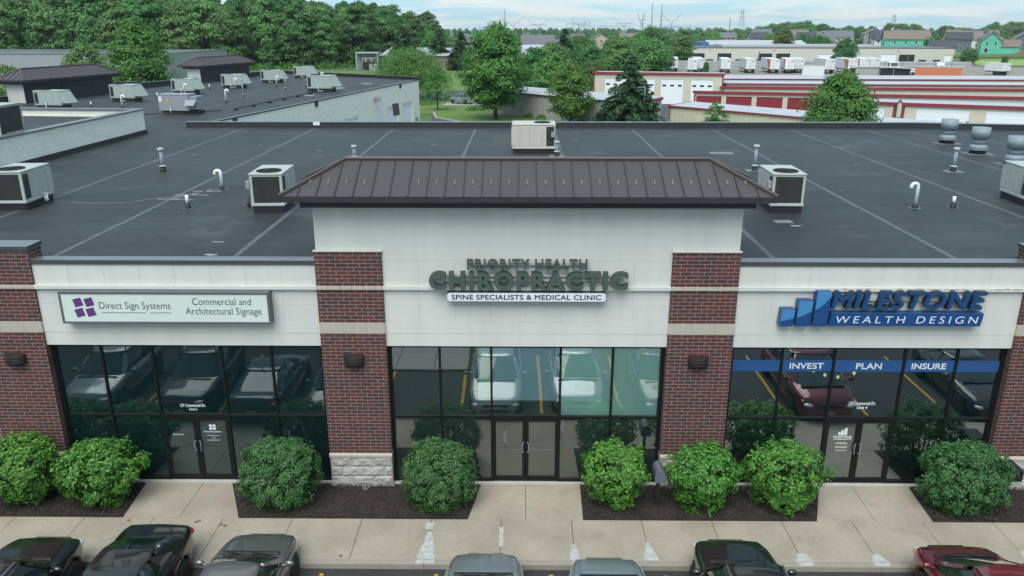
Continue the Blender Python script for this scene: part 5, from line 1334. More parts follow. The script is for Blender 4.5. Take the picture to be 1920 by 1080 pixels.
# ================================================================== TREES
def tree_proto(name, seed, H, Rc, kind, leaf, n_clump, per, size, base=.22, prof=None, group=None, lab=None, cat='tree', trunk_r=None, asp=.7):
    """deciduous tree: tapered trunk, limbs to leaf clumps, clumps made of leaf-sized faces"""
    rng = np.random.default_rng(seed); random.seed(seed)
    t = thing(name, lab, cat, (0, 0, 0), 0, group)
    prof = prof or [(0, .45), (.15, .8), (.35, 1.0), (.6, .92), (.8, .68), (.93, .38), (1, .12)]
    px, py = zip(*prof)
    C = []
    tries = 0
    while len(C) < n_clump and tries < n_clump * 40:
        tries += 1
        h = rng.random(); a = rng.random() * 6.283; r = np.interp(h, px, py)
        if rng.random() > r + .15: continue
        q = math.sqrt(rng.uniform(.25, 1.0))
        C.append((Rc * r * q * math.cos(a) * rng.uniform(.86, 1.08), Rc * r * q * math.sin(a) * rng.uniform(.86, 1.08), H * (base + (1 - base) * h * .96), q))
    C = np.array(C); cr = Rc * .30 * rng.uniform(.65, 1.25, len(C)) * (0.8 + .4 * np.interp((C[:, 2] / H - base) / (1 - base), px, py))
    P = []; Nn = []
    for c, r in zip(C, cr):
        d = rng.normal(0, 1, (per, 3)); d[:, 2] = np.where(d[:, 2] < -.35, -d[:, 2] * .5, d[:, 2]); d /= np.linalg.norm(d, axis=1, keepdims=True)
        rad = r * rng.uniform(.45, 1.08, (per, 1)) * np.array([1.1, 1.1, .8])
        P.append(c[:3] + d * rad); Nn.append(d + np.array([c[0], c[1], 0]) / Rc * .4 + [0, 0, .35])
    V, Q = leaf_cards(np.vstack(P), np.vstack(Nn), size, rng, asp=asp, jit=.45, droop=.3)
    fast_mesh('crown', V, Q, M[leaf], t)
    m = MB(); tr = trunk_r or H * .022
    pts = [(0, 0, -.3), (0, 0, .02 * H)] + [(rng.normal(0, .01 * H), rng.normal(0, .01 * H), H * q) for q in (.2, .4, .6, .8)]
    m.tube(pts, [tr * 1.5, tr * 1.1, tr * .9, tr * .65, tr * .4, tr * .15], 9)
    idx = rng.permutation(len(C))[:min(16, len(C))]
    for i in idx:
        c = C[i]; z0 = min(c[2] * .62, .72 * H); b0 = np.array([0, 0, max(z0, base * H * .7)])
        m.tube([b0, b0 + (c[:3] - b0) * .5 + [0, 0, .04 * H], c[:3]], [tr * .42, tr * .25, tr * .08], 6)
    m.build('trunk', M['bark'], t)
    return t
def conifer_proto(name, seed, H, Rb, leaf, size, lab, group=None, per=46, levels=22, base=.06, open_=1.0):
    rng = np.random.default_rng(seed); t = thing(name, lab, 'tree', (0, 0, 0), 0, group)
    P = []; Nn = []; m = MB()
    for l in range(levels):
        f = l / levels; z = H * (base + (1 - base) * f ** .92); R_ = Rb * (1 - f) ** .85 * (1 if f > .08 else .8) + .08
        nb = max(5, int(13 * (1 - f) + 4))
        for b_ in range(nb):
            a = rng.random() * 6.283; ln = R_ * rng.uniform(.68, 1.12); k = max(8, int(per * ln / Rb + 6)); u = rng.beta(1.5, 1, k)
            side = rng.normal(0, .15 + .03 * ln, k) * (1.1 - .6 * u)
            x = ln * u; dz = .10 * ln * u - .34 * ln * u ** 2 - np.abs(rng.normal(0, .10, k)) * ln * .5
            p = np.stack([x * math.cos(a) - side * math.sin(a), x * math.sin(a) + side * math.cos(a), z + dz], -1); P.append(p)
            Nn.append(np.tile([.35 * math.cos(a), .35 * math.sin(a), 1.0], (k, 1)))
            if b_ % 3 == 0 and ln > .5: m.tube([(0, 0, z), (ln * .5 * math.cos(a), ln * .5 * math.sin(a), z - .02 * ln), (ln * .9 * math.cos(a), ln * .9 * math.sin(a), z - .18 * ln)], [.03, .02, .008], 4)
    V, Q = leaf_cards(np.vstack(P), np.vstack(Nn), size, rng, asp=.42, jit=.55, droop=.9)
    fast_mesh('crown', V, Q, M[leaf], t)
    m.tube([(0, 0, -.3), (0, 0, H * .5), (0, 0, H * .97)], [H * .02, H * .011, .01], 8); m.build('trunk', M['bark'], t)
    return t
OVAL = [(0, .35), (.1, .72), (.28, .96), (.45, 1.0), (.65, .85), (.82, .58), (.94, .28), (1, .06)]
ROUND = [(0, .60), (.15, .90), (.4, 1.0), (.65, .92), (.85, .66), (.95, .38), (1, .1)]
# --- trees near enough to have a shape of their own
def place(t, x, y, z=-.2, rz=0.0, s=None):
    t.location = (x, y, z); t.rotation_euler = (0, 0, rz)
    if s: t.scale = s if isinstance(s, tuple) else (s,) * 3
    return t
maple = tree_proto('maple_tree', 31, 13.0, 4.3, 'd', 'leaf_maple', 210, 130, .36, .13, OVAL, lab='large maple on the lawn behind the middle of the roof, the tallest one there', trunk_r=.30)
place(maple, -3.5, 95.5)
place(tree_proto('maple_tree', 32, 8.4, 2.75, 'd', 'leaf_maple', 130, 120, .28, .12, OVAL, lab='bright oval maple standing before the grey ribbed wall', trunk_r=.2), 6.6, 87.6)
place(tree_proto('maple_tree', 33, 8.5, 3.1, 'd', 'leaf_maple', 190, 140, .25, .06, OVAL, lab='bushy bright maple rising behind the right half of the roof', trunk_r=.2), 29.8, 56)
place(tree_proto('maple_tree', 34, 4.6, 1.3, 'd', 'leaf_maple', 44, 80, .2, .08, OVAL, lab='thin young maple before the white roofed storage building', trunk_r=.07), 22.0, 71.5)
place(tree_proto('maple_tree', 40, 4.0, 1.9, 'd', 'leaf_maple', 40, 90, .2, .1, ROUND, lab='maple crown cut by the right edge of the photo behind the exhaust fans', trunk_r=.1), 41.2, 55.0)
place(tree_proto('honey_locust', 35, 8.4, 6.6, 'd', 'leaf_maple', 170, 130, .30, .18, [(0, .5), (.2, .95), (.45, 1.0), (.7, .85), (.88, .55), (1, .15)], lab='broad round tree just beyond the corner of the wing', trunk_r=.3, asp=.5), -20.0, 128)
place(tree_proto('young_tree', 36, 7.4, 2.4, 'd', 'leaf_maple', 62, 60, .22, .18, [(0, .95), (.2, 1.0), (.4, .8), (.65, .55), (.85, .3), (1, .06)], lab='sparse young tree on the lawn beside the wing', trunk_r=.12), -13.1, 108.5)
place(conifer_proto('spruce_tree', 37, 9.4, 5.1, 'leaf_con', .42, 'dense dark spruce in front of the tall beige storage building', per=150, levels=30), 13.0, 77.0)
place(tree_proto('maple_tree', 38, 13.6, 4.4, 'd', 'leaf_maple', 190, 120, .36, .06, [(0, .6), (.12, .95), (.3, 1.0), (.5, .82), (.7, .62), (.88, .36), (1, .08)], lab='tall bright green tree behind the two street towers of the wing', trunk_r=.3), -50.0, 88)
place(tree_proto('linden_tree', 39, 10.2, 3.6, 'd', 'leaf_wood', 120, 120, .32, .06, OVAL, lab='dark green tree rising behind the nearest street tower', trunk_r=.25), -62.5, 98)
place(tree_proto('young_tree', 41, 8.0, 2.2, 'd', 'leaf_maple', 40, 70, .28, .3, ROUND, lab='yellow green treetop above the left end of the nearest street tower', trunk_r=.12), -66, 85)
place(tree_proto('young_tree', 42, 5.6, 3.0, 'd', 'leaf_maple', 60, 90, .28, .05, ROUND, lab='bushy tree at the left edge below the nearest street tower', trunk_r=.12), -55.0, 62)

# --- middle distance: one prototype of each kind, copied
A1 = tree_proto('shade_tree', 51, 10, 4.6, 'd', 'leaf_wood', 110, 90, .48, .10, ROUND)
A2 = tree_proto('shade_tree', 52, 10, 4.0, 'd', 'leaf_wood', 95, 90, .48, .08, OVAL)
A3 = tree_proto('shade_tree', 53, 10, 5.0, 'd', 'leaf_wood', 120, 80, .50, .14, [(0, .7), (.2, 1.0), (.5, .98), (.75, .75), (.9, .5), (1, .2)])
P1 = conifer_proto('pine_tree', 54, 11, 3.8, 'leaf_con', .75, None, per=60, levels=19)
B1 = tree_proto('shade_tree', 55, 10, 3.8, 'd', 'leaf_maple', 95, 90, .46, .06, OVAL)
MID = [  # proto, px-derived ground X, Y, height, width factor, label
    (A2, 2.6, 128, 9.2, .95, 'white flowering green tree right behind the largest maple'), (B1, 5.4, 119, 8.6, 1.0, 'bright tree left of the tall beige storage building, behind the oval maple'),
    (P1, 13.0, 225, 12.4, 1.3, 'tall dark pine left of centre among the middle distance trees'), (A1, 15.5, 170, 8.6, 1.1, 'pale flowering round tree above the left end of the beige storage building'),
    (A3, 21.5, 160, 9.4, .95, 'round dark tree over the left doors of the beige storage building'), (A1, 30.4, 178, 10.2, 1.1, 'wide bright tree behind the spruce tip'), (A2, 35.0, 186, 8.4, .9, 'green tree right of the spruce tip before the trailers'),
    (A3, 44.5, 262, 12.2, 1.1, 'big round tree above the left end of the trailer yard'), (A2, 56.5, 270, 12.0, .8, 'tall oval tree left of the long beige warehouse'), (B1, 63.0, 300, 10.6, .75, 'yellowish tree just left of the long warehouse roof'),
    (A1, 22.5, 290, 9.5, 1.1, 'low grey green tree left of the centre horizon'), (P1, -25.5, 238, 12.6, 1.3, 'dark pine left of the low brick building door'), (P1, -18.0, 232, 11.6, 1.35, 'dark pine right over the low brick building door'),
    (P1, -34.5, 226, 13.0, 1.5, 'dark drooping pine at the left part of the low brick building'), (A3, -10.5, 260, 10, 1.0, 'bright tree between the pines and the largest maple'), (B1, -30, 262, 11.5, 1.0, 'light green tree behind the dark pines'),
    (A1, 33.0, 240, 9.6, 1.2, 'spreading tree in the middle distance right of the tall pine'), (A2, 36.0, 300, 9.4, 1.2, 'spreading grey green tree behind the flowering one'), (B1, 17.5, 235, 8.0, .9, 'small bright tree right beside the tall pine'),
    (A3, 106.5, 252, 8.8, .85, 'dark round tree in front of the long beige warehouse'), (A2, 111, 330, 12, .9, 'round tree behind the roof of the long warehouse'), (A3, 157.5, 272, 5.6, .95, 'dark round shrub tree at the right end of the long warehouse'), (A1, 168, 268, 3.0, .7, 'small shrubby tree on the edge of the right field'),
    (A2, 68, 345, 10.6, .85, 'tree left in front of the blue roofed shed'), (A1, 86, 350, 10.4, .8, 'dark tree by the middle of the blue roofed shed'), (A3, 50.8, 206, 3.4, .5, 'small tree beside the leftmost trailers'), (A1, 15, 145, 6.0, .9, 'low tree between the grey ribbed wall and the pine'), (B1, 37.5, 214, 7.5, .8, 'small tree beside the yard gate left of the trailers'),
    (A1, 41, 246, 9, .9, 'round tree behind the left end of the yard fence'), (A3, 8, 190, 8.5, 1.1, 'tree behind the largest maple, its right side showing'), (A2, 35, 222, 8.2, 1.0, 'dark tree in the gap over the beige storage building'),
    (A2, 120, 385, 9.5, .9, 'tree in front of the tan gabled houses'), (A3, 149, 420, 9.0, 1.0, 'tree among the grey houses left of the green house'), (B1, 159, 415, 8.2, 1.0, 'bright tree left of the white house'), (A1, 139, 370, 9.2, .75, 'tree behind the right half of the warehouse roof'),
    (A3, 22, 335, 8.8, 1.0, 'grey green tree in front of the blue grey house roof'), (A2, 41, 350, 8.6, 1.1, 'dark tree between the tan houses of the tree gap'), (B1, 56, 380, 8.8, 1.2, 'bright tree right of the tan house in the gap'), (A1, -4, 330, 9.2, 1.1, 'tree behind the top of the largest maple'), (A2, 72, 400, 9.2, 1.1, 'green tree in front of the right tan house in the gap'), (A3, 15, 400, 9.4, 1.3, 'broad distant tree right of the blue grey house')]
used = set()
random.seed(77)
for (pr_, x, y, h, wf, lab) in MID:
    s_ = h / (10 if pr_ is not P1 else 11); sc3 = (s_ * wf, s_ * wf, s_)
    if id(pr_) not in used:
        used.add(id(pr_)); pr_['label'] = lab; place(pr_, x, y, -.2, random.random() * 6, sc3)
    else: dup(pr_, (x, y, -.2), random.random() * 6, lab, sc3)

# --- the wood on the left: individual tall trees in rows
WG = 'tall trees of the wood on the left'
WL = 'tall leafy tree of the dark wood behind the left buildings'
F = [tree_proto('woodland_tree', 61 + i, 21, r, 'd', 'leaf_wood', 120, 110, .78, .04, p, WG, WL) for i, (r, p) in enumerate(((6.0, ROUND), (5.2, OVAL), (6.6, [(0, .7), (.25, .9), (.5, 1.0), (.72, .9), (.9, .6), (1, .2)]), (5.6, ROUND), (4.8, OVAL)))]
spots = []
rngw = np.random.default_rng(5)
def edge(x):                                                # front line of the wood
    return np.interp(x, [-330, -190, -120, -95, -60, -45, -28], [235, 228, 226, 232, 250, 270, 292])
for row in range(5):
    x = -31 - row * 2.5
    while x > -120 - 62 * (1 + row * .12):
        y = edge(x) + row * 11 + rngw.normal(0, 2.0)
        hh = np.interp(x, [-200, -150, -100, -70, -46, -29], [21, 22.2, 22.0, 21.2, 18.5, 12.5]) * rngw.uniform(.86, 1.08) * (1 + .012 * row)
        spots.append((x + rngw.normal(0, 1.4), y, hh)); x -= rngw.uniform(7.0, 10.0)
for i, (x, y, h) in enumerate(spots):
    s_ = h / 21; w_ = s_ * rngw.uniform(.9, 1.15)
    if i < 5: place(F[i], x, y, -.2, rngw.random() * 6, (w_, w_, s_))
    else: dup(F[i % 5], (x, y, -.2), rngw.random() * 6, None, (w_, w_, s_))
# low growth along the foot of the wood
P = []; Nn = []
for i in range(230):
    x = rngw.uniform(-190, -42); y = edge(x) - rngw.uniform(2.5, 8); r = rngw.uniform(.9, 2.4)
    d = rngw.normal(0, 1, (60, 3)); d[:, 2] = np.abs(d[:, 2]); d /= np.linalg.norm(d, axis=1, keepdims=True)
    P.append(np.array([x, y, -.2]) + d * r * rngw.uniform(.6, 1.1, (60, 1))); Nn.append(d + [0, 0, .4])
V, Q = leaf_cards(np.vstack(P), np.vstack(Nn), .6, rngw, asp=.7)
tag(fast_mesh('undergrowth', V, Q, M['leaf_maple']), kind='stuff')

# --- far lines of trees on the horizon, each line one mass
def far_wood(seed, X0, X1, Y, h0, h1, n, size, leaf='leaf_wood', dy=40):
    rng = np.random.default_rng(seed); P = []; Nn = []
    for i in range(n):
        x = rng.uniform(X0, X1); h = h0 + (h1 - h0) * rng.random() * math.sin(PI * min(.98, max(.02, (x - X0) / (X1 - X0)))) ** .5; r = h * rng.uniform(.4, .6); c = np.array([x, Y + rng.uniform(-dy, dy), h * .5])
        k = 150; d = rng.normal(0, 1, (k, 3)); d /= np.linalg.norm(d, axis=1, keepdims=True)
        P.append(c + d * np.array([r, r, h * .52]) * rng.uniform(.7, 1.08, (k, 1))); Nn.append(d + [0, 0, .5])
    V, Q = leaf_cards(np.vstack(P), np.vstack(Nn), size, rng, asp=.8)
    return tag(fast_mesh('distant_trees', V, Q, M[leaf]), kind='stuff')
far_wood(71, -80, 330, 620, 4, 8.5, 170, 1.5); far_wood(72, -250, 900, 1050, 6, 10.5, 300, 2.2); far_wood(73, -600, 2200, 2100, 6, 12, 320, 5.0, dy=150)
far_wood(77, 420, 760, 760, 5, 8, 60, 1.8, leaf='leaf_maple')
far_wood(78, 150, 215, 700, 7, 12, 26, 1.8); far_wood(79, -60, 40, 430, 6, 10, 40, 1.3)

# single trees standing up on the skyline to the right
rs = np.random.default_rng(44); SK = 'trees on the skyline to the right'
for (X0, X1, Y0, h0, h1, n_, lab) in ((214, 303, 740, 9, 18.0, 26, 'rounded tree on the wooded rise left of the subdivision'), (368, 478, 900, 9, 17.5, 20, 'dark tree of the broken row on the skyline behind the houses'), (556, 655, 1000, 10, 20.0, 16, 'tall dark tree of the clump on the skyline above the green houses')):
    for i in range(n_):
        u = (i + rs.random()) / n_; x = X0 + (X1 - X0) * u; h = (h0 + (h1 - h0) * math.sin(PI * min(.97, max(.05, u))) ** .6 * rs.uniform(.72, 1.0)); w = h / 10 * rs.uniform(.75, 1.2)
        dup((A1, A2, A3)[i % 3], (x, Y0 + rs.uniform(-30, 30), -.2), rs.random() * 6, lab, (w, w, h / 10), SK)
for i in range(16):
    x = 330 + 24 * i + rs.uniform(-8, 8); h = rs.uniform(6, 8.5); dup(B1, (x, 700 + rs.uniform(-40, 40), -.2), rs.random() * 6, 'light green low tree between the houses of the subdivision', (h / 8, h / 8, h / 10), 'low trees between the houses')

# ================================================================== GROUND BEHIND THE BUILDING
sheet('driveway', [(-21, 60), (-12, 74.0), (-15.2, 102.4), (-12.4, 96.6), (-6.9, 89.4), (2, 80), (14, 66), (30, 52), (34, 34), (31, 29), (-19, 29.8)][0:2] + [(-13.0, 103), (-12.2, 96.6), (-6.9, 89.4), (2, 80.5), (14, 66), (30, 48), (60, 20), (60, -3), (30, -3), (30, 29), (-19, 30)], -.17, M['asphalt_old'])
b = MB(); kb = [(-13.4, 104), (-12.3, 96.8), (-6.9, 89.5), (2, 80.6), (14, 66.1), (30, 48.1)]
for i in range(len(kb) - 1):
    a, c = Vector(kb[i]), Vector(kb[i + 1]); d = (c - a).normalized(); n_ = Vector((-d.y, d.x)) * .3
    b.prism([a, c, c + n_, a + n_], -.25, -.04)
tag(b.build('drive_kerb', M['concrete_pale']), kind='structure')
sheet('lawn', [(-12.9, 103.5), (-12.2, 97.1), (-6.7, 89.9), (2.2, 81), (14.2, 66.4), (30.2, 48.4), (46, 48), (30, 66), (10.0, 88.2), (-3, 102.4), (-8, 118), (-60, 126), (-60, 100)], -.165, M['lawn'])
sheet('road', [(-120, 128), (-18.5, 128.0), (-11.8, 128.5), (-2, 137), (20, 190), (12, 190), (-9, 150), (-18, 146), (-120, 146)], -.17, M['asphalt_old'])
sheet('lawn', [(-75, 147), (-18, 147), (-9.5, 152), (0, 180), (2, 226), (-75, 228)], -.168, M['lawn'])
sheet('driveway', [(-13.3, 117), (-3, 117), (-3, 127.5), (-11.5, 128.2)], -.155, M['concrete_pale'])
sheet('gravel_yard', [(32, 150), (140, 128), (190, 225), (160, 270), (120, 282), (60, 292), (30, 240)], -.16, M['gravel'])
sheet('storage_yard', [(-2, 106), (12, 90), (22, 78), (52, 46), (90, 60), (100, 140), (36, 152), (10, 132)], -.165, M['asphalt_old'])
sheet('field', [(158, 262), (300, 240), (420, 300), (300, 330), (176, 312)], -.15, M['field'])
sheet('road', [(150, 262), (168, 263.5), (340, 236), (340, 228), (160, 254)], -.12, M['asphalt_old'])
sheet('far_field', [(900, 1500), (2600, 1500), (3600, 3200), (1000, 3400)], .3, M['farfield'])
b = MB(); rngd = np.random.default_rng(12)                # spoil heap
for (x, y, h, r) in ((246, 380, 3.0, 7), (254, 384, 2.2, 6), (262, 388, 1.8, 6), (224, 392, 1.3, 6), (129, 212, 1.7, 3.5)):
    pass
def heap(x, y, h, r, m, lab):
    V = []; n = 20; q = 7
    for j in range(q + 1):
        t = j / q
        for k in range(n):
            a = 2 * PI * k / n; rr = r * (1 - t) * rngd.uniform(.9, 1.1)
            V.append((x + rr * 1.5 * math.cos(a), y + rr * math.sin(a), -.3 + h * (1 - (1 - t) ** 1.6) * rngd.uniform(.95, 1.05)))
    F = [(j * n + k, j * n + (k + 1) % n, (j + 1) * n + (k + 1) % n, (j + 1) * n + k) for j in range(q) for k in range(n)]
    b = MB(); b.add(V, F, 0, True); return tag(b.build('dirt_heap', m), lab, 'dirt heap')
heap(247, 378, 3.6, 7.5, M['dirt'], 'brown dirt heap in front of the two storey green house'); heap(270, 388, 2.4, 6, M['dirt'], 'low brown dirt heap right of the green house'); heap(124, 212, 2.0, 3.4, M['gravel'], 'pale gravel heap beside the orange container')
b = MB(); b.prism([(185, 340), (330, 330), (340, 350), (190, 362)], -.3, .5); tag(b.build('dirt_bank', M['grass'], bevel=.4), kind='structure')
b = MB(); b.prism([(190, 366), (340, 352), (344, 362), (196, 378)], -.3, .35); tag(b.build('bare_soil', M['dirt'], bevel=.3), kind='structure')

# ================================================================== STORAGE BUILDINGS WITH RED TRIM
def local_quad_box(m, a, b_, mi=0): m.box(a, b_, mi)
def storage(name, lab, org, rz, ln, dep, eave, zb, doors, dm, trim=.30, wall='siding_beige', z0=-.25, endtrim=True, winrow=False):
    """front along local +X from org, depth along +Y; front eave height, back height zb"""
    t = thing(name, lab, 'storage building', (org[0], org[1], 0), rz, 'red trimmed storage buildings')
    m = MB(); x0 = 0
    for (a, c, h) in doors:
        m.box((x0, 0, z0), (a, .2, eave - .05)); m.box((a, 0, h), (c, .2, eave - .05)); x0 = c
    m.box((x0, 0, z0), (ln, .2, eave - .05)); m.box((0, dep - .2, z0), (ln, dep, min(eave, zb) - .05))
    for x in (0, ln - .2): m.yprism([(.2, z0), (dep - .2, z0), (dep - .2, zb - .06), (.2, eave - .06)], x, x + .2)
    m.build('wall', M[wall], t)
    m = MB(); m.yprism([(-.12, eave - .04), (dep + .1, zb - .04), (dep + .1, zb + .04), (-.12, eave + .04)], -.15, ln + .15)
    m.build('metal_roof', M['roof_white'], t)
    m = MB()
    m.box((-.2, -.24, eave - trim), (ln + .2, -.121, eave + .07))
    m.yprism([(-.12, eave - trim * .7), (dep, zb - trim * .7), (dep, zb + .05), (-.12, eave + .05)], -.26, -.151); m.yprism([(-.12, eave - trim * .7), (dep, zb - trim * .7), (dep, zb + .05), (-.12, eave + .05)], ln + .151, ln + .26)
    if endtrim: m.box((-.03, -.04, z0), (.2, -.002, eave - trim)); m.box((ln - .2, -.04, z0), (ln + .03, -.002, eave - trim))
    m.build('red_trim', M['red_trim'], t)
    for (a, c, h) in doors:
        d = MB(); d.box((a, .06, z0), (c, .1, h)); o = d.build('roll_door', M[dm], t)
        if winrow:
            w = MB()
            for k in (.15, .5, .85): x = a + (c - a) * k; w.box((x - .32, .045, h - 1.15), (x + .32, .0595, h - .85))
            w.build('door_window', M['dark_open'], o)
    return t
AR = R(-14)
def along(o, rz, s): return (o[0] + s * math.cos(rz), o[1] + s * math.sin(rz))
storage('tall_storage_building', 'tall beige storage building with red roof edge and white doors with small windows', (12.7, 122.6), R(-14.5), 21.8, 10, 4.95, 4.6, [(2.0, 5.6, 3.95), (6.9, 10.5, 3.9), (11.6, 15.3, 3.9), (16.6, 20.2, 3.9)], 'white_door', winrow=True)
storage('storage_building', 'long beige storage row with red roller doors and red roof edge', (26.7, 105.7), AR, 66, 4.6, 3.0, 2.62, [(.35 + 4.45 * k, .35 + 4.45 * k + 3.75, 2.3) for k in range(5)], 'red_door')
storage('storage_building', 'short beige storage unit with red roof edge partly behind the bushy maple', (39.1, 90.2), R(-27), 10.4, 7.5, 3.05, 2.8, [(.8, 3.4, 2.4), (5.2, 9.2, 2.3)], 'white_door')
storage('storage_building', 'beige storage row with wide white doors at the right edge of the photo', (49.2, 85.0), R(-23.7), 34, 7.5, 3.05, 2.85, [(1.6, 7.6, 2.45), (9.4, 15.6, 2.45), (17.4, 23.6, 2.45), (25.4, 31.6, 2.45)], 'white_door')
storage('storage_building', 'third storage row back, red roof edge just above the red door row', (33.4, 115.6), R(-6.5), 60, 4.0, 3.0, 2.75, [], 'red_door')
storage('storage_building', 'fourth storage row back with white roof and thin dark red eave', (35.9, 123.6), R(-5), 64, 6, 2.95, 3.1, [], 'red_door', trim=.14)
storage('storage_building', 'farthest storage row with white roof, nearest to the trailers', (38.8, 136.8), R(-2.5), 68, 8, 2.95, 3.2, [], 'red_door', trim=.14)
# two long sheds set at an angle along the lawn, their ribbed backs to the camera
def shed(lab, org, rz, ln, dep, eave, zb, wall, endred):
    t = thing('storage_shed', lab, 'storage building', (org[0], org[1], 0), rz, 'red trimmed storage buildings')
    m = MB()
    for k in range(int(ln / .6)): m.box((.3 + .6 * k, -.07, -.2), (.38 + .6 * k, -.001, eave - .16))
    m.box((0, 0, -.25), (ln, .2, eave - .03)); m.box((0, dep - .2, -.25), (ln, dep, zb - .05))
    for x in (0, ln - .2): m.yprism([(.2, -.25), (dep - .2, -.25), (dep - .2, zb - .06), (.2, eave - .06)], x, x + .2)
    m.build('wall', M[wall], t)
    m = MB(); m.yprism([(-.15, eave - .03), (dep + .1, zb - .03), (dep + .1, zb + .03), (-.15, eave + .03)], -.1, ln + .1); m.build('metal_roof', M['roof_white'], t)
    m = MB(); m.box((-.1, -.2, eave - .15), (ln + .1, -.151, eave + .03)); m.build('eave_trim', M['roofmetal_dk'] if endred > 0 else M['red_trim'], t)
    if endred:
        m = MB(); xe = ln if endred > 0 else 0
        e0, e1 = (ln + .1, ln + .25) if endred > 0 else (-.25, -.1)
        m.yprism([(-.2, eave - .32), (dep, zb - .32), (dep, zb + .06), (-.2, eave + .06)], e0, e1)
        if endred < 0: m.box((-.06, -.02, -.25), (-.002, .25, eave - .3))
        m.build('red_trim', M['red_trim'], t)
        if endred > 0:
            d = MB(); d.box((ln + .002, 1.0, -.2), (ln + .05, 4.3, 2.35)); d.build('roll_door', M['red_door'], t)
    return t
shed('grey ribbed storage shed with white roof behind the lawn and maples', (-4.3, 104.0), R(-46.8), 27.4, 5.8, 3.15, 3.5, 'siding_grey', 1)
shed('beige ribbed storage shed with white roof right behind the main building', (18.4, 79.6), R(-48), 40, 4.4, 3.2, 3.4, 'siding_beige', -1)
# chain link gate between the sheds
t = thing('chain_link_gate', 'chain link gate between the two ribbed storage sheds', 'gate', (15.6, 82.2, 0), R(-8)); m = MB()
for x in (0, 1.75, 3.5): m.tube([(x, 0, -.2), (x, 0, 1.75)], .035, 6)
for z in (.05, 1.7): m.tube([(0, 0, z), (3.5, 0, z)], .025, 6)
for k in range(18): m.tube([(.2 * k, 0, .05), (.2 * k, .0, 1.7)], .006, 4)
m.build('gate_frame', M['galv'], t)
t = thing('light_pole', 'slim grey light pole standing in front of the dark spruce', 'street lamp', (14.45, 75.2, -.2)); m = MB(); m.tube([(0, 0, 0), (0, 0, 5.85)], [.07, .045], 8); m.build('pole', M['ac_grey'], t); m = MB(); m.box((-.85, -.08, 5.85), (.1, .08, 5.93)); m.build('lamp_head', M['ac_grey'], t)
t = thing('parking_lot_lamp', 'dark square lamp head on a pole in the court by the wing', 'street lamp', (-10.7, 50, -.2)); m = MB(); m.tube([(0, 0, 0), (0, 0, 5.2)], .06, 8); m.build('pole', M['galv'], t); m = MB(); m.add([(-.22, -.08, 5.2), (.32, -.08, 5.3), (.22, .05, 6.3), (-.32, .05, 6.2), (-.22, .08, 5.2), (.32, .08, 5.3), (.22, .2, 6.3), (-.32, .2, 6.2)], [(0, 1, 2, 3), (5, 4, 7, 6), (0, 3, 7, 4), (1, 5, 6, 2), (3, 2, 6, 7), (0, 4, 5, 1)]); m.build('lamp_head', M['black'], t)
for (u_, lab) in ((13.8, 'small dark wall lamp high on the block wall of the wing'),):
    p = wg(32.6, -.35, 5.5); t = thing('wing_lamp', lab, 'wall lamp', p, PI / 2 - WA); m = MB(); m.yprism([(-.25, -.2), (.25, -.25), (.25, .15), (-.1, .2)], -.3, .3); m.build('housing', M['ac_grey'], t, bevel=.02)

# ================================================================== WAREHOUSE, SHEDS AND OTHER BUILDINGS BEHIND
t = thing('warehouse', 'long low beige warehouse with dark open doors behind the trailers', 'warehouse', (63.3, 290.5, 0), R(-4.3)); LN = 95.0
opn = [(.6, 5.6, 3.1, 1), (10.4, 15.4, 3.1, 1), (25.3, 30.3, 3.1, 1), (31.8, 36.8, 3.1, 1), (47, 52.8, 2.9, 0), (69.4, 74.9, 2.85, 0), (75.9, 81.4, 2.8, 1), (92.1 - .2, 94.4, 2.6, 0)]
m = MB(); x0 = 0
for (a, c, h, k) in opn: m.box((x0, 0, -.3), (a, .3, 5.0)); m.box((a, 0, h), (c, .3, 5.0)); x0 = c
m.box((x0, 0, -.3), (LN, .3, 5.0)); m.box((0, .3, -.3), (.3, 30, 5.0)); m.box((LN - .3, .3, -.3), (LN, 30, 5.0)); m.box((.3, 29.7, -.3), (LN - .3, 30, 5.0)); m.build('wall', M['panel_beige'], t)
m = MB(); m.box((-.15, -.12, 5.001), (LN + .15, 30.1, 5.2)); m.build('roof_edge', M['coping'], t)
m = MB(); m.box((13, 8, 5.201), (58, 26, 6.0)); m.box((60, 10, 5.201), (72, 26, 5.9)); m.build('roof_skylight', M['roof_white'], t)
for (a, c, h, k) in opn:
    d = MB(); d.box((a, .12, -.25), (c, .18, h)); d.build('dock_opening' if k else 'overhead_door', M['dark_open'] if k else M['white_door'], t)  # open docks are dark panels, the shade inside put into their colour
for x in (6.3, 17.0, 23.0, 83.0, 88.0):
    d = MB(); d.box((x, -.03, .2), (x + 2.6, -.002, 1.0)); d.build('low_window', M['dark_open'], t)
for x in (7.5, 31.0, 75.3):
    d = MB(); d.box((x - .15, -.3, 4.1), (x + .15, -.002, 4.4)); d.build('wall_light', M['ac_grey'], t)
t = thing('blue_roofed_shed', 'long shed with white and blue edged roof behind the warehouse', 'shed', (77, 332, 0), R(-4)); m = MB(); m.box((0, 0, -.3), (43, 22, 5.2)); m.build('wall', M['house_grey'], t)
m = MB(); m.yprism([(-.4, 5.15), (11, 6.9), (22.4, 5.15), (22.4, 5.35), (11, 7.1), (-.4, 5.35)], 2.6, 43.4); m.build('roof', M['roof_white'], t); m = MB(); m.box((-.2, -.5, 5.1), (2.6, 22, 6.4)); m.build('blue_gable', mat('blue_fascia', (.05, .16, .42), .5), t)
t = thing('grey_warehouse', 'long flat grey panel building behind the left trees', 'warehouse', (-84.6, 172, 0), R(-3)); m = MB(); m.box((-190, 0, -.3), (0, 40, 6.3)); m.build('wall', M['wall_grey'], t)
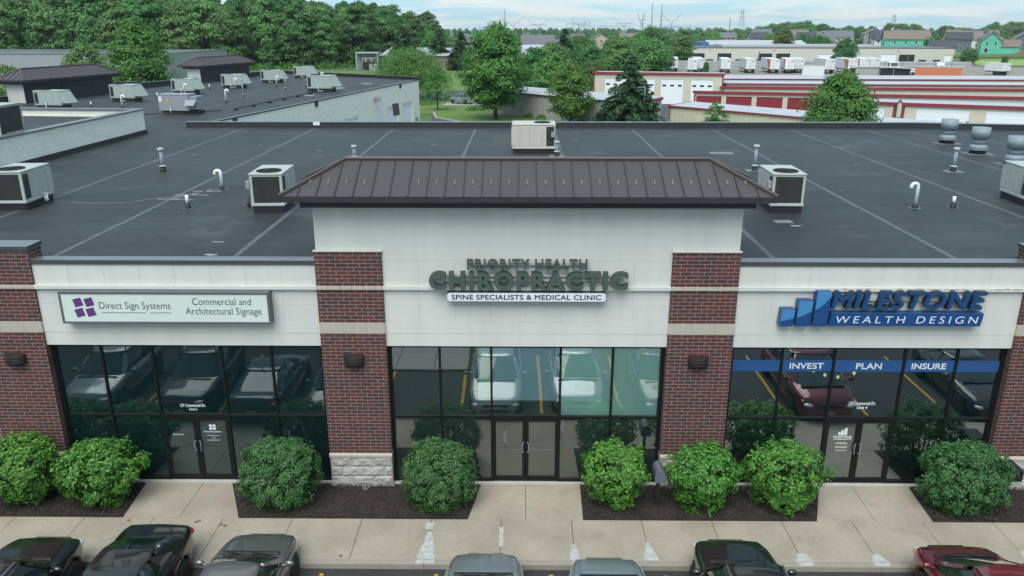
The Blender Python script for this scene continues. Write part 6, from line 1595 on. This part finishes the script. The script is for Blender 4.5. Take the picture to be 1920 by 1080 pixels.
m = MB(); m.box((-190.1, -.1, 6.301), (.1, 40.1, 6.42)); m.build('coping', M['coping_lite'], t)
for x in (-12, -44, -60, -73): m = MB(); m.tube([(x, 6, 6.4), (x, 6, 7.5)], .12, 6); m.build('roof_pipe', M['ac_pale'], t)
m = MB(); m.box((-75, 8, 6.42), (-68, 12, 7.6)); m.build('roof_unit', M['ac_grey'], t)
t = thing('low_brick_building', 'low tan brick building with pale metal roof behind the far lawn', 'building', (-43.2, 236, 0), R(-9)); m = MB(); m.box((0, 0, -.3), (46, 24, 4.0)); m.build('wall', M['lb_brick'], t)
m = MB(); m.yprism([(-.5, 3.95), (12, 5.9), (24.5, 3.95), (24.5, 4.15), (12, 6.1), (-.5, 4.15)], -.5, 46.5); m.build('roof', M['roof_white'], t); m = MB(); m.box((24.0, -.06, -.2), (25.2, -.002, 2.2)); m.build('door', M['ac_grey'], t)
m = MB(); m.xprism([(-.2, -.3), (-.01, -.3), (-.01, 4.5), (-.2, 4.5)], .5, 23); m.build('end_trim', M['siding_beige'], t)
t = thing('dust_collector', 'silver duct house with pipes at the end of the low brick building', 'machine', (-47.2, 234.5, 0)); m = MB(); m.box((-3.6, 1.5, -.3), (3.4, 6, 5.0)); m.build('housing', M['galv'], t, bevel=.05)
m = MB()
for (x, z) in ((-3.4, 5.0), (3.2, 5.0)): m.box((x - .15, -.6, -.2), (x + .15, -.3, z))
m.box((-3.6, -.7, 4.7), (3.4, 1.5, 5.0)); m.tube([(-1.6, .2, 0), (-1.6, .2, 3.2), (2.5, .2, 3.2)], .22, 8); m.tube([(-.6, .2, 0), (-.6, .2, 3.0)], .2, 8); m.tube([(1.2, .2, 0), (1.2, .2, 3.0)], .2, 8); m.build('duct_pipes', M['ac_pale'], t)
m = MB(); m.box((-1.4, -.2, .2), (1.6, 1.2, 2.2)); m.build('fan_motor', M['black'], t, bevel=.1)
t = thing('utility_box', 'green grey transformer box on the lawn by the silver duct house', 'utility box', (-44.5, 230, -.2), .1); m = MB(); m.box((-1.4, -.8, 0), (1.2, .8, 1.9)); m.box((-1.5, -.9, -.1), (1.3, .9, .08)); m.box((-1.3, -.83, .2), (-.15, -.801, 1.7)); m.box((-.05, -.83, .2), (1.1, -.801, 1.7)); m.build('cabinet', M['ac_green'], t, bevel=.04)
t = thing('gabled_shed', 'white gable end of a shed showing between the two largest maples', 'shed', (-1.0, 138, 0), R(-20)); m = MB(); m.xprism([(-6, -.3), (7, -.3), (7, 1.2), (-1.0, 5.0), (-6, 2.6)], 0, 9); m.build('wall', M['siding_beige'], t); m = MB(); m.xprism([(-1, 5.02), (7.3, 1.08), (7.3, 1.28), (-1, 5.22), (-6.4, 2.66), (-6.4, 2.46)], -.3, 9.3); m.build('roof', M['shingle_grey'], t)
# entrance sign and car at the far road
t = thing('monument_sign', 'reddish brick entrance sign by the far road', 'sign', (-17.2, 131.5, -.2)); m = MB(); m.box((-.35, -.3, 0), (.35, .3, 2.3)); m.build('brick_post', M['brick'], t); m = MB(); m.box((.36, -.12, .5), (2.6, .12, 1.5)); m.box((2.6, -.2, 0), (2.9, .2, 1.7)); m.build('sign_panel', M['sign_white'], t)
car((-10.0, 119.6, -.155), R(58), 'silver sport utility car on the pale drive beside the largest maple', 'silver', 'suv', group='cars behind the building')
P = []; Nn = []; rngb = np.random.default_rng(3)
def low_bush(x, y, r, lab, leaf='leaf_maple', sq=.6):
    d = rngb.normal(0, 1, (420, 3)); d[:, 2] = np.abs(d[:, 2]); d /= np.linalg.norm(d, axis=1, keepdims=True)
    V, Q = leaf_cards(np.array([0, 0, .0]) + d * np.array([r, r * .8, r * sq]) * rngb.uniform(.6, 1.08, (420, 1)), d + [0, 0, .3], .26, rngb, asp=.6)
    t = thing('low_shrub', lab, 'shrub', (x, y, -.2), 0, 'low shrubs on the lawn'); fast_mesh('foliage', V, Q, M[leaf], t)
    m = MB(); m.tube([(0, 0, -.1), (0, 0, r * .4)], .04, 5); m.build('stem', M['bark'], t)
low_bush(-16.0, 118, 2.0, 'low dark shrub bed beside the sparse young tree'); low_bush(-7.0, 108.2, 1.7, 'low yellowish grass clump left of the largest maple', sq=.45); low_bush(-5.6, 110.8, 1.2, 'reddish low shrub beside the silver car')
for i, (x, y) in enumerate(((1.2, 97.6), (3.0, 95.6), (8.2, 90.0))): low_bush(x, y, .75, ['small shrub at the left foot of the grey ribbed wall', 'small shrub at the middle of the grey ribbed wall', 'small shrub right of the oval maple trunk'][i], sq=.8)
low_bush(17.6, 80.5, 1.0, 'small shrub in front of the chain link gate')

# ================================================================== TRAILER YARD
t = thing('yard_fence', 'long pale corrugated fence behind the trailers', 'fence', (50.5, 243, 0), R(-6.0)); m = MB(); m.box((-9, 0, -.2), (88, .12, 2.3)); m.build('fence_panel', mat('fence_grey', (.40, .41, .42), .6, var=.08, scale=.6), t)
for k in range(21): m = MB(); m.box((-9 + 4.8 * k, -.12, -.2), (-8.88 + 4.8 * k, -.002, 2.45)); m.build('fence_post', M['ac_grey'], t)
m = MB(); m.box((-9, -.08, .6), (88, -.003, .68)); m.box((-9, -.08, 1.6), (88, -.003, 1.68)); m.build('fence_rail', M['ac_grey'], t)
def trailer(x, y, rz, lab, orange=False, L_=13.5, w=2.6, h=3.95, zb=1.15):
    """rear doors towards local -Y"""
    t = thing('semi_trailer', lab, 'trailer', (x, y, -.16), rz, 'white semi trailers in the yard')
    m = MB(); m.box((-w / 2, 0, zb), (w / 2, L_, h)); m.box((-w / 2 - .02, -.03, h - .12), (w / 2 + .02, L_ + .02, h + .02)); m.build('box_body', M['trailer'], t)
    for s in (-1, 1):
        d = MB(); d.box((s * .03, -.05, zb + .1), (s * (w / 2 - .06), -.031, h - .15)); o = d.build('rear_door', M['trailer'], t)
        d = MB(); d.box((s * .35 - .03, -.08, zb + .15), (s * .35 + .03, -.0515, h - .2)); d.build('lock_bar', M['ac_grey'], o)
    if orange:
        d = MB(); d.yprism([(.05, h - .14), (5.0, h - .14), (1.6, zb + .1), (.05, zb + .1)], -w / 2 - .012, -w / 2 - .001); d.yprism([(.05, h - .14), (5.0, h - .14), (1.6, zb + .1), (.05, zb + .1)], w / 2 + .001, w / 2 + .012); d.build('orange_stripe', M['orange'], t)
    d = MB(); d.box((.55, -.06, h - .75), (.95, -.0515, h - .45)); d.build('number_plate', M['ink'], t)
    d = MB(); d.box((-w / 2 + .05, .1, zb - .25), (w / 2 - .05, L_ - .2, zb)); d.box((-w / 2 + .1, -.06, .45), (w / 2 - .1, .02, .6)); d.build('chassis', M['black'], t)
    for yy in (1.3, 2.6):
        for s in (-1, 1):
            d = MB(); d.lathe((0, 0, 0), [(.25, -.25), (.5, -.24), (.52, -.15), (.52, .15), (.5, .24), (.25, .25)], 14); d.v = [(s * (w / 2 - .3) + z, yy + yv, .52 + xv) for xv, yv, z in d.v]; d.build('wheel', M['tyre'], t)
    for s in (-1, 1): d = MB(); d.box((s * .9 - .08, L_ - 2.8, 0), (s * .9 + .08, L_ - 2.6, zb - .2)); d.build('landing_leg', M['ac_grey'], t)
    return t
TR = [(44.8, 222, -9, 0, 'white trailer beside the trees at the left end of the yard'), (48.3, 212, -12, 1, 'short white trailer with orange corner, leftmost one above the red roof edge'), (51.6, 219, -8, 0, 'white trailer behind the orange cornered one'), (58.4, 215, -10, 0, 'white trailer standing alone under the second dark warehouse opening'),
      (65.5, 215, -6, 0, 'white trailer turned a little sideways between the two warehouse openings'), (72.0, 214, -5, 1, 'orange striped trailer in front of the third warehouse opening'), (76.2, 214, -12, 1, 'orange striped trailer under the fourth warehouse opening'), (79.6, 216, -12, 1, 'orange striped trailer right of the fourth opening'),
      (87.2, 213, -6, 0, 'white trailer behind the low pale container'), (94.0, 214, -5, 1, 'white trailer with broad side left of two striped ones'), (98.4, 217, -14, 1, 'striped trailer right of the dark yard tree'), (102.2, 219, -14, 1, 'rightmost striped trailer near the white truck cab')]
for (x, y, a, o_, lab) in TR: trailer(x, y, R(a), lab, bool(o_), L_=6.5 if 'short' in lab else 13.5)
def container(x, y, rz, l, w, h, m_, lab, cat='container'):
    t = thing('shipping_container', lab, cat, (x, y, -.16), rz)
    m = MB(); m.box((-l / 2, -w / 2, 0), (l / 2, w / 2, h)); n = int(l / .5)
    for i in range(n): xx = -l / 2 + l * (i + .25) / n; m.box((xx, -w / 2 - .04, .15), (xx + l / n * .5, -w / 2 - .001, h - .15))
    m.build('container_box', m_, t)
    m = MB(); m.box((-l / 2 - .03, -w / 2 - .03, h), (l / 2 + .03, w / 2 + .03, h + .06)); m.build('container_roof', M['roof_white'], t)
    m = MB()
    for yy in (-w * .25, w * .25): m.box((l / 2 + .001, yy - w * .22, .1), (l / 2 + .04, yy + w * .22, h - .1))
    m.build('container_doors', m_, t)
container(79.0, 203, R(-12), 5.5, 2.6, 2.6, M['trailer'], 'low pale container in front of the striped trailers')
container(110.6, 199, R(-27), 11, 2.6, 2.5, M['orange'], 'long orange container with white roof at the right of the yard')
t = thing('carport', 'open sided carport with grey side and white roof beside the blue pickup', 'carport', (96.5, 200.5, -.16), R(-6)); m = MB(); m.box((-6.8, 0, 0), (-.8, .15, 2.3)); m.build('side_wall', M['siding_grey'], t)
m = MB(); m.box((-6.8, .16, 0), (7.4, 5.5, 1.9)); m.build('shade_block', M['dark_open'], t); m = MB(); m.xprism([(-1.2, 2.35), (7.8, 1.95), (7.8, 2.08), (-1.2, 2.5)], -.3, 6); m.box((-6.9, -.2, 2.31), (-1.21, 6, 2.45)); m.build('roof', M['roof_white'], t)  # solid dark block stands in for the shade under the roof
for x in (-.6, 2.9, 7.2): m = MB(); m.box((x, .0, 0), (x + .15, .15, 1.98)); m.build('post', M['ac_grey'], t)
def truck(x, y, rz, col, lab, tall):
    t = thing('truck', lab, 'truck', (x, y, -.16), rz, 'trucks in the yard'); h = 3.3 if tall else 1.9
    m = MB(); m.yprism([(-2.4, .7), (-2.4, h * .62), (-1.5, h * .66), (-1.1, h), (1.2, h + .1), (1.6, .7)], -1.15, 1.15); m.build('cab', PAINT[col], t, bevel=.08, seg=2)
    m = MB(); m.yprism([(-1.52, h * .70), (-1.16, h * .95), (-1.2, h * .95), (-1.56, h * .70)], -.95, .95); m.box((-1.165, -.95, h * .68), (-1.155, .3, h * .92)); m.box((1.155, -.95, h * .68), (1.165, .3, h * .92)); m.build('windscreen', M['carglass'], t)
    m = MB(); m.box((-1.0, 1.7, .6), (1.0, 4.6, 1.0)); m.build('chassis', M['black'], t)
    m = MB(); m.box((-.8, -2.45, .8), (.8, -2.405, h * .5)); m.build('grille', M['rim'], t)
    for yy in (-1.5, 3.2):
        for s in (-1, 1): d = MB(); d.lathe((0, 0, 0), [(.2, -.16), (.42, -.15), (.45, -.1), (.45, .1), (.42, .15), (.2, .16)], 14); d.v = [(s * 1.0 + z, yy + yv, .45 + xv) for xv, yv, z in d.v]; d.build('wheel', M['tyre'], t)
truck(103.8, 211, R(-6), 'white', 'white truck cab parked right of the striped trailers', True); truck(116.5, 210, R(-20), 'teal', 'dark teal truck behind the orange container', True); truck(102.8, 204, R(10), 'azure', 'bright blue pickup between the carport and the orange container', False)
car((106.5, 207.5, -.16), R(75), 'white sport utility car behind the left end of the orange container', 'white', 'suv', group='cars in the yard'); car((137.5, 200, -.16), R(80), 'white car near the right end of the yard', 'white', 'sedan', group='cars in the yard'); car((145, 196, -.16), R(100), 'burgundy car at the right end of the yard', 'red', 'sedan', group='cars in the yard')
trailer(131.5, 204, R(18), 'old white box trailer at the right end of the yard', False, L_=6, h=3.2)
for (x, y, h, lab) in ((78.3, 252, 5.2, 'thin brown pole before the third warehouse opening'), (120.5, 238, 4.6, 'thin brown pole left of the large dark warehouse opening')):
    t = thing('thin_pole', lab, 'pole', (x, y, -.2)); m = MB(); m.tube([(0, 0, 0), (0, 0, h)], .12, 6); m.box((-.2, -.2, 0), (.2, .2, .25)); m.build('pole', M['wood_pole'], t)

# ================================================================== HOUSES BEYOND
random.seed(31)
def house(x, y, w, d, he, hr, rz, wall, roof, lab, wins=(), name='house', gable_front=False, sidewing=None, chimney=False, z=0):
    t = thing(name, lab, 'house', (x, y, z), R(rz), 'houses of the subdivision')
    m = MB(); m.box((-w / 2, -d / 2, -.4), (w / 2, d / 2, he))
    if gable_front: m.xprism([(-w / 2, he + .001), (w / 2, he + .001), (0, hr - .15)], -d / 2, d / 2)
    else: m.yprism([(-d / 2, he + .001), (d / 2, he + .001), (0, hr - .15)], -w / 2, w / 2)
    if sidewing: (sx, sw, sd, sh, sr) = sidewing; m.box((sx - sw / 2, -d / 2 + .4, -.4), (sx + sw / 2, -d / 2 + .4 + sd, sh))
    m.build('wall', M[wall], t)
    m = MB(); o = .5; th = .22; k = (hr - he) / (w / 2 if gable_front else d / 2); lo = he - k * o
    if gable_front: m.xprism([(-w / 2 - o, lo), (0, hr), (w / 2 + o, lo), (w / 2 + o, lo + th), (0, hr + th), (-w / 2 - o, lo + th)], -d / 2 - o, d / 2 + o)
    else: m.yprism([(-d / 2 - o, lo), (0, hr), (d / 2 + o, lo), (d / 2 + o, lo + th), (0, hr + th), (-d / 2 - o, lo + th)], -w / 2 - o, w / 2 + o)
    rf_ = m.build('roof', M[roof], t)
    if sidewing: m = MB(); m.yprism([(-d / 2, sh - .1), (-d / 2 + .4 + sd / 2, sr), (-d / 2 + .8 + sd, sh - .1), (-d / 2 + .8 + sd, sh + .1), (-d / 2 + .4 + sd / 2, sr + .2), (-d / 2, sh + .1)], sx - sw / 2 - .3, sx + sw / 2 + .3); m.build('roof', M[roof], t)
    if chimney: m = MB(); m.box((-w * .35, -.5, hr - 1.5), (-w * .35 + 1.0, .5, hr + 1.6)); m.build('chimney', M['house_white'], rf_)
    for (wx, wz, ww, wh) in wins:
        m = MB(); m.box((wx - ww / 2 - .12, -d / 2 - .06, wz - .12), (wx + ww / 2 + .12, -d / 2 - .002, wz + wh + .12)); f_ = m.build('window', M['house_white'], t)
        m = MB(); m.box((wx - ww / 2, -d / 2 - .09, wz), (wx + ww / 2, -d / 2 - .061, wz + wh)); m.build('pane', M['dark_open'], f_)
W2 = lambda w: [(-w * .3, 3.9, 1.0, 1.4), (w * .02, 3.9, 1.0, 1.4), (w * .3, 3.9, 1.0, 1.4), (-w * .3, .9, 1.2, 1.5), (w * .25, .9, 1.2, 1.5)]
house(213, 470, 10, 9, 5.6, 8.6, -18, 'house_white', 'shingle_dark', 'white house with dark roof left of the long green house', W2(10))
house(203, 424, 19, 10, 6.6, 10.4, -14, 'house_green', 'shingle_brown', 'unfinished green sheathed long house with brown roof behind the warehouse end', [(-4.5, 4.2, .8, 1.4), (1, 4.2, .8, 1.4), (6, 4.2, .8, 1.4), (4.0, 1.2, 1, 1.4)], sidewing=(5.5, 7, 4, 3.6, 6.2))
house(204.5, 385, 11.5, 9, 3.2, 6.3, -14, 'house_green', 'shingle_dark', 'low green sheathed garage with large dark roof beside the warehouse end', [(4.2, 1.0, .8, 1.2)])
house(237, 432, 12, 10, 6.4, 9.8, -24, 'house_blue', 'shingle_dark', 'slate blue house with dark roof between the two green houses', [(-1, 4.2, .9, 1.3), (.9, 4.2, .9, 1.3), (-1, 1, .9, 1.5), (1.2, 1, .9, 1.5)])
house(229.5, 388, 8.5, 10, 6.2, 10.0, -24, 'house_green', 'shingle_brown', 'two storey green sheathed house with gable and square windows', [(-1.8, 4.3, .8, 1.4), (1.8, 4.3, .8, 1.4), (-1.8, .9, 1.4, 1.8)], gable_front=True, sidewing=(8.2, 8, 5, 3.4, 6.6))
house(186, 505, 9, 10, 6, 9.6, 20, 'house_tan', 'shingle_brown', 'tan gabled house left of the grey trees', W2(9), gable_front=True)
house(178, 500, 11, 9, 5.6, 9.4, -12, 'house_tan', 'shingle_dark', 'tan house with dark roof next to the tan gabled one', W2(11))
house(196, 520, 10, 9, 5.6, 9.6, 10, 'house_grey', 'shingle_grey', 'grey house right of the tan gabled house', W2(10))
house(294, 600, 16, 11, 6, 10.2, -10, 'house_tan', 'shingle_brown', 'broad tan roofed house behind the slate blue one', W2(14))
house(262, 560, 14, 10, 6, 10.4, -10, 'house_grey', 'shingle_grey', 'grey house with white chimney behind the long green house', W2(13), chimney=True)
house(322, 560, 15, 11, 6, 10.4, -16, 'house_tan', 'shingle_brown', 'reddish brown roofed house above the two storey green house', W2(13))
house(268, 425, 11, 10, 6.2, 10.2, -20, 'house_blue', 'shingle_grey', 'slate blue gabled house at the right edge of the photo', W2(9), gable_front=True)
house(259, 470, 13, 10, 5.8, 9.6, -20, 'house_white', 'shingle_brown', 'white house half behind the two storey green house', W2(12))
house(165, 560, 13, 10, 5.4, 9.0, 6, 'house_grey', 'shingle_dark', 'dark roofed house above the white shed roof', W2(12))
house(148, 580, 12, 10, 5.4, 8.8, 4, 'house_tan', 'shingle_grey', 'grey roofed house left of the dark roofed one', W2(11))
house(238, 600, 15, 10, 6, 10.0, -6, 'house_white', 'shingle_grey', 'white house with grey roof far behind the green houses', W2(13))
house(216, 560, 13, 10, 6, 10, -8, 'house_tan', 'shingle_grey', 'tan house with grey roof behind the long green house', W2(12))
house(345, 640, 18, 11, 6, 10.4, -12, 'house_tan', 'shingle_brown', 'wide brown roofed house far right in front of the trees', W2(14))
house(282, 505, 13, 10, 6, 10, -14, 'house_grey', 'shingle_brown', 'grey house with brown roof right of the two storey green house', W2(12))
house(7.5, 345, 14, 9, 5.0, 9.0, 0, 'house_grey', 'shingle_grey', 'blue grey house with hipped roof right of the largest maple', W2(13), sidewing=(9, 6, 6, 3.5, 7.2))
house(47, 470, 12, 10, 5.2, 9.0, 0, 'house_tan', 'shingle_grey', 'tan house left in the middle distance tree gap', W2(11), gable_front=True)
house(66, 480, 13, 10, 5.6, 9.0, 0, 'house_tan', 'shingle_brown', 'tan house right in the middle distance tree gap', W2(12))
house(30, 460, 13, 10, 5.0, 8.6, 12, 'house_white', 'shingle_grey', 'white house behind the tall middle distance pine', W2(13))
house(-23, 390, 12, 9, 5.4, 9.0, 0, 'house_grey', 'shingle_grey', 'grey house left of the largest maple top', W2(11))
for (px_, Y_, w_, hr_, rz_, wl_c, rf_c, lab_) in ((205, 600, 15, 10.6, -10, 'house_tan', 'shingle_brown', 'brown roofed house in the gap above the white house'), (172, 455, 10, 8.6, 25, 'house_white', 'shingle_grey', 'small white gabled house between the yard trees'), (233, 520, 13, 10.4, -16, 'house_grey', 'shingle_dark', 'charcoal roofed house above the low green garage'),
        (252, 520, 13, 10.4, -12, 'house_tan', 'shingle_brown', 'tan house with brown roof right above the slate blue house'), (276, 470, 12, 10.2, -22, 'house_tan', 'shingle_grey', 'tan house with grey roof second from the right edge'), (298, 530, 14, 10.6, -18, 'house_white', 'shingle_dark', 'white house with dark roof far right behind the slate gable'),
        (312, 490, 13, 10.4, -20, 'house_blue', 'shingle_dark', 'slate house with dark roof at the far right edge'), (270, 620, 16, 11.5, -8, 'house_grey', 'shingle_brown', 'large brown roofed house on the skyline of the subdivision'), (190, 640, 15, 11, 0, 'house_white', 'shingle_grey', 'grey roofed house on the skyline left of the white house'), (306, 660, 17, 11.8, -10, 'house_tan', 'shingle_dark', 'dark roofed house on the skyline right of the green houses')):
    house(px_, Y_, w_, 10, hr_ - 4, hr_, rz_, wl_c, rf_c, lab_, W2(w_ - 1), gable_front=(int(px_) % 3 == 0))
t = thing('flat_roof_hall', 'white metal roofed hall between the largest maple and the tall pine', 'building', (6, 300, 0)); m = MB(); m.box((-8, -5, -.3), (8, 6, 4.6)); m.build('wall', M['panel_beige'], t); m = MB(); m.yprism([(-5.4, 4.6), (.5, 5.7), (6.4, 4.6), (6.4, 4.8), (.5, 5.95), (-5.4, 4.8)], -8.4, 8.4); m.build('roof', M['roof_white'], t)

# ================================================================== POWER LINES AND SUBSTATION
def bar(m, a, c, w): m.tube([a, c], w, 4, cap=False, smooth=False)
def v_tower(x, y, h, sp, lab):
    """guyed V tower: two legs from one foot, cross beam with raised horns"""
    t = thing('transmission_tower', lab, 'pylon', (x, y, -.2), 0, 'transmission towers on the horizon'); w = .34
    m = MB(); za = h * .50
    for s in (-1, 1):
        for o in (-.8, .8): bar(m, (s * 3.0, o, 0), (s * 1.0, o, za), w); bar(m, (s * 1.0, o, za), (s * sp * .95, o * .3, h), w * 1.25)
        for k in range(5):
            f_, g_ = k / 5, (k + 1) / 5; bar(m, (s * (1.0 + (sp * .95 - 1) * f_), -.8, za + (h - za) * f_), (s * (1.0 + (sp * .95 - 1) * g_), .4, za + (h - za) * g_), w * .6)
    m.build('legs', M['steel'], t)
    m = MB(); zb = h * .64
    bar(m, (-sp * .8, 0, zb), (sp * .8, 0, zb), w * .8); bar(m, (-sp * .8, 0, zb), (0, 0, zb + 1.6), w * .5); bar(m, (sp * .8, 0, zb), (0, 0, zb + 1.6), w * .5)
    for q in (-sp * .75, 0, sp * .75): bar(m, (q, 0, zb), (q, 0, zb - 2.5), w * .5)
    m.build('cross_beam', M['steel'], t)
def pole_tower(x, y, h, arms, lab):
    t = thing('power_pole', lab, 'pylon', (x, y, -.2), 0, 'power poles on the horizon'); m = MB(); m.tube([(0, 0, 0), (0, 0, h)], [.95, .5], 8); m.build('pole', M['wood_pole'], t)
    m = MB()
    for (z, w) in arms: bar(m, (-w, 0, z), (w, 0, z + .6), .3)
    if arms: m.build('cross_arms', M['steel'], t)
def lattice(x, y, h, b, lab):
    t = thing('lattice_tower', lab, 'pylon', (x, y, -.2), 0, 'lattice towers on the horizon'); m = MB(); n = 7
    for sx in (-1, 1):
        for sy in (-1, 1): bar(m, (sx * b, sy * b, 0), (sx * b * .22, sy * b * .22, h), .3)
    for k in range(n):
        f, g = k / n, (k + 1) / n; wf, wg_ = b * (1 - .78 * f), b * (1 - .78 * g)
        bar(m, (-wf, -wf, h * f), (wg_, -wg_, h * g), .2); bar(m, (wf, -wf, h * f), (-wg_, -wg_, h * g), .2); bar(m, (-wf, -wf, h * f), (wf, -wf, h * f), .2)
    m.build('frame', M['steel'], t)
    m = MB()
    for z, w in ((h * .70, b * 1.3), (h * .84, b * 1.1), (h * .97, b * .8)): bar(m, (-w, 0, z), (w, 0, z), .28)
    m.build('cross_arms', M['steel'], t)
v_tower(-14, 1500, 32, 23, 'wide V shaped transmission tower above the largest maple'); v_tower(32.4, 1500, 27, 20, 'V shaped transmission tower standing alone left of the centre horizon'); v_tower(123, 1700, 28, 19, 'V shaped transmission tower among the substation gantries'); v_tower(213, 1700, 31, 23, 'low wide V shaped tower left of the tall poles')
v_tower(205, 1400, 38, 8, 'narrow V shaped tower right of the substation gantries'); v_tower(300, 1650, 40, 22, 'V shaped transmission tower right of the two tall poles')
pole_tower(-28.5, 1500, 44, [(25, 8)], 'single brown pole left of the horizon towers'); pole_tower(238, 1500, 55, [], 'left one of the two tallest poles'); pole_tower(255, 1500, 54, [(24, 5), (30, 6), (38, 5)], 'right one of the two tallest poles with cross arms'); pole_tower(251, 1700, 42, [(22, 6), (28, 7), (36, 5)], 'greyer pole with cross arms between the two tallest ones'); pole_tower(380, 1500, 30, [], 'thin pole left of the lattice tower above the blue roofed shed')
lattice(400.9, 1500, 43, 6, 'lattice tower above the trees behind the blue roofed shed'); lattice(675, 1500, 34, 5.5, 'lattice tower far right above the tree line')
def gantry(x, y, w, h, n, lab):
    t = thing('substation_gantry', lab, 'gantry', (x, y, -.2), 0, 'substation gantries'); m = MB()
    for k in range(n + 1): m.tube([(-w / 2 + w * k / n, 0, 0), (-w / 2 + w * k / n, 0, h * (1.25 if k % 2 else 1))], .3, 5)
    m.build('mast', M['steel'], t); m = MB()
    for z in (h * .72, h * .80): bar(m, (-w / 2, 0, z), (w / 2, 0, z), .25)
    for k in range(2 * n): bar(m, (-w / 2 + w * k / (2 * n), 0, h * .72), (-w / 2 + w * (k + 1) / (2 * n), 0, h * .80), .16)
    m.build('girder', M['steel'], t)
gantry(112, 1600, 46, 25, 4, 'nearest substation gantry left on the horizon'); gantry(160, 1850, 60, 20, 5, 'substation gantry in the middle of the horizon'); gantry(230, 2000, 70, 19, 6, 'low substation gantry before the tall poles'); gantry(330, 1800, 80, 18, 6, 'substation gantry right of the tall poles'); gantry(400, 2100, 90, 17, 5, 'farthest substation gantry at the right')

# ================================================================== HAZE: thin even air, so that far things fade
hz = MB(); hz.box((-4050, -450, -1.3), (4050, 4250, 62))
hm = bpy.data.materials.new('haze'); hm.use_nodes = True
hN, hL = hm.node_tree.nodes, hm.node_tree.links; hN.clear()
h_out = hN.new('ShaderNodeOutputMaterial'); h_v = hN.new('ShaderNodeVolumePrincipled')
h_v.inputs['Color'].default_value = (0.93, 0.98, 1.0, 1); h_v.inputs['Density'].default_value = 0.00010; h_v.inputs['Anisotropy'].default_value = 0.2
hL.new(h_v.outputs[0], h_out.inputs['Volume'])
MATS['haze'] = hm
tag(hz.build('haze', hm), kind='stuff')
bpy.context.view_layer.update()
